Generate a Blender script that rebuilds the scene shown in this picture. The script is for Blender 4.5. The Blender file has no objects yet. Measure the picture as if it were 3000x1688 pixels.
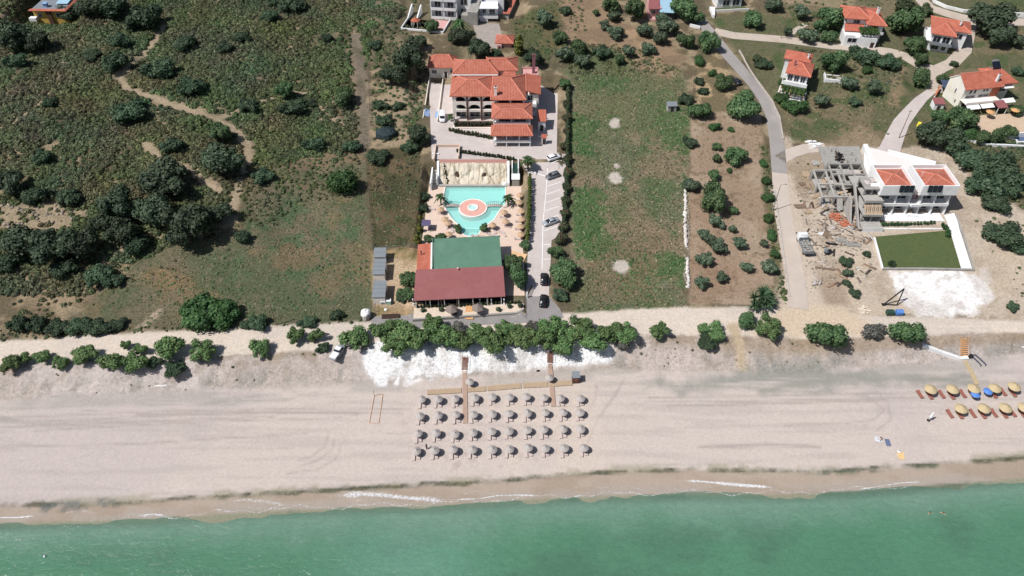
import bpy, bmesh, math, random
import numpy as np
from mathutils import Vector, Matrix
R = math.radians
rnd = random.Random(7)
nrg = np.random.default_rng(7)

# ---------------------------------------------------------------- camera model
CAM = np.array([0.0, 0.0, 130.0]); PITCH = R(45); FPX = 2150.0
PW, PH = 3000.0, 1688.0
FWD = np.array([0, math.cos(PITCH), -math.sin(PITCH)])
UPV = np.array([0, math.sin(PITCH), math.cos(PITCH)])

def ray(u, v):
    a = (np.asarray(u, float) - PW/2)/FPX; b = -(np.asarray(v, float) - PH/2)/FPX
    return np.stack([a, FWD[1] + b*UPV[1], FWD[2] + b*UPV[2]], -1)

def Wz(u, v, z):
    """point of the world seen at photo pixel (u,v), at absolute height z"""
    d = ray(u, v); t = (z - CAM[2])/d[..., 2]
    return CAM + d*t[..., None]

def to_px(p):
    p = np.asarray(p, float) - CAM
    d = p@FWD
    return PW/2 + FPX*p[..., 0]/d, PH/2 - FPX*(p@UPV)/d

# ---------------------------------------------------------------- terrain profile
def _line(pts, z):
    w = Wz(np.array([p[0] for p in pts]), np.array([p[1] for p in pts]), z)
    x, y = w[:, 0], w[:, 1]
    o = np.argsort(x); return x[o], y[o]
L_WATER = _line([(-900,1590),(0,1535),(500,1518),(800,1497),(1000,1490),(1300,1480),(1500,1467),(1700,1456),(2000,1448),(2300,1450),(2500,1440),(2700,1425),(3000,1402),(3800,1345)], 0.0)
L_BERM  = _line([(-900,1540),(0,1483),(330,1474),(800,1446),(1200,1426),(1500,1408),(1800,1382),(2100,1376),(2400,1386),(2700,1366),(3000,1338),(3800,1270)], 0.9)
L_FOOT  = _line([(-900,1235),(0,1170),(350,1150),(700,1138),(1060,1115),(1500,1098),(1800,1075),(2100,1085),(2400,1085),(2700,1060),(3000,1035),(3800,960)], 2.0)
L_TOP   = _line([(-900,1135),(0,1072),(350,1058),(700,1045),(1060,1020),(1500,1000),(1800,985),(2100,985),(2400,1000),(2700,985),(3000,978),(3800,900)], 5.0)
L_ROAD  = _line([(-900,1080),(0,1000),(400,975),(700,962),(1060,942),(1300,935),(1650,920),(1900,902),(2300,900),(2600,930),(3000,940),(3800,860)], 5.2)
def _yl(L, x): return np.interp(x, L[0], L[1])
SLOPE = 0.075
LOT = None   # hotel lot terrace: set below

def smooth(a, b, x):
    t = np.clip((x - a)/(b - a), 0, 1); return t*t*(3 - 2*t)

def _hash(ix, iy, seed):
    n = (ix*374761393 + iy*668265263 + seed*982451653) & 0xffffffff
    n = ((n ^ (n >> 13))*1274126177) & 0xffffffff
    return ((n ^ (n >> 16)) & 0xffff)/65535.0
def vnoise(x, y, s, seed=0):
    """smooth value noise of cell size s, 0..1"""
    x = np.asarray(x, float)/s; y = np.asarray(y, float)/s
    ix = np.floor(x).astype(np.int64); iy = np.floor(y).astype(np.int64)
    fx = x - ix; fy = y - iy; fx = fx*fx*(3-2*fx); fy = fy*fy*(3-2*fy)
    h = lambda a, b: _hash(ix + a, iy + b, seed)
    return (h(0,0)*(1-fx) + h(1,0)*fx)*(1-fy) + (h(0,1)*(1-fx) + h(1,1)*fx)*fy
def fbm(x, y, s, seed=0, o=4):
    t = 0; a = .5; n = 0
    for k in range(o):
        t = t + a*vnoise(x, y, s, seed + 17*k); n += a; a *= .55; s *= .48
    return t/n

def base_h(x, y):
    x = np.asarray(x, float); y = np.asarray(y, float)
    yw, yb, yf, yt, yr = (_yl(L, x) for L in (L_WATER, L_BERM, L_FOOT, L_TOP, L_ROAD))
    h = np.where(y < yw, np.maximum(-0.075*(yw - y), -7.0), 0.9*(y - yw)/(yb - yw))
    h = np.where(y > yb, 0.9 + 1.1*(y - yb)/(yf - yb), h)
    t = np.clip((y - yf)/(yt - yf), 0, 1)
    h = np.where(y > yf, 2.0 + 3.0*(t*t*(3-2*t)), h)
    h = np.where(y > yt, 5.0 + .2*np.clip((y - yt)/(yr - yt), 0, 1), h)
    d = np.maximum(y - yr, 0); d = np.where(d < 8, d*d/16, d - 4)
    h = h + SLOPE*d
    return h
# ---------------------------------------------------------------- scene + helpers
SC = bpy.context.scene
COL = SC.collection

def lin(c): 
    c = np.asarray(c, float)/255.0
    return np.where(c <= .04045, c/12.92, ((c + .055)/1.055)**2.4)
def A(r, g, b, k=.74):
    """albedo that shows about as the sRGB colour (r,g,b) in full sun"""
    return tuple(np.clip(lin((r, g, b))*k, 0, .85))

class NT:
    def __init__(s, name):
        s.m = bpy.data.materials.new(name); s.m.use_nodes = True
        s.t = s.m.node_tree; s.t.nodes.clear()
        s.out = s.n('ShaderNodeOutputMaterial')
    def n(s, typ, **kw):
        nd = s.t.nodes.new(typ)
        for k, v in kw.items():
            if k.startswith('i_'):
                key = k[2:]; nd.inputs[int(key) if key.isdigit() else key.replace('_', ' ')].default_value = v
            else: setattr(nd, k, v)
        return nd
    def l(s, a, ao, b, bi): s.t.links.new(a.outputs[ao], b.inputs[bi])
    def ramp(s, stops):
        r = s.n('ShaderNodeValToRGB'); e = r.color_ramp.elements
        while len(e) < len(stops): e.new(.5)
        for i, (p, c) in enumerate(stops):
            e[i].position = p; e[i].color = (*c, 1) if len(c) == 3 else c
        return r

MATS = {}
def mat(name, col, rough=.8, var=.18, scale=1.5, bump=.0, spec=.3, metal=0.0, dirt=None, coord='Object'):
    """plain procedural material: base colour broken up by two noises, optional dirt colour"""
    if name in MATS: return MATS[name]
    g = NT(name)
    tc = g.n('ShaderNodeTexCoord')
    n1 = g.n('ShaderNodeTexNoise', i_Scale=scale, i_Detail=6.0, i_Roughness=.65); g.l(tc, coord, n1, 'Vector')
    lo = tuple(max(c*(1 - var), 0) for c in col); hi = tuple(min(c*(1 + var), .88) for c in col)
    r = g.ramp([(.3, lo), (.7, hi)]); g.l(n1, 0, r, 0)
    src = (r, 0)
    if dirt:
        n2 = g.n('ShaderNodeTexNoise', i_Scale=scale*.35, i_Detail=8.0, i_Roughness=.75); g.l(tc, coord, n2, 'Vector')
        r2 = g.ramp([(.5, (0, 0, 0)), (.72, (1, 1, 1))]); g.l(n2, 0, r2, 0)
        mx = g.n('ShaderNodeMix', data_type='RGBA'); mx.inputs[7].default_value = (*dirt, 1)
        m2 = g.n('ShaderNodeMath', operation='MULTIPLY'); m2.inputs[1].default_value = .6
        g.l(r2, 0, m2, 0); g.l(m2, 0, mx, 0); g.l(r, 0, mx, 6); src = (mx, 2)
    p = g.n('ShaderNodeBsdfPrincipled'); p.inputs['Roughness'].default_value = rough
    p.inputs['Metallic'].default_value = metal; p.inputs['Specular IOR Level'].default_value = spec
    g.l(src[0], src[1], p, 'Base Color')
    if bump:
        b = g.n('ShaderNodeBump', i_Strength=bump, i_Distance=.05)
        n3 = g.n('ShaderNodeTexNoise', i_Scale=scale*4, i_Detail=5.0); g.l(tc, coord, n3, 'Vector')
        g.l(n3, 0, b, 'Height'); g.l(b, 0, p, 'Normal')
    g.l(p, 0, g.out, 0); MATS[name] = g.m
    return g.m

def roof_mat(name, c1, c2, c3):
    """clay tiles: ribs down the slope from the surface normal, weathered patches"""
    if name in MATS: return MATS[name]
    g = NT(name)
    geo = g.n('ShaderNodeNewGeometry'); tc = g.n('ShaderNodeTexCoord')
    n1 = g.n('ShaderNodeTexNoise', i_Scale=.55, i_Detail=9.0, i_Roughness=.75); g.l(tc, 'Object', n1, 'Vector')
    n2 = g.n('ShaderNodeTexNoise', i_Scale=3.2, i_Detail=3.0, i_Roughness=.7); g.l(tc, 'Object', n2, 'Vector')
    r = g.ramp([(.3, c1), (.5, c2), (.72, c3)]); 
    ad = g.n('ShaderNodeMath', operation='MULTIPLY_ADD'); ad.inputs[1].default_value = .45
    mu = g.n('ShaderNodeMath', operation='MULTIPLY'); mu.inputs[1].default_value = .6
    g.l(n1, 0, mu, 0); g.l(n2, 0, ad, 0); g.l(mu, 0, ad, 2); g.l(ad, 0, r, 0)
    # horizontal direction along the eave = cross(normal, z)
    cr = g.n('ShaderNodeVectorMath', operation='CROSS_PRODUCT'); cr.inputs[1].default_value = (0, 0, 1)
    g.l(geo, 'Normal', cr, 0)
    nm = g.n('ShaderNodeVectorMath', operation='NORMALIZE'); g.l(cr, 0, nm, 0)
    dt = g.n('ShaderNodeVectorMath', operation='DOT_PRODUCT'); g.l(nm, 0, dt, 0); g.l(geo, 'Position', dt, 1)
    sc = g.n('ShaderNodeMath', operation='MULTIPLY'); sc.inputs[1].default_value = 2*math.pi/.46
    g.l(dt, 'Value', sc, 0)
    sn = g.n('ShaderNodeMath', operation='SINE'); g.l(sc, 0, sn, 0)
    bp = g.n('ShaderNodeBump', i_Strength=.55, i_Distance=.06); g.l(sn, 0, bp, 'Height')
    s2 = g.n('ShaderNodeMath', operation='MULTIPLY_ADD'); s2.inputs[1].default_value = .09; s2.inputs[2].default_value = .93
    g.l(sn, 0, s2, 0)
    vm = g.n('ShaderNodeVectorMath', operation='SCALE'); g.l(r, 0, vm, 0); g.l(s2, 0, vm, 'Scale')
    p = g.n('ShaderNodeBsdfPrincipled', i_Roughness=.85); p.inputs['Specular IOR Level'].default_value = .2
    g.l(vm, 0, p, 'Base Color'); g.l(bp, 0, p, 'Normal'); g.l(p, 0, g.out, 0)
    MATS[name] = g.m
    return g.m

# ---------------------------------------------------------------- mesh builder
class MB:
    def __init__(s): s.v = []; s.f = []
    def add(s, v, f):
        o = len(s.v); s.v += [tuple(map(float, p)) for p in v]; s.f += [tuple(i + o for i in q) for q in f]; return s
    def box(s, x0, x1, y0, y1, z0, z1):
        v = [(x0,y0,z0),(x1,y0,z0),(x1,y1,z0),(x0,y1,z0),(x0,y0,z1),(x1,y0,z1),(x1,y1,z1),(x0,y1,z1)]
        return s.add(v, [(3,2,1,0),(4,5,6,7),(0,1,5,4),(1,2,6,5),(2,3,7,6),(3,0,4,7)])
    def prism(s, poly, z0, z1):
        """upright prism over a plan polygon"""
        n = len(poly); a = sum(poly[i][0]*poly[(i+1)%n][1] - poly[(i+1)%n][0]*poly[i][1] for i in range(n))
        if a < 0: poly = poly[::-1]
        v = [(p[0], p[1], z0) for p in poly] + [(p[0], p[1], z1) for p in poly]
        f = [tuple(range(n))[::-1], tuple(range(n, 2*n))] + [(i, (i+1)%n, n+(i+1)%n, n+i) for i in range(n)]
        return s.add(v, f)
    def xprism(s, prof, x0, x1):
        """profile of (y,z) swept along x"""
        n = len(prof)
        v = [(x0, p[0], p[1]) for p in prof] + [(x1, p[0], p[1]) for p in prof]
        return s.add(v, [tuple(range(n))[::-1], tuple(range(n, 2*n))] + [(i, (i+1)%n, n+(i+1)%n, n+i) for i in range(n)])
    def yprism(s, prof, y0, y1):
        """profile of (x,z) swept along y"""
        n = len(prof)
        v = [(p[0], y0, p[1]) for p in prof] + [(p[0], y1, p[1]) for p in prof]
        return s.add(v, [tuple(range(n)), tuple(range(n, 2*n))[::-1]] + [((i+1)%n, i, n+i, n+(i+1)%n) for i in range(n)])
    def tube(s, p0, p1, r0, r1=None, n=8, cap=True):
        r1 = r0 if r1 is None else r1
        p0 = Vector(p0); p1 = Vector(p1); d = (p1 - p0).normalized()
        a = d.orthogonal().normalized(); b = d.cross(a)
        v = []
        for p, r in ((p0, r0), (p1, r1)):
            for k in range(n):
                t = 2*math.pi*k/n; v.append(p + (a*math.cos(t) + b*math.sin(t))*r)
        f = [(k, (k+1)%n, n+(k+1)%n, n+k) for k in range(n)]
        if cap: f += [tuple(range(n))[::-1], tuple(range(n, 2*n))]
        return s.add(v, f)
    def path(s, pts, r, n=6):
        for a, b in zip(pts[:-1], pts[1:]): s.tube(a, b, r, n=n)
        return s
    def lathe(s, prof, n=14, c=(0,0,0), jit=0):
        v = []; f = []; m = len(prof)
        for k in range(n):
            t = 2*math.pi*k/n
            for (r, z) in prof:
                rr = r*(1 + (rnd.uniform(-jit, jit) if r > .02 else 0)); v.append((c[0]+rr*math.cos(t), c[1]+rr*math.sin(t), c[2]+z))
        for k in range(n):
            for i in range(m-1):
                a = k*m+i; b = ((k+1)%n)*m+i; f.append((a, b, b+1, a+1))
        return s.add(v, f)
    def hip(s, x0, x1, y0, y1, z, h, ins=None, th=.18, ov=0):
        """hip roof slab with eave thickness; ridge along the longer side"""
        x0 -= ov; x1 += ov; y0 -= ov; y1 += ov
        w, d = x1-x0, y1-y0
        if w >= d:
            i = d/2 if ins is None else ins; r = [(x0+i, (y0+y1)/2, z+h), (x1-i, (y0+y1)/2, z+h)]
            q = [(4,5,9,8),(5,6,9),(6,7,8,9),(7,4,8)]
        else:
            i = w/2 if ins is None else ins; r = [((x0+x1)/2, y0+i, z+h), ((x0+x1)/2, y1-i, z+h)]
            q = [(4,5,8),(5,6,9,8),(6,7,9),(7,4,8,9)]
        c = [(x0,y0),(x1,y0),(x1,y1),(x0,y1)]
        v = [(a,b,z-th) for a,b in c] + [(a,b,z) for a,b in c] + r
        return s.add(v, [(3,2,1,0),(0,1,5,4),(1,2,6,5),(2,3,7,6),(3,0,4,7)] + q)
    def slab(s, quad, th):
        """sloping slab: four corners of the top, thickness straight down"""
        v = [(p[0],p[1],p[2]-th) for p in quad] + list(quad); n = len(quad)
        return s.add(v, [tuple(range(n))[::-1], tuple(range(n,2*n))] + [(i,(i+1)%n,n+(i+1)%n,n+i) for i in range(n)])
    def cyl(s, c, r, h, n=16): return s.tube(c, (c[0],c[1],c[2]+h), r, n=n)
    def blob(s, c, r, n=8, m=5, j=.15, sz=1.0):
        v = []; f = []
        for i in range(m+1):
            ph = math.pi*i/m
            for k in range(n):
                t = 2*math.pi*k/n; q = r*(1 + rnd.uniform(-j, j))
                v.append((c[0]+q*math.sin(ph)*math.cos(t), c[1]+q*math.sin(ph)*math.sin(t), c[2]+q*sz*math.cos(ph)))
        for i in range(m):
            for k in range(n): f.append((i*n+k, (i+1)*n+k, (i+1)*n+(k+1)%n, i*n+(k+1)%n))
        return s.add(v, f)
    def mesh(s, name, m, smooth=False):
        me = bpy.data.meshes.new(name); me.from_pydata(s.v, [], s.f); me.update()
        if m: me.materials.append(m)
        if smooth: me.polygons.foreach_set('use_smooth', [True]*len(me.polygons))
        return me

def tag(o, label=None, cat=None, group=None, kind=None):
    if label: o['label'] = label
    if cat: o['category'] = cat
    if group: o['group'] = group
    if kind: o['kind'] = kind
    return o
def part(name, mb, m, parent=None, smooth=False, label=None):
    me = mb if isinstance(mb, bpy.types.Mesh) else mb.mesh(name, m, smooth)
    o = bpy.data.objects.new(name, me); COL.objects.link(o)
    if parent: o.parent = parent
    if label: o['label'] = label
    return o
def thing(name, label, cat, loc=(0,0,0), rz=0.0, group=None):
    o = bpy.data.objects.new(name, None); COL.objects.link(o)
    o.empty_display_size = .5
    o.location = tuple(float(q) for q in loc); o.rotation_euler = (0, 0, rz)
    return tag(o, label, cat, group)
def copy_tree(o, parent=None):
    c = o.copy(); COL.objects.link(c)
    if parent is not None: c.parent = parent
    for ch in KIDS.get(o.name, []): copy_tree(ch, c)
    return c
KIDS = {}
def remember(o):
    """note a finished prototype's children (so copying needs no depsgraph)"""
    for q in list(bpy.data.objects):
        if q.parent is not None:
            l = KIDS.setdefault(q.parent.name, [])
            if q not in l: l.append(q)
def place(proto, loc, rz, label, group=None, used={}, scale=None):
    o = proto
    if proto.name in used: o = copy_tree(proto)
    else: used[proto.name] = 1
    o.location = tuple(float(q) for q in loc); o.rotation_euler = (0, 0, rz); o['label'] = label
    if group: o['group'] = group
    if scale: o.scale = scale if hasattr(scale, '__len__') else (scale,)*3
    return o
# ---------------------------------------------------------------- pads: levelled ground under buildings
PADS = []      # (world polygon, z, soft)
def sdist(poly, X, Y):
    """signed distance to polygon, >0 inside"""
    X = np.asarray(X, float); Y = np.asarray(Y, float)
    d = np.full(X.shape, 1e9); ins = np.zeros(X.shape, bool); n = len(poly)
    for i in range(n):
        x0, y0 = poly[i]; x1, y1 = poly[(i+1) % n]
        ex, ey = x1-x0, y1-y0; L = ex*ex + ey*ey + 1e-12
        t = np.clip(((X-x0)*ex + (Y-y0)*ey)/L, 0, 1)
        d = np.minimum(d, (X-x0-t*ex)**2 + (Y-y0-t*ey)**2)
        c = (y0 > Y) != (y1 > Y)
        with np.errstate(divide='ignore', invalid='ignore'):
            ins ^= c & (X < x0 + (Y-y0)*ex/(ey if abs(ey) > 1e-12 else 1e-12))
    return np.where(ins, 1, -1)*np.sqrt(d)
def seg_dist(pts, X, Y):
    d = np.full(X.shape, 1e9)
    for (x0, y0), (x1, y1) in zip(pts[:-1], pts[1:]):
        ex, ey = x1-x0, y1-y0; L = ex*ex+ey*ey+1e-12
        t = np.clip(((X-x0)*ex + (Y-y0)*ey)/L, 0, 1)
        d = np.minimum(d, (X-x0-t*ex)**2 + (Y-y0-t*ey)**2)
    return np.sqrt(d)

def hill_add(x, y):
    yr = _yl(L_ROAD, x); m = smooth(-32, -60, x)*smooth(6, 34, y - yr)
    return m*((fbm(x, y, 38, 3)-.5)*6.5 + (fbm(x, y, 9, 5)-.5)*1.6 + .05*np.maximum(-x-60, 0))
def height(x, y):
    x = np.asarray(x, float); y = np.asarray(y, float)
    h = base_h(x, y)
    if np.any(x < -31): h = h + hill_add(x, y)
    yw = _yl(L_WATER, x)
    if np.any(np.abs(y-yw) < 18): h = h + ((fbm(x, y*.25, 11, 9)-.5)*.42+(fbm(x, y*.3, 4, 10)-.5)*.14)*np.exp(-((y-yw-.5)/4.5)**2)
    for poly, z, soft in PADS:
        xs = [p[0] for p in poly]; ys = [p[1] for p in poly]
        k = (x > min(xs)-soft) & (x < max(xs)+soft) & (y > min(ys)-soft) & (y < max(ys)+soft)
        if not np.any(k): continue
        if h.ndim == 0: h = h.reshape(1); x = x.reshape(1); y = y.reshape(1); k = k.reshape(1)
        s = sdist(poly, x[k], y[k]); w = smooth(-soft, 0, s)
        h[k] = h[k]*(1-w) + z*w
    return h
def hz(x, y): return float(np.ravel(height(np.array([float(x)]), np.array([float(y)])))[0])
def G(u, v, up=0.0):
    """ground point (or a point `up` metres above the ground) seen at photo pixel (u,v)"""
    u = np.atleast_1d(np.asarray(u, float)); v = np.atleast_1d(np.asarray(v, float))
    z = np.full(u.shape, 6.0)
    for i in range(40):
        p = Wz(u, v, z); z = .45*z + .55*(height(p[:, 0], p[:, 1]) + up)
    p = Wz(u, v, z); p[:, 2] = height(p[:, 0], p[:, 1])
    return p
def g1(u, v, up=0.0): return G(u, v, up)[0]
def gp(pts): 
    p = G([q[0] for q in pts], [q[1] for q in pts]); return [(a[0], a[1]) for a in p]

def rect(x0, x1, y0, y1): return [(x0,y0),(x1,y0),(x1,y1),(x0,y1)]
Z_POOL, Z_HOT = 5.9, 10.0
PADS += [
 (rect(-24, 2.8, 116, 169.3), Z_POOL, .8),
 (rect(-24, 13, 170.5, 212), Z_HOT, 2.5), (rect(-30, -14, 200, 226), Z_HOT, 2.5),
 (rect(79, 97, 201, 222), 11.4, 4), (rect(134, 152, 226, 245), 13.2, 4), (rect(109, 129, 229, 250), 13.7, 3), (rect(127, 157, 186, 212), 11.0, 4),
 (rect(96, 116, 146.5, 160), 7.6, 1.2), (rect(99, 118, 160.5, 182), 9.6, 2),
 (rect(-38, -17, 236, 262), 14.3, 3), (rect(-14, 4, 226, 262), 14.0, 3), (rect(-168, -148, 238, 256), 15.2, 4), (rect(46, 62, 249, 262), 14.6, 3), (rect(66, 84, 248, 262), 14.6, 3),
]
POOL = [(-18.4,163.7),(-1.9,163.7),(-1.8,156.2),(-3.4,153.6),(-4.8,149.7),(-6.6,147.4),(-8.1,145.8),(-8.5,144.1),(-9.3,143.1),(-10.9,142.7),(-12.4,143.5),(-13.2,145.2),(-13.5,147.0),(-14.8,148.5),(-16.3,150.8),(-17.5,153.6),(-18.2,156.2),(-18.6,160.5)]

# ---------------------------------------------------------------- ground sheet
def axis(lo, hi, step, far, grow=1.25):
    a = list(np.arange(lo, hi + 1e-6, step)); s = step
    while a[-1] < far: s = min(s*grow, 250); a.append(a[-1] + s)
    s = step
    while a[0] > -far: s = min(s*grow, 250); a.insert(0, a[0] - s)
    return np.array(a)
AX = axis(-215, 215, .5, 2600); AY = axis(54, 288, .5, 2600)
X, Y = np.meshgrid(AX, AY, indexing='xy'); NX, NY = len(AX), len(AY)
X = X.ravel(); Y = Y.ravel()
YW, YB, YF, YT, YR = (_yl(L, X) for L in (L_WATER, L_BERM, L_FOOT, L_TOP, L_ROAD))
Hh = height(X, Y)
# small relief: rough bank, soft sand ripples, clods in soil
bank = smooth(-3, 1.5, Y-YF)*smooth(3, -1, Y-YT)
Hh = Hh + bank*((fbm(X, Y, 3.2, 61)-.5)*.8+(fbm(X*1.5, Y*.5, 1.6, 65)-.5)*.35) + smooth(-1, 4, Y-YB)*smooth(3, -2, Y-YF)*(fbm(X, Y*2, 4, 62)-.5)*.14
pool_in = sdist(POOL, X, Y)
Hh = np.where(pool_in > -.6, 3.6, Hh)

COLR = np.tile(np.array(A(122, 110, 88)), (X.size, 1)); GR = np.full(X.size, .8); ZONE = np.zeros(X.size, int)
N1 = fbm(X, Y, 14, 11); N2 = fbm(X, Y, 4, 12); N3 = fbm(X, Y, 1.6, 13); N0 = fbm(X, Y, 45, 14)
def mixc(c, m, grain=None, zone=None):
    global COLR, GR
    m = np.clip(m, 0, 1)
    COLR = COLR*(1 - m[:, None]) + np.asarray(c)*m[:, None] if np.ndim(c) == 1 else COLR*(1 - m[:, None]) + c*m[:, None]
    if grain is not None: GR = GR*(1-m) + grain*m
    if zone is not None: ZONE[m > .5] = zone
def pm(pts, soft=.5, nz=0.0, world=False):
    """soft mask of a polygon traced on the ground, its edge broken by noise of `nz` metres"""
    w = pts if world else gp(pts); xs = [p[0] for p in w]; ys = [p[1] for p in w]; M = soft + nz + 1
    k = np.nonzero((X > min(xs)-M) & (X < max(xs)+M) & (Y > min(ys)-M) & (Y < max(ys)+M))[0]
    o = np.zeros(X.size)
    if k.size: o[k] = smooth(-soft, soft, sdist(w, X[k], Y[k]) + (N2[k]-.5)*2*nz)
    return o
def lm(pts, width, soft=.4, nz=0.0, world=False):
    w = pts if world else gp(pts); xs = [p[0] for p in w]; ys = [p[1] for p in w]; M = width + soft + nz + 1
    k = np.nonzero((X > min(xs)-M) & (X < max(xs)+M) & (Y > min(ys)-M) & (Y < max(ys)+M))[0]
    o = np.zeros(X.size)
    if k.size: o[k] = smooth(soft, -soft, seg_dist(w, X[k], Y[k]) - width/2 + (N2[k]-.5)*2*nz)
    return o
c = lambda *a: np.array(A(*a))
# 1 hillside soil
mixc(c(176,158,130), smooth(.42, .6, N2)); mixc(c(104,100,80), smooth(.5, .64, N1)*.7)
# 2 lower-left field
m = pm([(330,760),(430,720),(640,700),(720,560),(760,500),(1060,450),(1085,700),(1095,935),(700,962),(420,972),(300,960),(250,880)], 2, 4)
mixc(c(130,122,98), m, .9, 2); mixc(c(108,114,86), m*smooth(.42, .58, N1)); mixc(c(94,120,84), m*pm([(690,700),(860,580),(1080,600),(1090,780),(900,800),(720,780)], 6, 8)*smooth(.38, .6, N2)*.8)
mixc(c(150,128,100), m*smooth(.56, .66, fbm(X, Y, 9, 31))*.6); mixc(c(176,142,98), pm([(440,800),(540,790),(570,830),(500,850)], 3, 6)*.35)
mixc(c(142,128,110), m*smooth(.6, .72, N3)*.6)
# plot between fence and hotel
m = pm([(1072,440),(1230,430),(1240,725),(1090,735)], .6, .6)
mixc(c(98,92,68), m, .9, 3); mixc(c(124,108,84), m*smooth(.45, .6, N1)); mixc(c(80,84,58), m*smooth(.52, .64, N2)*.8)
m = pm([(1088,735),(1240,728),(1240,925),(1096,940)], .5, .6); mixc(c(176,152,118), m, .6, 3); mixc(c(140,128,88), m*smooth(.48, .62, N2)); mixc(c(205,180,150), m*smooth(.58, .7, N1))
# firebreak strip
m = lm([(1044,110),(1052,230),(1062,330),(1070,440)], 3.9, .8, 1.6); mixc(c(142,130,114), m, .8, 4); mixc(c(112,106,88), m*smooth(.46,.6,N2)*.8)
mixc(c(160,142,120), lm([(1022,140),(1038,230),(1046,340)], 1.6, .8, 1)*.8); mixc(c(180,160,134), pm([(1085,300),(1240,255),(1250,300),(1180,370),(1210,410),(1100,420)], 2, 3)*.75)
# trails on the hill
for pts, w in ([(345,218),(372,256),(450,288),(560,322),(640,350),(700,388),(730,430),(718,500),(688,590),(650,660)], 2.6), ([(480,80),(440,140),(396,176),(360,220)], 3.0), ([(250,112),(190,172),(170,222),(150,262),(100,318),(20,370),(-60,400)], 2.0), ([(420,420),(470,460),(560,500),(640,560)], 3.4), ([(640,350),(700,320),(800,290),(900,270)], 2.6), ([(900,300),(960,330),(1030,390)], 2.4), ([(300,780),(360,720),(440,690),(600,690),(700,640)], 2.8), ([(0,440),(60,420),(140,300)], 1.6):
    mixc(c(184,166,140), lm(pts, w*(.9 if w == 2.6 else .68), .7, 1.7)*.95, .7, 1)
mixc(c(182,164,136), pm([(-60,610),(100,590),(250,580),(262,640),(160,680),(-60,670)], 2, 3.2)*.9, .7)
mixc(c(150,130,106), pm([(900,455),(1060,425),(1066,470),(960,500),(820,500)], 2, 3)*.8); mixc(c(178,156,128), pm([(30,880),(120,850),(330,790),(380,760),(390,800),(250,850),(100,920)], 3, 4)*.8)
# 5 right-hand meadow
m = pm([(1668,330),(1668,200),(1990,180),(2030,330),(2012,600),(2008,905),(1900,902),(1690,918),(1672,700)], .8, .8)
mixc(c(132,131,106), m, .9, 5); mixc(c(160,142,118), m*smooth(.44, .56, N1)*.9); mixc(c(96,122,78), m*smooth(.55, .66, fbm(X, Y, 10, 41))); mixc(c(150,136,108), m*smooth(.58, .7, N3)*.7)
for q in ([(1780,560),(1850,580),(1850,660),(1790,660)], [(1900,520),(1970,530),(1960,640),(1890,630)], [(1840,870),(2000,870),(2000,905),(1840,905)], [(1675,820),(1740,800),(1745,915),(1680,918)], [(1680,420),(1760,430),(1740,520),(1680,500)], [(1860,430),(1900,440),(1890,480),(1860,475)]): mixc(c(90,116,72), pm(q, 3, 5)*.7)
mixc(c(150,128,104), m*pm([(1840,660),(1960,690),(1900,860),(1720,880),(1720,760)], 4, 5)*.7)
mixc(c(108,124,84), m*pm([(1680,210),(1990,190),(2030,340),(1990,420),(1690,400)], 4, 7)*.75)
mixc(c(106,120,84), pm([(1650,140),(1840,135),(1930,200),(1990,235),(1680,240)], 3, 6)*.75)
for (u, v, r) in ((1802,522,1.75),(1822,782,1.7),(1800,362,1.7),(1806,490,.8)):
    p = g1(u, v); mixc(c(206,196,184), smooth(.5, -.4, np.hypot(X-p[0], (Y-p[1])*.75) - r + (N3-.5)*1.5+(N2-.5)*1.6), .5)
# 6 orchard soil
m = pm([(2024,335),(2160,318),(2225,300),(2240,420),(2262,600),(2290,760),(2306,895),(2018,890),(2020,600)], .5, .5)
mixc(c(168,146,124), m, .6, 6); mixc(c(182,162,140), m*smooth(.45, .6, N1)); mixc(c(120,102,80), m*smooth(.58, .7, N3)*.6)
mixc(c(158,128,107), m*pm([(2030,620),(2130,640),(2230,860),(2030,860)], 6, 3)*.5)
mixc(c(104,104,72), pm([(2226,420),(2248,420),(2302,890),(2278,890)], 1, 1)*.8)
# 7 bare earth north of the meadow, gardens
m = pm([(1640,-40),(1790,-40),(1800,60),(1960,120),(2010,170),(1960,235),(1880,215),(1800,140),(1660,130)], 1.5, 2)
mixc(c(164,140,114), m, .7, 7); mixc(c(184,156,126), lm([(1845,90),(1900,150),(1960,215)], 3.5, 1, 1)*.8); mixc(c(140,120,98), m*smooth(.5, .65, N2)*.7)
m = pm([(1500,60),(1630,0),(1650,120),(1600,180),(1520,190)], 1.5, 1.5); mixc(c(104,108,76), m, .9, 7); mixc(c(124,114,84), m*smooth(.5,.6,N2))
m = pm([(2035,180),(2100,160),(2220,330),(2030,330)], 1, 1.5); mixc(c(134,120,94), m, .8, 7); mixc(c(196,172,136), m*smooth(.5,.6,N2)*.9)
# village plots
m = pm([(2080,50),(2700,-40),(3050,-40),(3050,430),(2900,430),(2650,420),(2310,410),(2290,330)], 2, 2)
mixc(c(118,116,88), m, .9, 8); mixc(c(140,128,102), m*smooth(.46, .6, N1)); mixc(c(92,108,70), m*smooth(.52, .64, N2)*.8)
mixc(c(170,150,124), pm([(2460,400),(2520,360),(2600,420),(2600,445),(2420,440)], 1.5, 2)*.9)
mixc(c(168,146,118), lm([(2640,190),(2630,260),(2620,300)], 3.5, 1, 1.5)*.8); mixc(c(190,168,140), pm([(2290,-40),(2520,-40),(2500,40),(2420,20),(2300,10)], 2, 2)*.6)
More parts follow.
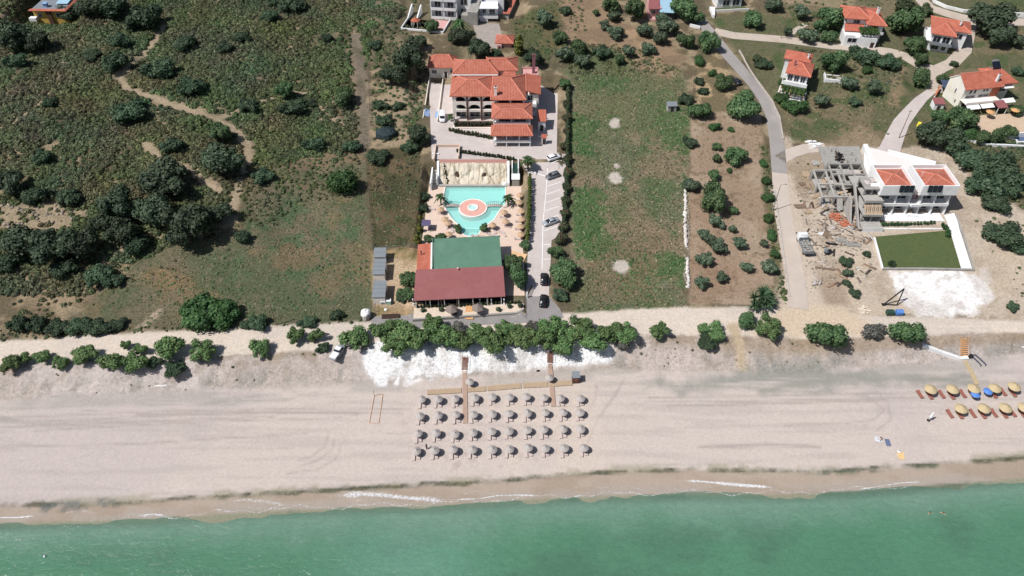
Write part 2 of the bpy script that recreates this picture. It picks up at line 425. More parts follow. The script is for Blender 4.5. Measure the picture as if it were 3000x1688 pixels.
# 9 building-site earth and slopes beside it
m = pm([(2290,380),(2330,440),(2480,430),(2640,440),(2760,420),(2850,520),(2990,600),(3060,640),(3060,945),(2600,930),(2300,900)], 1.2, 2)
mixc(c(210,194,175), m, .6, 9); mixc(c(192,174,154), m*smooth(.48, .62, N2)*.8); mixc(c(216,198,176), m*smooth(.6, .72, N1)*.7)
mixc(c(112,106,82), pm([(2800,440),(3060,420),(3060,640),(2990,610),(2900,560)], 3, 3)*.85); mixc(c(150,132,108), pm([(2300,440),(2420,440),(2440,560),(2420,620),(2330,560)], 2, 2)*.6)
mixc(c(158,134,112), pm([(2352,790),(2480,790),(2500,900),(2360,890)], 2, 2)*.6)
m = pm([(2608,797),(2858,797),(2890,830),(2905,868),(2870,900),(2840,932),(2680,930),(2635,880)], .8, 2.2); mixc(c(246,243,240,.85), m, .5, 9); mixc(c(206,196,188), m*smooth(.58, .7, N3)*.6); mixc(c(216,206,198), m*smooth(.5,.62,N1)*.6)
mixc(c(226,214,204), pm([(2868,790),(2890,785),(2905,825),(2880,830)], .8, .8)*.9)
mixc(c(208,192,174), lm([(2300,560),(2325,680),(2345,780),(2365,905)], 7, 1.6, 1.2)*.9, .35, 10); mixc(c(212,196,178), pm([(2290,800),(2380,800),(2420,905),(2290,905)], 1.5, 2)*.8, .35, 10)
# 10 unpaved coast road
yl = YT + .2; m = smooth(-.6, .6, Y-yl+(N2-.5)*1.6)*smooth(.6, -.6, Y-YR+(N2-.5)*1.4)
mixc(c(226,212,197), m, .35, 10); mixc(c(216,203,190), m*smooth(.5, .62, N1)*.8)
for off in (1.5, 3.1): mixc(c(236,220,200), m*smooth(.35, .0, np.abs((Y-YT)/(YR-YT)*7-off-.6))*.5)
mixc(c(220,200,176), pm([(2300,905),(2380,895),(2480,900),(2560,960),(2640,985),(2200,985),(2240,930)], 1.5, 1.5), .4, 10)
mixc(c(212,192,168), pm([(390,965),(470,905),(440,955),(480,972)], 1, 1.5)*.9)
# 11 bank
m = smooth(-1.2, .8, Y-YF+(N2-.5)*3)*smooth(.5, -.5, Y-yl+(N3-.5)*1.2)
mixc(c(200,187,178), m, .55, 11); mixc(c(168,150,130), m*smooth(.5, .62, N2)*smooth(.45,.95,(Y-YF)/(YT-YF))*.8); mixc(c(212,200,194), m*smooth(.5, .62, N1)*.8); mixc(c(168,164,156), m*smooth(.52,.66,fbm(X*1.6,Y*.7,3.5,64))*smooth(.7,.2,(Y-YF)/(YT-YF))*.8); mixc(c(150,136,116), m*smooth(.62,.7,N3)*.4)
mixc(c(168,148,124), m*smooth(30, 60, X)*smooth(.35, .7, (Y-YF)/(YT-YF))*.7)
mixc(c(200,180,152), lm([(2150,960),(2165,1010),(2180,1085)], 2.6, .6, .8)*.9)
# 12 beach
m = smooth(.8, -1.2, Y-YF+(N2-.5)*3)*smooth(-.3, .3, Y-YW)
mixc(c(212,199,190), m, .22, 12); mixc(c(202,190,186), m*smooth(.46, .6, N0)*.7)
st = fbm(X*.12+3, Y, 2.0, 71); st2 = fbm(X*.05, Y, 1.1, 72)
mixc(c(168,164,158), m*smooth(.52, .68, st)*smooth(.3,.6,N0)*smooth(-11, -3, Y-YF)*.85); mixc(c(194,182,176), m*smooth(.5, .66, st2)*.55)
algae = pm([(1880,1120),(2100,1105),(2400,1060),(2440,1080),(3060,1110),(3060,1130),(2500,1125),(2300,1150),(2000,1150),(1900,1135)], 1.8, 3); mixc(c(160,158,150), algae*smooth(.22, .5, st)*.95)
algae = pm([(-60,1180),(350,1150),(900,1140),(1000,1170),(700,1190),(300,1220),(-60,1260)], 2.2, 3); mixc(c(172,166,160), algae*smooth(.4, .6, st)*.8)
mixc(c(176,170,164), m*smooth(.9,-.6,np.abs(Y-YF+1.5)-1.6)*smooth(.45,.62,N1)*.6)
# tyre tracks
for k, (pts, w) in enumerate((([(0,1225),(500,1205),(1000,1195),(1200,1200)], .35), ([(0,1240),(500,1218),(1000,1207),(1180,1213)], .35), ([(1900,1165),(2300,1160),(2700,1150),(3000,1140)], .35), ([(1850,1180),(2300,1174),(2700,1163),(3000,1152)], .35), ([(980,1290),(970,1320),(930,1350),(880,1365)], .35), ([(960,1280),(950,1310),(915,1335),(870,1350)], .3), ([(2560,1140),(2600,1180),(2610,1230),(2570,1260)], .35), ([(0,1310),(400,1300),(900,1270)], .3), ([(0,1252),(400,1236),(800,1222)], .5), ([(100,1262),(500,1240),(1000,1224)], .35), ([(400,1215),(800,1208),(1050,1212)], .6), ([(1950,1190),(2300,1182),(2600,1172)], .5), ([(2300,1245),(2420,1242),(2540,1246)], .4), ([(2050,1310),(2250,1302),(2400,1310)], .8), ([(2380,1150),(2540,1160),(2590,1200),(2560,1230),(2480,1240)], .3), ([(1000,1300),(985,1345),(930,1375),(840,1388)], .3), ([(1750,1130),(1740,1180),(1700,1230)], .3), ([(1830,1110),(1800,1160),(1750,1230),(1720,1300)], .35))):
    mixc(c(178,166,160), lm(pts, w, .3, .15)*.75)
# white dressing on the bank and crawl of it over the sand
m = pm([(1062,1030),(1100,1000),(1400,985),(1800,975),(1806,1000),(1790,1062),(1730,1068),(1560,1082),(1400,1092),(1200,1128),(1110,1132),(1060,1085)], .5, 1.2)
low = smooth(.2, 1.0, (YF+2.6-Y)/3.2); m2 = m*(1 - low*smooth(.4, .62, fbm(X*2.2, Y*.6, 2.2, 77))); mixc(np.array((.80,.795,.79)), m2, .7, 11); mixc(c(216,208,202), m2*smooth(.5,.66,fbm(X*1.4,Y*.5,3,88))*.5); mixc(c(196,186,178), m2*smooth(.64,.72,N3)*.5)
mixc(c(206,192,184), pm([(1870,1035),(2010,1030),(2040,1080),(1900,1090)], 1, 1.2)*.9)
ft = pm([(1190,1125),(1760,1120),(1790,1420),(1180,1440)], 3, 3); mixc(c(188,174,166), ft*smooth(.6,.72,N3)*smooth(.4,.6,N2)*.7); mixc(c(222,206,190), ft*smooth(.5,.62,N1)*.4)
mixc(c(176,166,158), m*smooth(.66,.74,fbm(X*.5,Y,1.3,87))*.5)
# swash: wet sand and weed line
wet = smooth(.25, -.35, Y-YB+(N2-.5)*.9); mixc(c(182,166,151), wet, .15, 13); mixc(c(174,164,154), wet*smooth(2.6,.4,Y-YW)*.8); mixc(c(168,150,132), wet*smooth(.45,.65,fbm(X*.3,Y,3,75))*.6)
wd = smooth(.42, -.05, np.abs(Y-YB-.15+(N2-.5)*1.0+(N1-.5)*.6)-.2*(.3+2.0*fbm(X, 0*X, 16, 78)))*smooth(.18, .42, fbm(X, Y, 7, 79)); mixc(c(110,110,92), wd*(.35+.65*smooth(.35,.6,fbm(X,Y,5,86))), .9)
mixc(c(150,146,116), smooth(1.4, .2, np.abs(Y-YB-.6))*smooth(.48,.62,N2)*.5)
mixc(c(112,116,112), pm([(-80,1480),(330,1470),(340,1480),(150,1494),(-80,1500)], .5, 1.2)*smooth(.42,.6,N3)*.8)
mixc(c(104,112,92), pm([(2400,1378),(2560,1372),(2800,1352),(2800,1360),(2600,1386),(2420,1390)], .4, .8)*smooth(.38,.54,N3)*.9)
# 14 sea bed
sea = smooth(.3, -.3, Y-YW); mixc(c(150,150,128), sea, .3); mixc(c(96,112,96), sea*smooth(.56,.66,fbm(X,Y,11,81))*.8); ZONE[Y < YW-.4] = 14

ZN = {0:'hillside_ground',1:'hillside_ground',2:'field',3:'field',4:'hillside_ground',5:'meadow_ground',6:'orchard_soil',7:'bare_ground',8:'village_ground',9:'building_site_ground',10:'dirt_road',11:'embankment',12:'beach',13:'beach',14:'seabed'}
def ground_material():
    g = NT('ground'); at = g.n('ShaderNodeAttribute', attribute_name='col'); ag = g.n('ShaderNodeAttribute', attribute_name='grain')
    tc = g.n('ShaderNodeNewGeometry')
    n1 = g.n('ShaderNodeTexNoise', i_Scale=1.7, i_Detail=7.0, i_Roughness=.72); g.l(tc, 'Position', n1, 'Vector')
    n2 = g.n('ShaderNodeTexNoise', i_Scale=6.0, i_Detail=4.0, i_Roughness=.7); g.l(tc, 'Position', n2, 'Vector')
    ad = g.n('ShaderNodeMath', operation='ADD'); g.l(n1, 0, ad, 0); g.l(n2, 0, ad, 1)
    mr = g.n('ShaderNodeMapRange', i_1=.7, i_2=1.3, i_3=-.75, i_4=.75); g.l(ad, 0, mr, 0)
    mu = g.n('ShaderNodeMath', operation='MULTIPLY'); g.l(mr, 0, mu, 0); g.l(ag, 'Fac', mu, 1)
    a1 = g.n('ShaderNodeMath', operation='ADD'); a1.inputs[1].default_value = 1.0; g.l(mu, 0, a1, 0)
    vs = g.n('ShaderNodeVectorMath', operation='SCALE'); g.l(at, 'Color', vs, 0); g.l(a1, 0, vs, 'Scale')
    p = g.n('ShaderNodeBsdfPrincipled', i_Roughness=.95); p.inputs['Specular IOR Level'].default_value = .1
    b = g.n('ShaderNodeBump', i_Distance=.35); g.l(ag, 'Fac', b, 'Strength'); g.l(ad, 0, b, 'Height'); g.l(b, 0, p, 'Normal')
    g.l(vs, 0, p, 'Base Color'); g.l(p, 0, g.out, 0); return g.m
GM = ground_material()

def np_mesh(name, V, F, cols=None, grain=None, m=None, smooth_=True, domain='POINT'):
    """mesh from numpy: V (n,3), F (k,4) or (k,3)"""
    me = bpy.data.meshes.new(name); k = F.shape[1]
    me.vertices.add(len(V)); me.vertices.foreach_set('co', np.ascontiguousarray(V, np.float32).ravel())
    me.loops.add(F.size); me.loops.foreach_set('vertex_index', np.ascontiguousarray(F, np.int32).ravel())
    me.polygons.add(len(F)); me.polygons.foreach_set('loop_start', np.arange(0, F.size, k, dtype=np.int32))
    me.update(calc_edges=True)
    if smooth_: me.polygons.foreach_set('use_smooth', np.ones(len(F), bool))
    if cols is not None:
        a = me.attributes.new('col', 'FLOAT_COLOR', domain); a.data.foreach_set('color', np.concatenate([cols, np.ones((len(cols), 1))], 1).astype(np.float32).ravel())
    if grain is not None:
        a = me.attributes.new('grain', 'FLOAT', 'POINT'); a.data.foreach_set('value', grain.astype(np.float32))
    if m: me.materials.append(m)
    return me
idx = np.arange(NX*NY).reshape(NY, NX)
FQ = np.stack([idx[:-1,:-1], idx[:-1,1:], idx[1:,1:], idx[1:,:-1]], -1).reshape(-1, 4)
VV = np.stack([X, Y, Hh], 1)
fz = ZONE[FQ[:, 0]]; names = np.array([ZN[i] for i in range(15) if i in ZN] )
lut = {k: ZN[k] for k in ZN}
for nm in dict.fromkeys(ZN.values()):
    ks = [k for k in ZN if ZN[k] == nm]; F = FQ[np.isin(fz, ks)]
    if not len(F): continue
    u, inv = np.unique(F, return_inverse=True)
    me = np_mesh(nm, VV[u], inv.reshape(-1, 4), COLR[u], GR[u], GM)
    o = bpy.data.objects.new(nm, me); COL.objects.link(o); tag(o, kind='structure')

# ---------------------------------------------------------------- sheets and ribbons laid on the ground
def sheet(name, poly, m, dz=.05, step=2.0, flat=None, hole=None, parent=None, kind='structure', thick=0):
    """a paved surface: plan polygon cut into small cells that follow the ground"""
    bm = bmesh.new(); vs = [bm.verts.new((p[0], p[1], 0)) for p in poly]; f = bm.faces.new(vs)
    if hole:
        bmesh.ops.delete(bm, geom=[f], context='FACES_ONLY'); hv = [bm.verts.new((p[0], p[1], 0)) for p in hole]
        for i in range(len(hv)): bm.edges.new((hv[i], hv[(i+1) % len(hv)]))
        bmesh.ops.triangle_fill(bm, edges=bm.edges[:], use_beauty=True)
    xs = [p[0] for p in poly]; ys = [p[1] for p in poly]
    if flat is None:
        for ax, lo, hi in ((0, min(xs), max(xs)), (1, min(ys), max(ys))):
            k = lo + step
            while k < hi:
                no = (1,0,0) if ax == 0 else (0,1,0); co = (k,0,0) if ax == 0 else (0,k,0)
                bmesh.ops.bisect_plane(bm, geom=bm.verts[:]+bm.edges[:]+bm.faces[:], plane_co=co, plane_no=no); k += step
    a = np.array([v.co[:2] for v in bm.verts])
    z = height(a[:, 0], a[:, 1]) + dz if flat is None else np.full(len(a), flat)
    for v, q in zip(bm.verts, z): v.co.z = q
    bmesh.ops.recalc_face_normals(bm, faces=bm.faces[:])
    for f in bm.faces:
        if f.normal.z < 0: f.normal_flip()
    if thick:
        r = bmesh.ops.extrude_face_region(bm, geom=bm.faces[:])
        for e in r['geom']:
            if isinstance(e, bmesh.types.BMVert): e.co.z += thick
    me = bpy.data.meshes.new(name); bm.to_mesh(me); bm.free(); me.materials.append(m)
    o = bpy.data.objects.new(name, me); COL.objects.link(o)
    if parent: o.parent = parent
    elif kind: tag(o, kind=kind)
    return o
def resample(pts, step):
    out = [pts[0]]
    for a, b in zip(pts[:-1], pts[1:]):
        L = math.hypot(b[0]-a[0], b[1]-a[1]); n = max(1, int(L/step))
        out += [(a[0]+(b[0]-a[0])*k/n, a[1]+(b[1]-a[1])*k/n) for k in range(1, n+1)]
    return out
def ribbon_mb(pts, width, dz=.05, step=1.2, cells=4, thick=0):
    """strip of given width along a ground line"""
    p = resample(pts, step); mb = MB(); n = len(p); V = []
    for i, (x, y) in enumerate(p):
        a = p[max(i-1, 0)]; b = p[min(i+1, n-1)]; tx, ty = b[0]-a[0], b[1]-a[1]; L = math.hypot(tx, ty) or 1
        w = width(i/(n-1)) if callable(width) else width
        for k in range(cells+1):
            s = (k/cells-.5)*w; V.append((x - ty/L*s, y + tx/L*s))
    V = np.array(V); z = height(V[:, 0], V[:, 1]) + dz
    v = [(a[0], a[1], q) for a, q in zip(V, z)]; c_ = cells+1
    f = [(i*c_+k, i*c_+k+1, (i+1)*c_+k+1, (i+1)*c_+k)[::-1] for i in range(n-1) for k in range(cells)]
    mb.add(v, f); return mb
# ---------------------------------------------------------------- materials of the place
M = dict(
 roof=roof_mat('clay_tiles', A(158,94,78), A(198,118,97), A(224,154,134)),
 roof2=roof_mat('orange_tiles', A(164,94,76), A(202,116,94), A(226,150,128)),
 roofm=mat('maroon_sheet', A(158,98,98), .7, .08, .6, dirt=A(170,114,112)),
 ridge=mat('ridge_cap', A(236,150,128), .8, .15, 2), white=mat('white_render', A(246,246,246,.82), .7, .05, .6, dirt=A(214,212,208)),
 cream=mat('cream_render', A(246,242,230,.84), .75, .06, .6, dirt=A(226,212,182)), hwall=mat('hotel_render', A(250,238,230,.9), .75, .07, .5, dirt=A(214,196,184)),
 pink=mat('pink_render', A(226,176,172), .75, .1, .6), mauve=mat('mauve_render', A(158,110,120), .8, .1, .8), yellow=mat('yellow_render', A(224,186,98), .8, .08, .5, dirt=A(196,152,80)),
 brownw=mat('dark_timber', A(104,76,62), .7, .2, 3), wood=mat('boardwalk_timber', A(200,176,148), .8, .2, 6, dirt=A(172,148,122)), woodo=mat('orange_timber', A(224,172,120), .75, .15, 5),
 glass=mat('window_glass', (.018,.022,.03), .08, .3, 1.5, spec=.6), frame=mat('window_frame', A(240,240,240), .5, .03, 2), door=mat('dark_door', A(70,56,50), .5, .2, 3),
 conc=mat('concrete', A(188,184,178), .9, .1, .7, .3, dirt=A(158,152,146)), concd=mat('raw_concrete', A(172,169,163), .9, .16, 1.1, .3, dirt=A(118,114,110)), paving=mat('pale_paving', A(212,201,196), .85, .07, .45, dirt=A(190,178,172)),
 deck=mat('pool_deck_paving', A(234,210,192), .8, .06, .8, dirt=A(226,190,172)), decko=mat('salmon_paving', A(238,182,168), .8, .07, .8), walk=mat('yellow_stone_paving', A(238,196,150), .85, .08, 1),
 asph=mat('asphalt', A(156,152,150), .9, .1, .6, .3, dirt=A(164,158,156)), road=mat('worn_asphalt', A(166,160,156), .9, .07, .35, dirt=A(190,182,178)), croad=mat('dusty_concrete_road', A(208,194,182), .9, .07, .35, dirt=A(216,198,176)), lane=mat('gravel_lane', A(204,190,176), .95, .1, .5, .3, dirt=A(184,166,146)),
 line=mat('road_paint', A(248,248,248,.85), .7, .06, 2), green=mat('green_membrane', A(100,140,118), .7, .1, .35, dirt=A(128,156,140)), greys=mat('grey_sheet_roof', A(142,148,154), .55, .06, .8), stone=mat('stone_wall', A(206,196,186), .9, .25, 2.2, .5, dirt=A(150,138,124)),
 rock=mat('cast_rock', A(232,220,202,.84), .9, .16, .9, .8, dirt=A(184,168,142)), black=mat('black_metal', A(42,42,44), .5, .2, 2), steel=mat('galvanised_steel', A(170,172,174), .4, .1, 2, metal=.4), tile=mat('turquoise_tiles', A(186,246,238,.95), .4, .04, .7), coping=mat('pool_coping', A(248,236,228,.84), .6, .04, 1),
 solar=mat('solar_panel', (.012,.014,.024), .18, .3, 2, spec=.6), awnb=mat('blue_grey_awning', A(96,112,146), .8, .08, 1), awnd=mat('slate_awning', A(76,88,112), .8, .08, 1), awnw=mat('white_awning', A(248,246,244,.84), .8, .03, 1), awnl=mat('pale_blue_awning', A(170,206,226), .8, .05, 1),
 lawn=mat('mown_lawn', A(88,102,62), .95, .16, 1.2, .4, dirt=A(104,104,64)), straw=mat('grey_straw', A(194,186,181), .95, .14, 9, .5, dirt=A(190,178,172)), strawg=mat('golden_straw', A(212,192,154), .95, .16, 9, .6, dirt=A(196,166,122)), strawt=mat('tan_straw', A(210,178,146), .95, .25, 7, .8, dirt=A(160,126,96)), pole=mat('weathered_pole', A(150,128,108), .8, .15, 5),
 bedp=mat('pale_sunbed', A(216,200,194), .7, .06, 3), bedr=mat('red_brown_sunbed', A(166,106,94), .7, .1, 4), blue=mat('blue_canvas', A(98,148,224), .7, .06, 2), wht=mat('white_plastic', A(244,244,244,.84), .4, .03, 2), brick=mat('orange_brick', A(204,124,94), .9, .2, 4), tarp=mat('dusty_green_net', (.02,.035,.038), .8, .4, 2, .4), bluep=mat('blue_paint', A(150,182,226), .8, .15, 1.2, dirt=A(200,190,180)),
)

def rock_material():
    g = NT('waterfall_rock'); geo = g.n('ShaderNodeNewGeometry'); mp = g.n('ShaderNodeMapping'); mp.inputs['Scale'].default_value = (1.3, .35, .3); g.l(geo,'Position',mp,0)
    nz = g.n('ShaderNodeTexNoise', i_Scale=.9, i_Detail=5.0); g.l(mp,0,nz,'Vector'); ad = g.n('ShaderNodeMix', data_type='VECTOR'); ad.inputs[0].default_value = .6; g.l(mp,0,ad,4); g.l(nz,1,ad,5)
    vo = g.n('ShaderNodeTexVoronoi', feature='DISTANCE_TO_EDGE', i_Scale=.9); g.l(ad,1,vo,'Vector'); n2 = g.n('ShaderNodeTexNoise', i_Scale=1.6, i_Detail=8.0, i_Roughness=.7); g.l(mp,0,n2,'Vector')
    r1 = g.ramp([(.0,A(176,160,136)),(.03,A(216,202,180)),(.12,A(236,226,210,.84))]); g.l(vo,0,r1,0); r2 = g.ramp([(.36,(.5,.44,.35)),(.47,(.86,.82,.74)),(.6,(1,1,1))]); g.l(n2,0,r2,0)
    mx = g.n('ShaderNodeMix', data_type='RGBA', blend_type='MULTIPLY'); mx.inputs[0].default_value = .8; g.l(r1,0,mx,6); g.l(r2,0,mx,7)
    p = g.n('ShaderNodeBsdfPrincipled', i_Roughness=.9); g.l(mx,2,p,'Base Color'); b = g.n('ShaderNodeBump', i_Strength=.9, i_Distance=.3); g.l(vo,0,b,'Height'); g.l(b,0,p,'Normal'); g.l(p,0,g.out,0); return g.m
M['rockface'] = rock_material()
def win(parent, x0, x1, z0, z1, y=0.0, side=None, sill=True, fm='frame', name='window'):
    """window set in a wall: frame ring proud of the wall, recessed-looking dark pane as its own piece.
    side None: wall faces -y at y; 'L': faces -x at x=y; 'R': faces +x"""
    def q(mb, a0, a1, d0, d1, b0, b1):
        if side is None: mb.box(a0, a1, y-d1, y-d0, b0, b1)
        elif side == 'L': mb.box(y-d1, y-d0, a0, a1, b0, b1)
        else: mb.box(y+d0, y+d1, a0, a1, b0, b1)
    t = .09; f = MB(); q(f, x0, x1, .0, .10, z0, z0+t); q(f, x0, x1, .0, .10, z1-t, z1); q(f, x0, x0+t, .0, .10, z0+t, z1-t); q(f, x1-t, x1, .0, .10, z0+t, z1-t)
    if x1-x0 > 1.0: q(f, (x0+x1)/2-.04, (x0+x1)/2+.04, .0, .09, z0+t, z1-t)
    w = part(name, f, M[fm], parent)
    g = MB(); q(g, x0+.02, x1-.02, .003, .05, z0+.02, z1-.02); part('pane', g, M['glass'], w)
    return w
def hipc(x0, x1, y0, y1, z, rx0, rx1, ry, h, th=.2, back=True):
    mb = MB(); c_ = [(x0,y0),(x1,y0),(x1,y1),(x0,y1)]
    v = [(a,b,z-th) for a,b in c_] + [(a,b,z) for a,b in c_] + [(rx0,ry,z+h),(rx1,ry,z+h)]
    return mb.add(v, [(3,2,1,0),(0,1,5,4),(1,2,6,5),(2,3,7,6),(3,0,4,7),(4,5,9,8),(5,6,9),(6,7,8,9),(7,4,8)])
def ridges(parent, segs, r=.14):
    mb = MB()
    for a, b in segs: mb.tube((a[0],a[1],a[2]+.03), (b[0],b[1],b[2]+.03), r, n=6)
    return part('ridge_cap', mb, M['ridge'], parent)
def hip_ridges(parent, x0, x1, y0, y1, z, rx0, rx1, ry, h):
    a, b = (rx0,ry,z+h), (rx1,ry,z+h)
    return ridges(parent, [(a,b),((x0,y0,z),a),((x0,y1,z),a),((x1,y0,z),b),((x1,y1,z),b)])
def rail(mb, x0, x1, y, z, h=.95, n=None):
    n = n or max(2, int(abs(x1-x0)/1.3)); mb.box(x0, x1, y-.03, y+.03, z+h-.06, z+h); mb.box(x0, x1, y-.025, y+.025, z+.1, z+.15)
    for k in range(n+1):
        x = x0+(x1-x0)*k/n; mb.box(x-.03, x+.03, y-.03, y+.03, z, z+h)
def arch_wall(x0, x1, z0, z1, y, openings, t=.3):
    """wall with arched openings (cx, halfwidth, sill, spring): strips"""
    mb = MB(); edges = [x0]
    for (cx, hw, sill, sp) in openings:
        mb.box(edges[-1], cx-hw, y, y+t, z0, z1)
        if sill > z0: mb.box(cx-hw, cx+hw, y, y+t, z0, sill)
        n = 12; pts = [(cx-hw*math.cos(math.pi*k/n), sp+hw*.72*math.sin(math.pi*k/n)) for k in range(n+1)]
        for a, b in zip(pts[:-1], pts[1:]):
            v = [(a[0],y,a[1]),(b[0],y,b[1]),(b[0],y,z1),(a[0],y,z1),(a[0],y+t,a[1]),(b[0],y+t,b[1]),(b[0],y+t,z1),(a[0],y+t,z1)]
            mb.add(v, [(0,1,2,3),(5,4,7,6),(0,4,5,1),(3,2,6,7)])
        edges.append(cx+hw)
    mb.box(edges[-1], x1, y, y+t, z0, z1)
    return mb
def chimney(parent, x, y, z0, z1, w, m, name='chimney'):
    mb = MB().box(x-w/2, x+w/2, y-w/2, y+w/2, z0, z1).box(x-w/2-.1, x+w/2+.1, y-w/2-.1, y+w/2+.1, z1, z1+.15)
    p = part(name, mb, m, parent)
    part('chimney_cap', MB().box(x-w/2+.06, x+w/2-.06, y-w/2+.06, y+w/2-.06, z1+.153, z1+.3), M['brownw'], p); return p

# ================================================================ HOTEL
H = thing('hotel', 'large hotel with several stepped terracotta tile roofs and arched balconies', 'hotel', (-4, 191, Z_HOT))
part('wall', MB().box(-13.5,-.8,1.9,12,-.5,8.1), M['hwall'], H, label='pale rendered main block')
part('wall', MB().box(-.8,7.7,-.2,12,-.5,8.1), M['hwall'], H); part('wall', MB().box(7.7,11.9,2.4,12,-.5,7.3), M['hwall'], H)
part('wall', MB().box(-13.3,-.3,12,18.2,-.5,9.8), M['hwall'], H); part('wall', MB().box(-.3,5.3,12.0,19.4,-.5,9.8), M['hwall'], H)
part('parapet', MB().box(7,12,12.3,17,-.5,7.6).box(7,12,12.3,12.5,7.6,8.3).box(11.8,12,12.5,17,7.6,8.3).box(7,11.8,16.8,17,7.6,8.3), M['pink'], H)
# arcaded balconies, left half of the front: two storeys of arches above an open ground floor
for fl, (z0, z1) in enumerate(((2.9,5.5),(5.5,8.1))):
    op = [(-11.3,1.75,z0+.85,z0+1.2),(-7.1,1.75,z0+.85,z0+1.2),(-2.9,1.75,z0+.85,z0+1.2)]
    part('arcade', arch_wall(-13.5,-.8,z0,z1,0,op), M['hwall'], H)
    part('balcony_floor', MB().box(-13.4,-.9,.3,1.9,z0-.1,z0+.1), M['conc'], H)
    for cx, *_ in op:
        part('balcony_door', MB().box(cx-1.2,cx+1.2,1.83,1.88,z0+.1,z0+2.2), M['glass'], H)
        r_ = MB(); rail(r_, cx-1.7, cx+1.7, .1, z0+.1); 
part('drainpipe', MB().box(-9.45,-8.95,-.12,-.003,0,8.0).box(-5.25,-4.75,-.12,-.003,0,8.0), M['brownw'], H)
for x in (-13.3,-9.2,-5.0,-1.1): part('column', MB().box(x-.22,x+.22,0,.4,-.5,2.8), M['hwall'], H)
for x in (-11.3,-7.1,-2.9): win(H, x-1.5, x+1.5, .2, 2.4, 1.9)
# roofs
for (x0,x1,y0,y1,z,r0,r1,ry,h) in ((-14.2,-.6,-.4,12.4,8.35,-9,-6.2,4.3,2.7),(-2.2,8.1,-2.4,12.4,8.32,-1.5,3.7,5.2,2.75),(-13.9,-.1,9.7,18.6,10,-10.1,-3.3,13.2,2.5),(-4,5.8,11.6,20,10.03,-3,2.2,14.5,2.2)):
    ro = part('roof', hipc(x0,x1,y0,y1,z,r0,r1,ry,h), M['roof'], H); hip_ridges(ro, x0,x1,y0,y1,z,r0,r1,ry,h)
ro = part('roof', MB().slab([(8.2,1.7,8.9),(12.5,2.0,7.6),(12.8,12.6,7.6),(8.2,12.2,8.9)], .2), M['roof2'], H); ridges(ro, [((8.2,1.7,8.9),(8.2,12.2,8.9))])
ro = part('roof', MB().slab([(1,8.5,8.6),(5.4,8.5,8.6),(5.0,12,9.9),(1.6,12,9.9)], .2), M['roof'], H)
part('gutter', MB().box(-14,-.2,9.35,9.68,9.55,9.78), M['white'], H)
# top-floor loggia right of the chimney
part('loggia', MB().box(-.6,7.6,-1.9,-.2,5.2,5.5).box(-.6,7.6,-2.1,-1.9,5.2,6.3), M['hwall'], H); part('balcony_door', MB().box(.2,3,-.26,-.203,5.5,7.9).box(4,7,-.26,-.203,5.5,7.9), M['glass'], H)
for x in (3.5,7.4): part('column', MB().box(x-.12,x+.12,-2.05,-1.85,6.303,8.1), M['white'], H)
# right-hand end: balconies in shade
part('side_balcony', MB().box(7.703,11.2,-.6,2.4,5.0,5.2).box(7.703,11.2,-.8,-.6,5.0,6.0).box(7.703,10.8,-1,2.4,2.4,2.6).box(7.703,10.8,-1.2,-1,2.4,3.4), M['white'], H)
win(H, 8.6, 10.2, 5.4, 7.1, 2.4); win(H, 8.4, 9.8, 2.7, 4.6, 2.4); win(H, 4, 5.4, 3, 4.4, 7.7, 'R'); win(H, 8, 9.4, 5, 6.4, 11.9, 'R')
chimney(H, -.75, -.6, 2.9, 11.4, .75, M['hwall']); chimney(H, 10.6, 14.6, 7.6, 13.6, .9, M['mauve'])
# front wing: two set-back storeys with their own roofs
part('wing_wall', MB().box(-1.3,9.3,-11.8,-.9,-.5,4.0).box(-1.3,9.3,-8.0,-2.103,4.0,6.8), M['hwall'], H)
for x in (-1.3,2.3,5.9,9.0): part('wing_pillar', MB().box(x,x+.3,-13.9,-13.6,-.5,4), M['white'], H)
part('balcony', MB().box(-1.4,9.4,-14.1,-11.8,1.5,1.75).box(-1.4,9.4,-14.1,-13.95,1.753,2.3), M['white'], H)
part('balcony', MB().box(-1.3,9.3,-9.6,-8.0,4.55,4.75).box(-1.3,9.3,-9.75,-9.6,4.55,5.5), M['white'], H)
for x in (-1.2,3.6,8.95): part('wing_pillar', MB().box(x,x+.25,-9.55,-9.3,4.753,6.9), M['white'], H)
for x in (-.6,1.6,4.1,6.9): win(H, x, x+1.8, 1.8, 3.8, -11.8)
for x in (.2,4.6): win(H, x, x+3.4, 4.8, 6.7, -8.0)
part('garage_opening', MB().box(-.4,2,-11.85,-11.803,-.4,1.4).box(2.8,5.6,-11.85,-11.803,-.4,1.4).box(6.3,8.8,-11.85,-11.803,-.4,1.4), M['glass'], H)
for (x0,x1,y0,y1,z,r0,r1,ry,h) in ((-1.9,9.9,-10.2,-1.6,7,.6,7.2,-7.4,1.35),(-2,9.9,-14.7,-9.76,4.25,-.7,8.2,-10.8,1.2)):
    ro = part('roof', hipc(x0,x1,y0,y1,z,r0,r1,ry,h), M['roof'], H); hip_ridges(ro, x0,x1,y0,y1,z,r0,r1,ry,h)
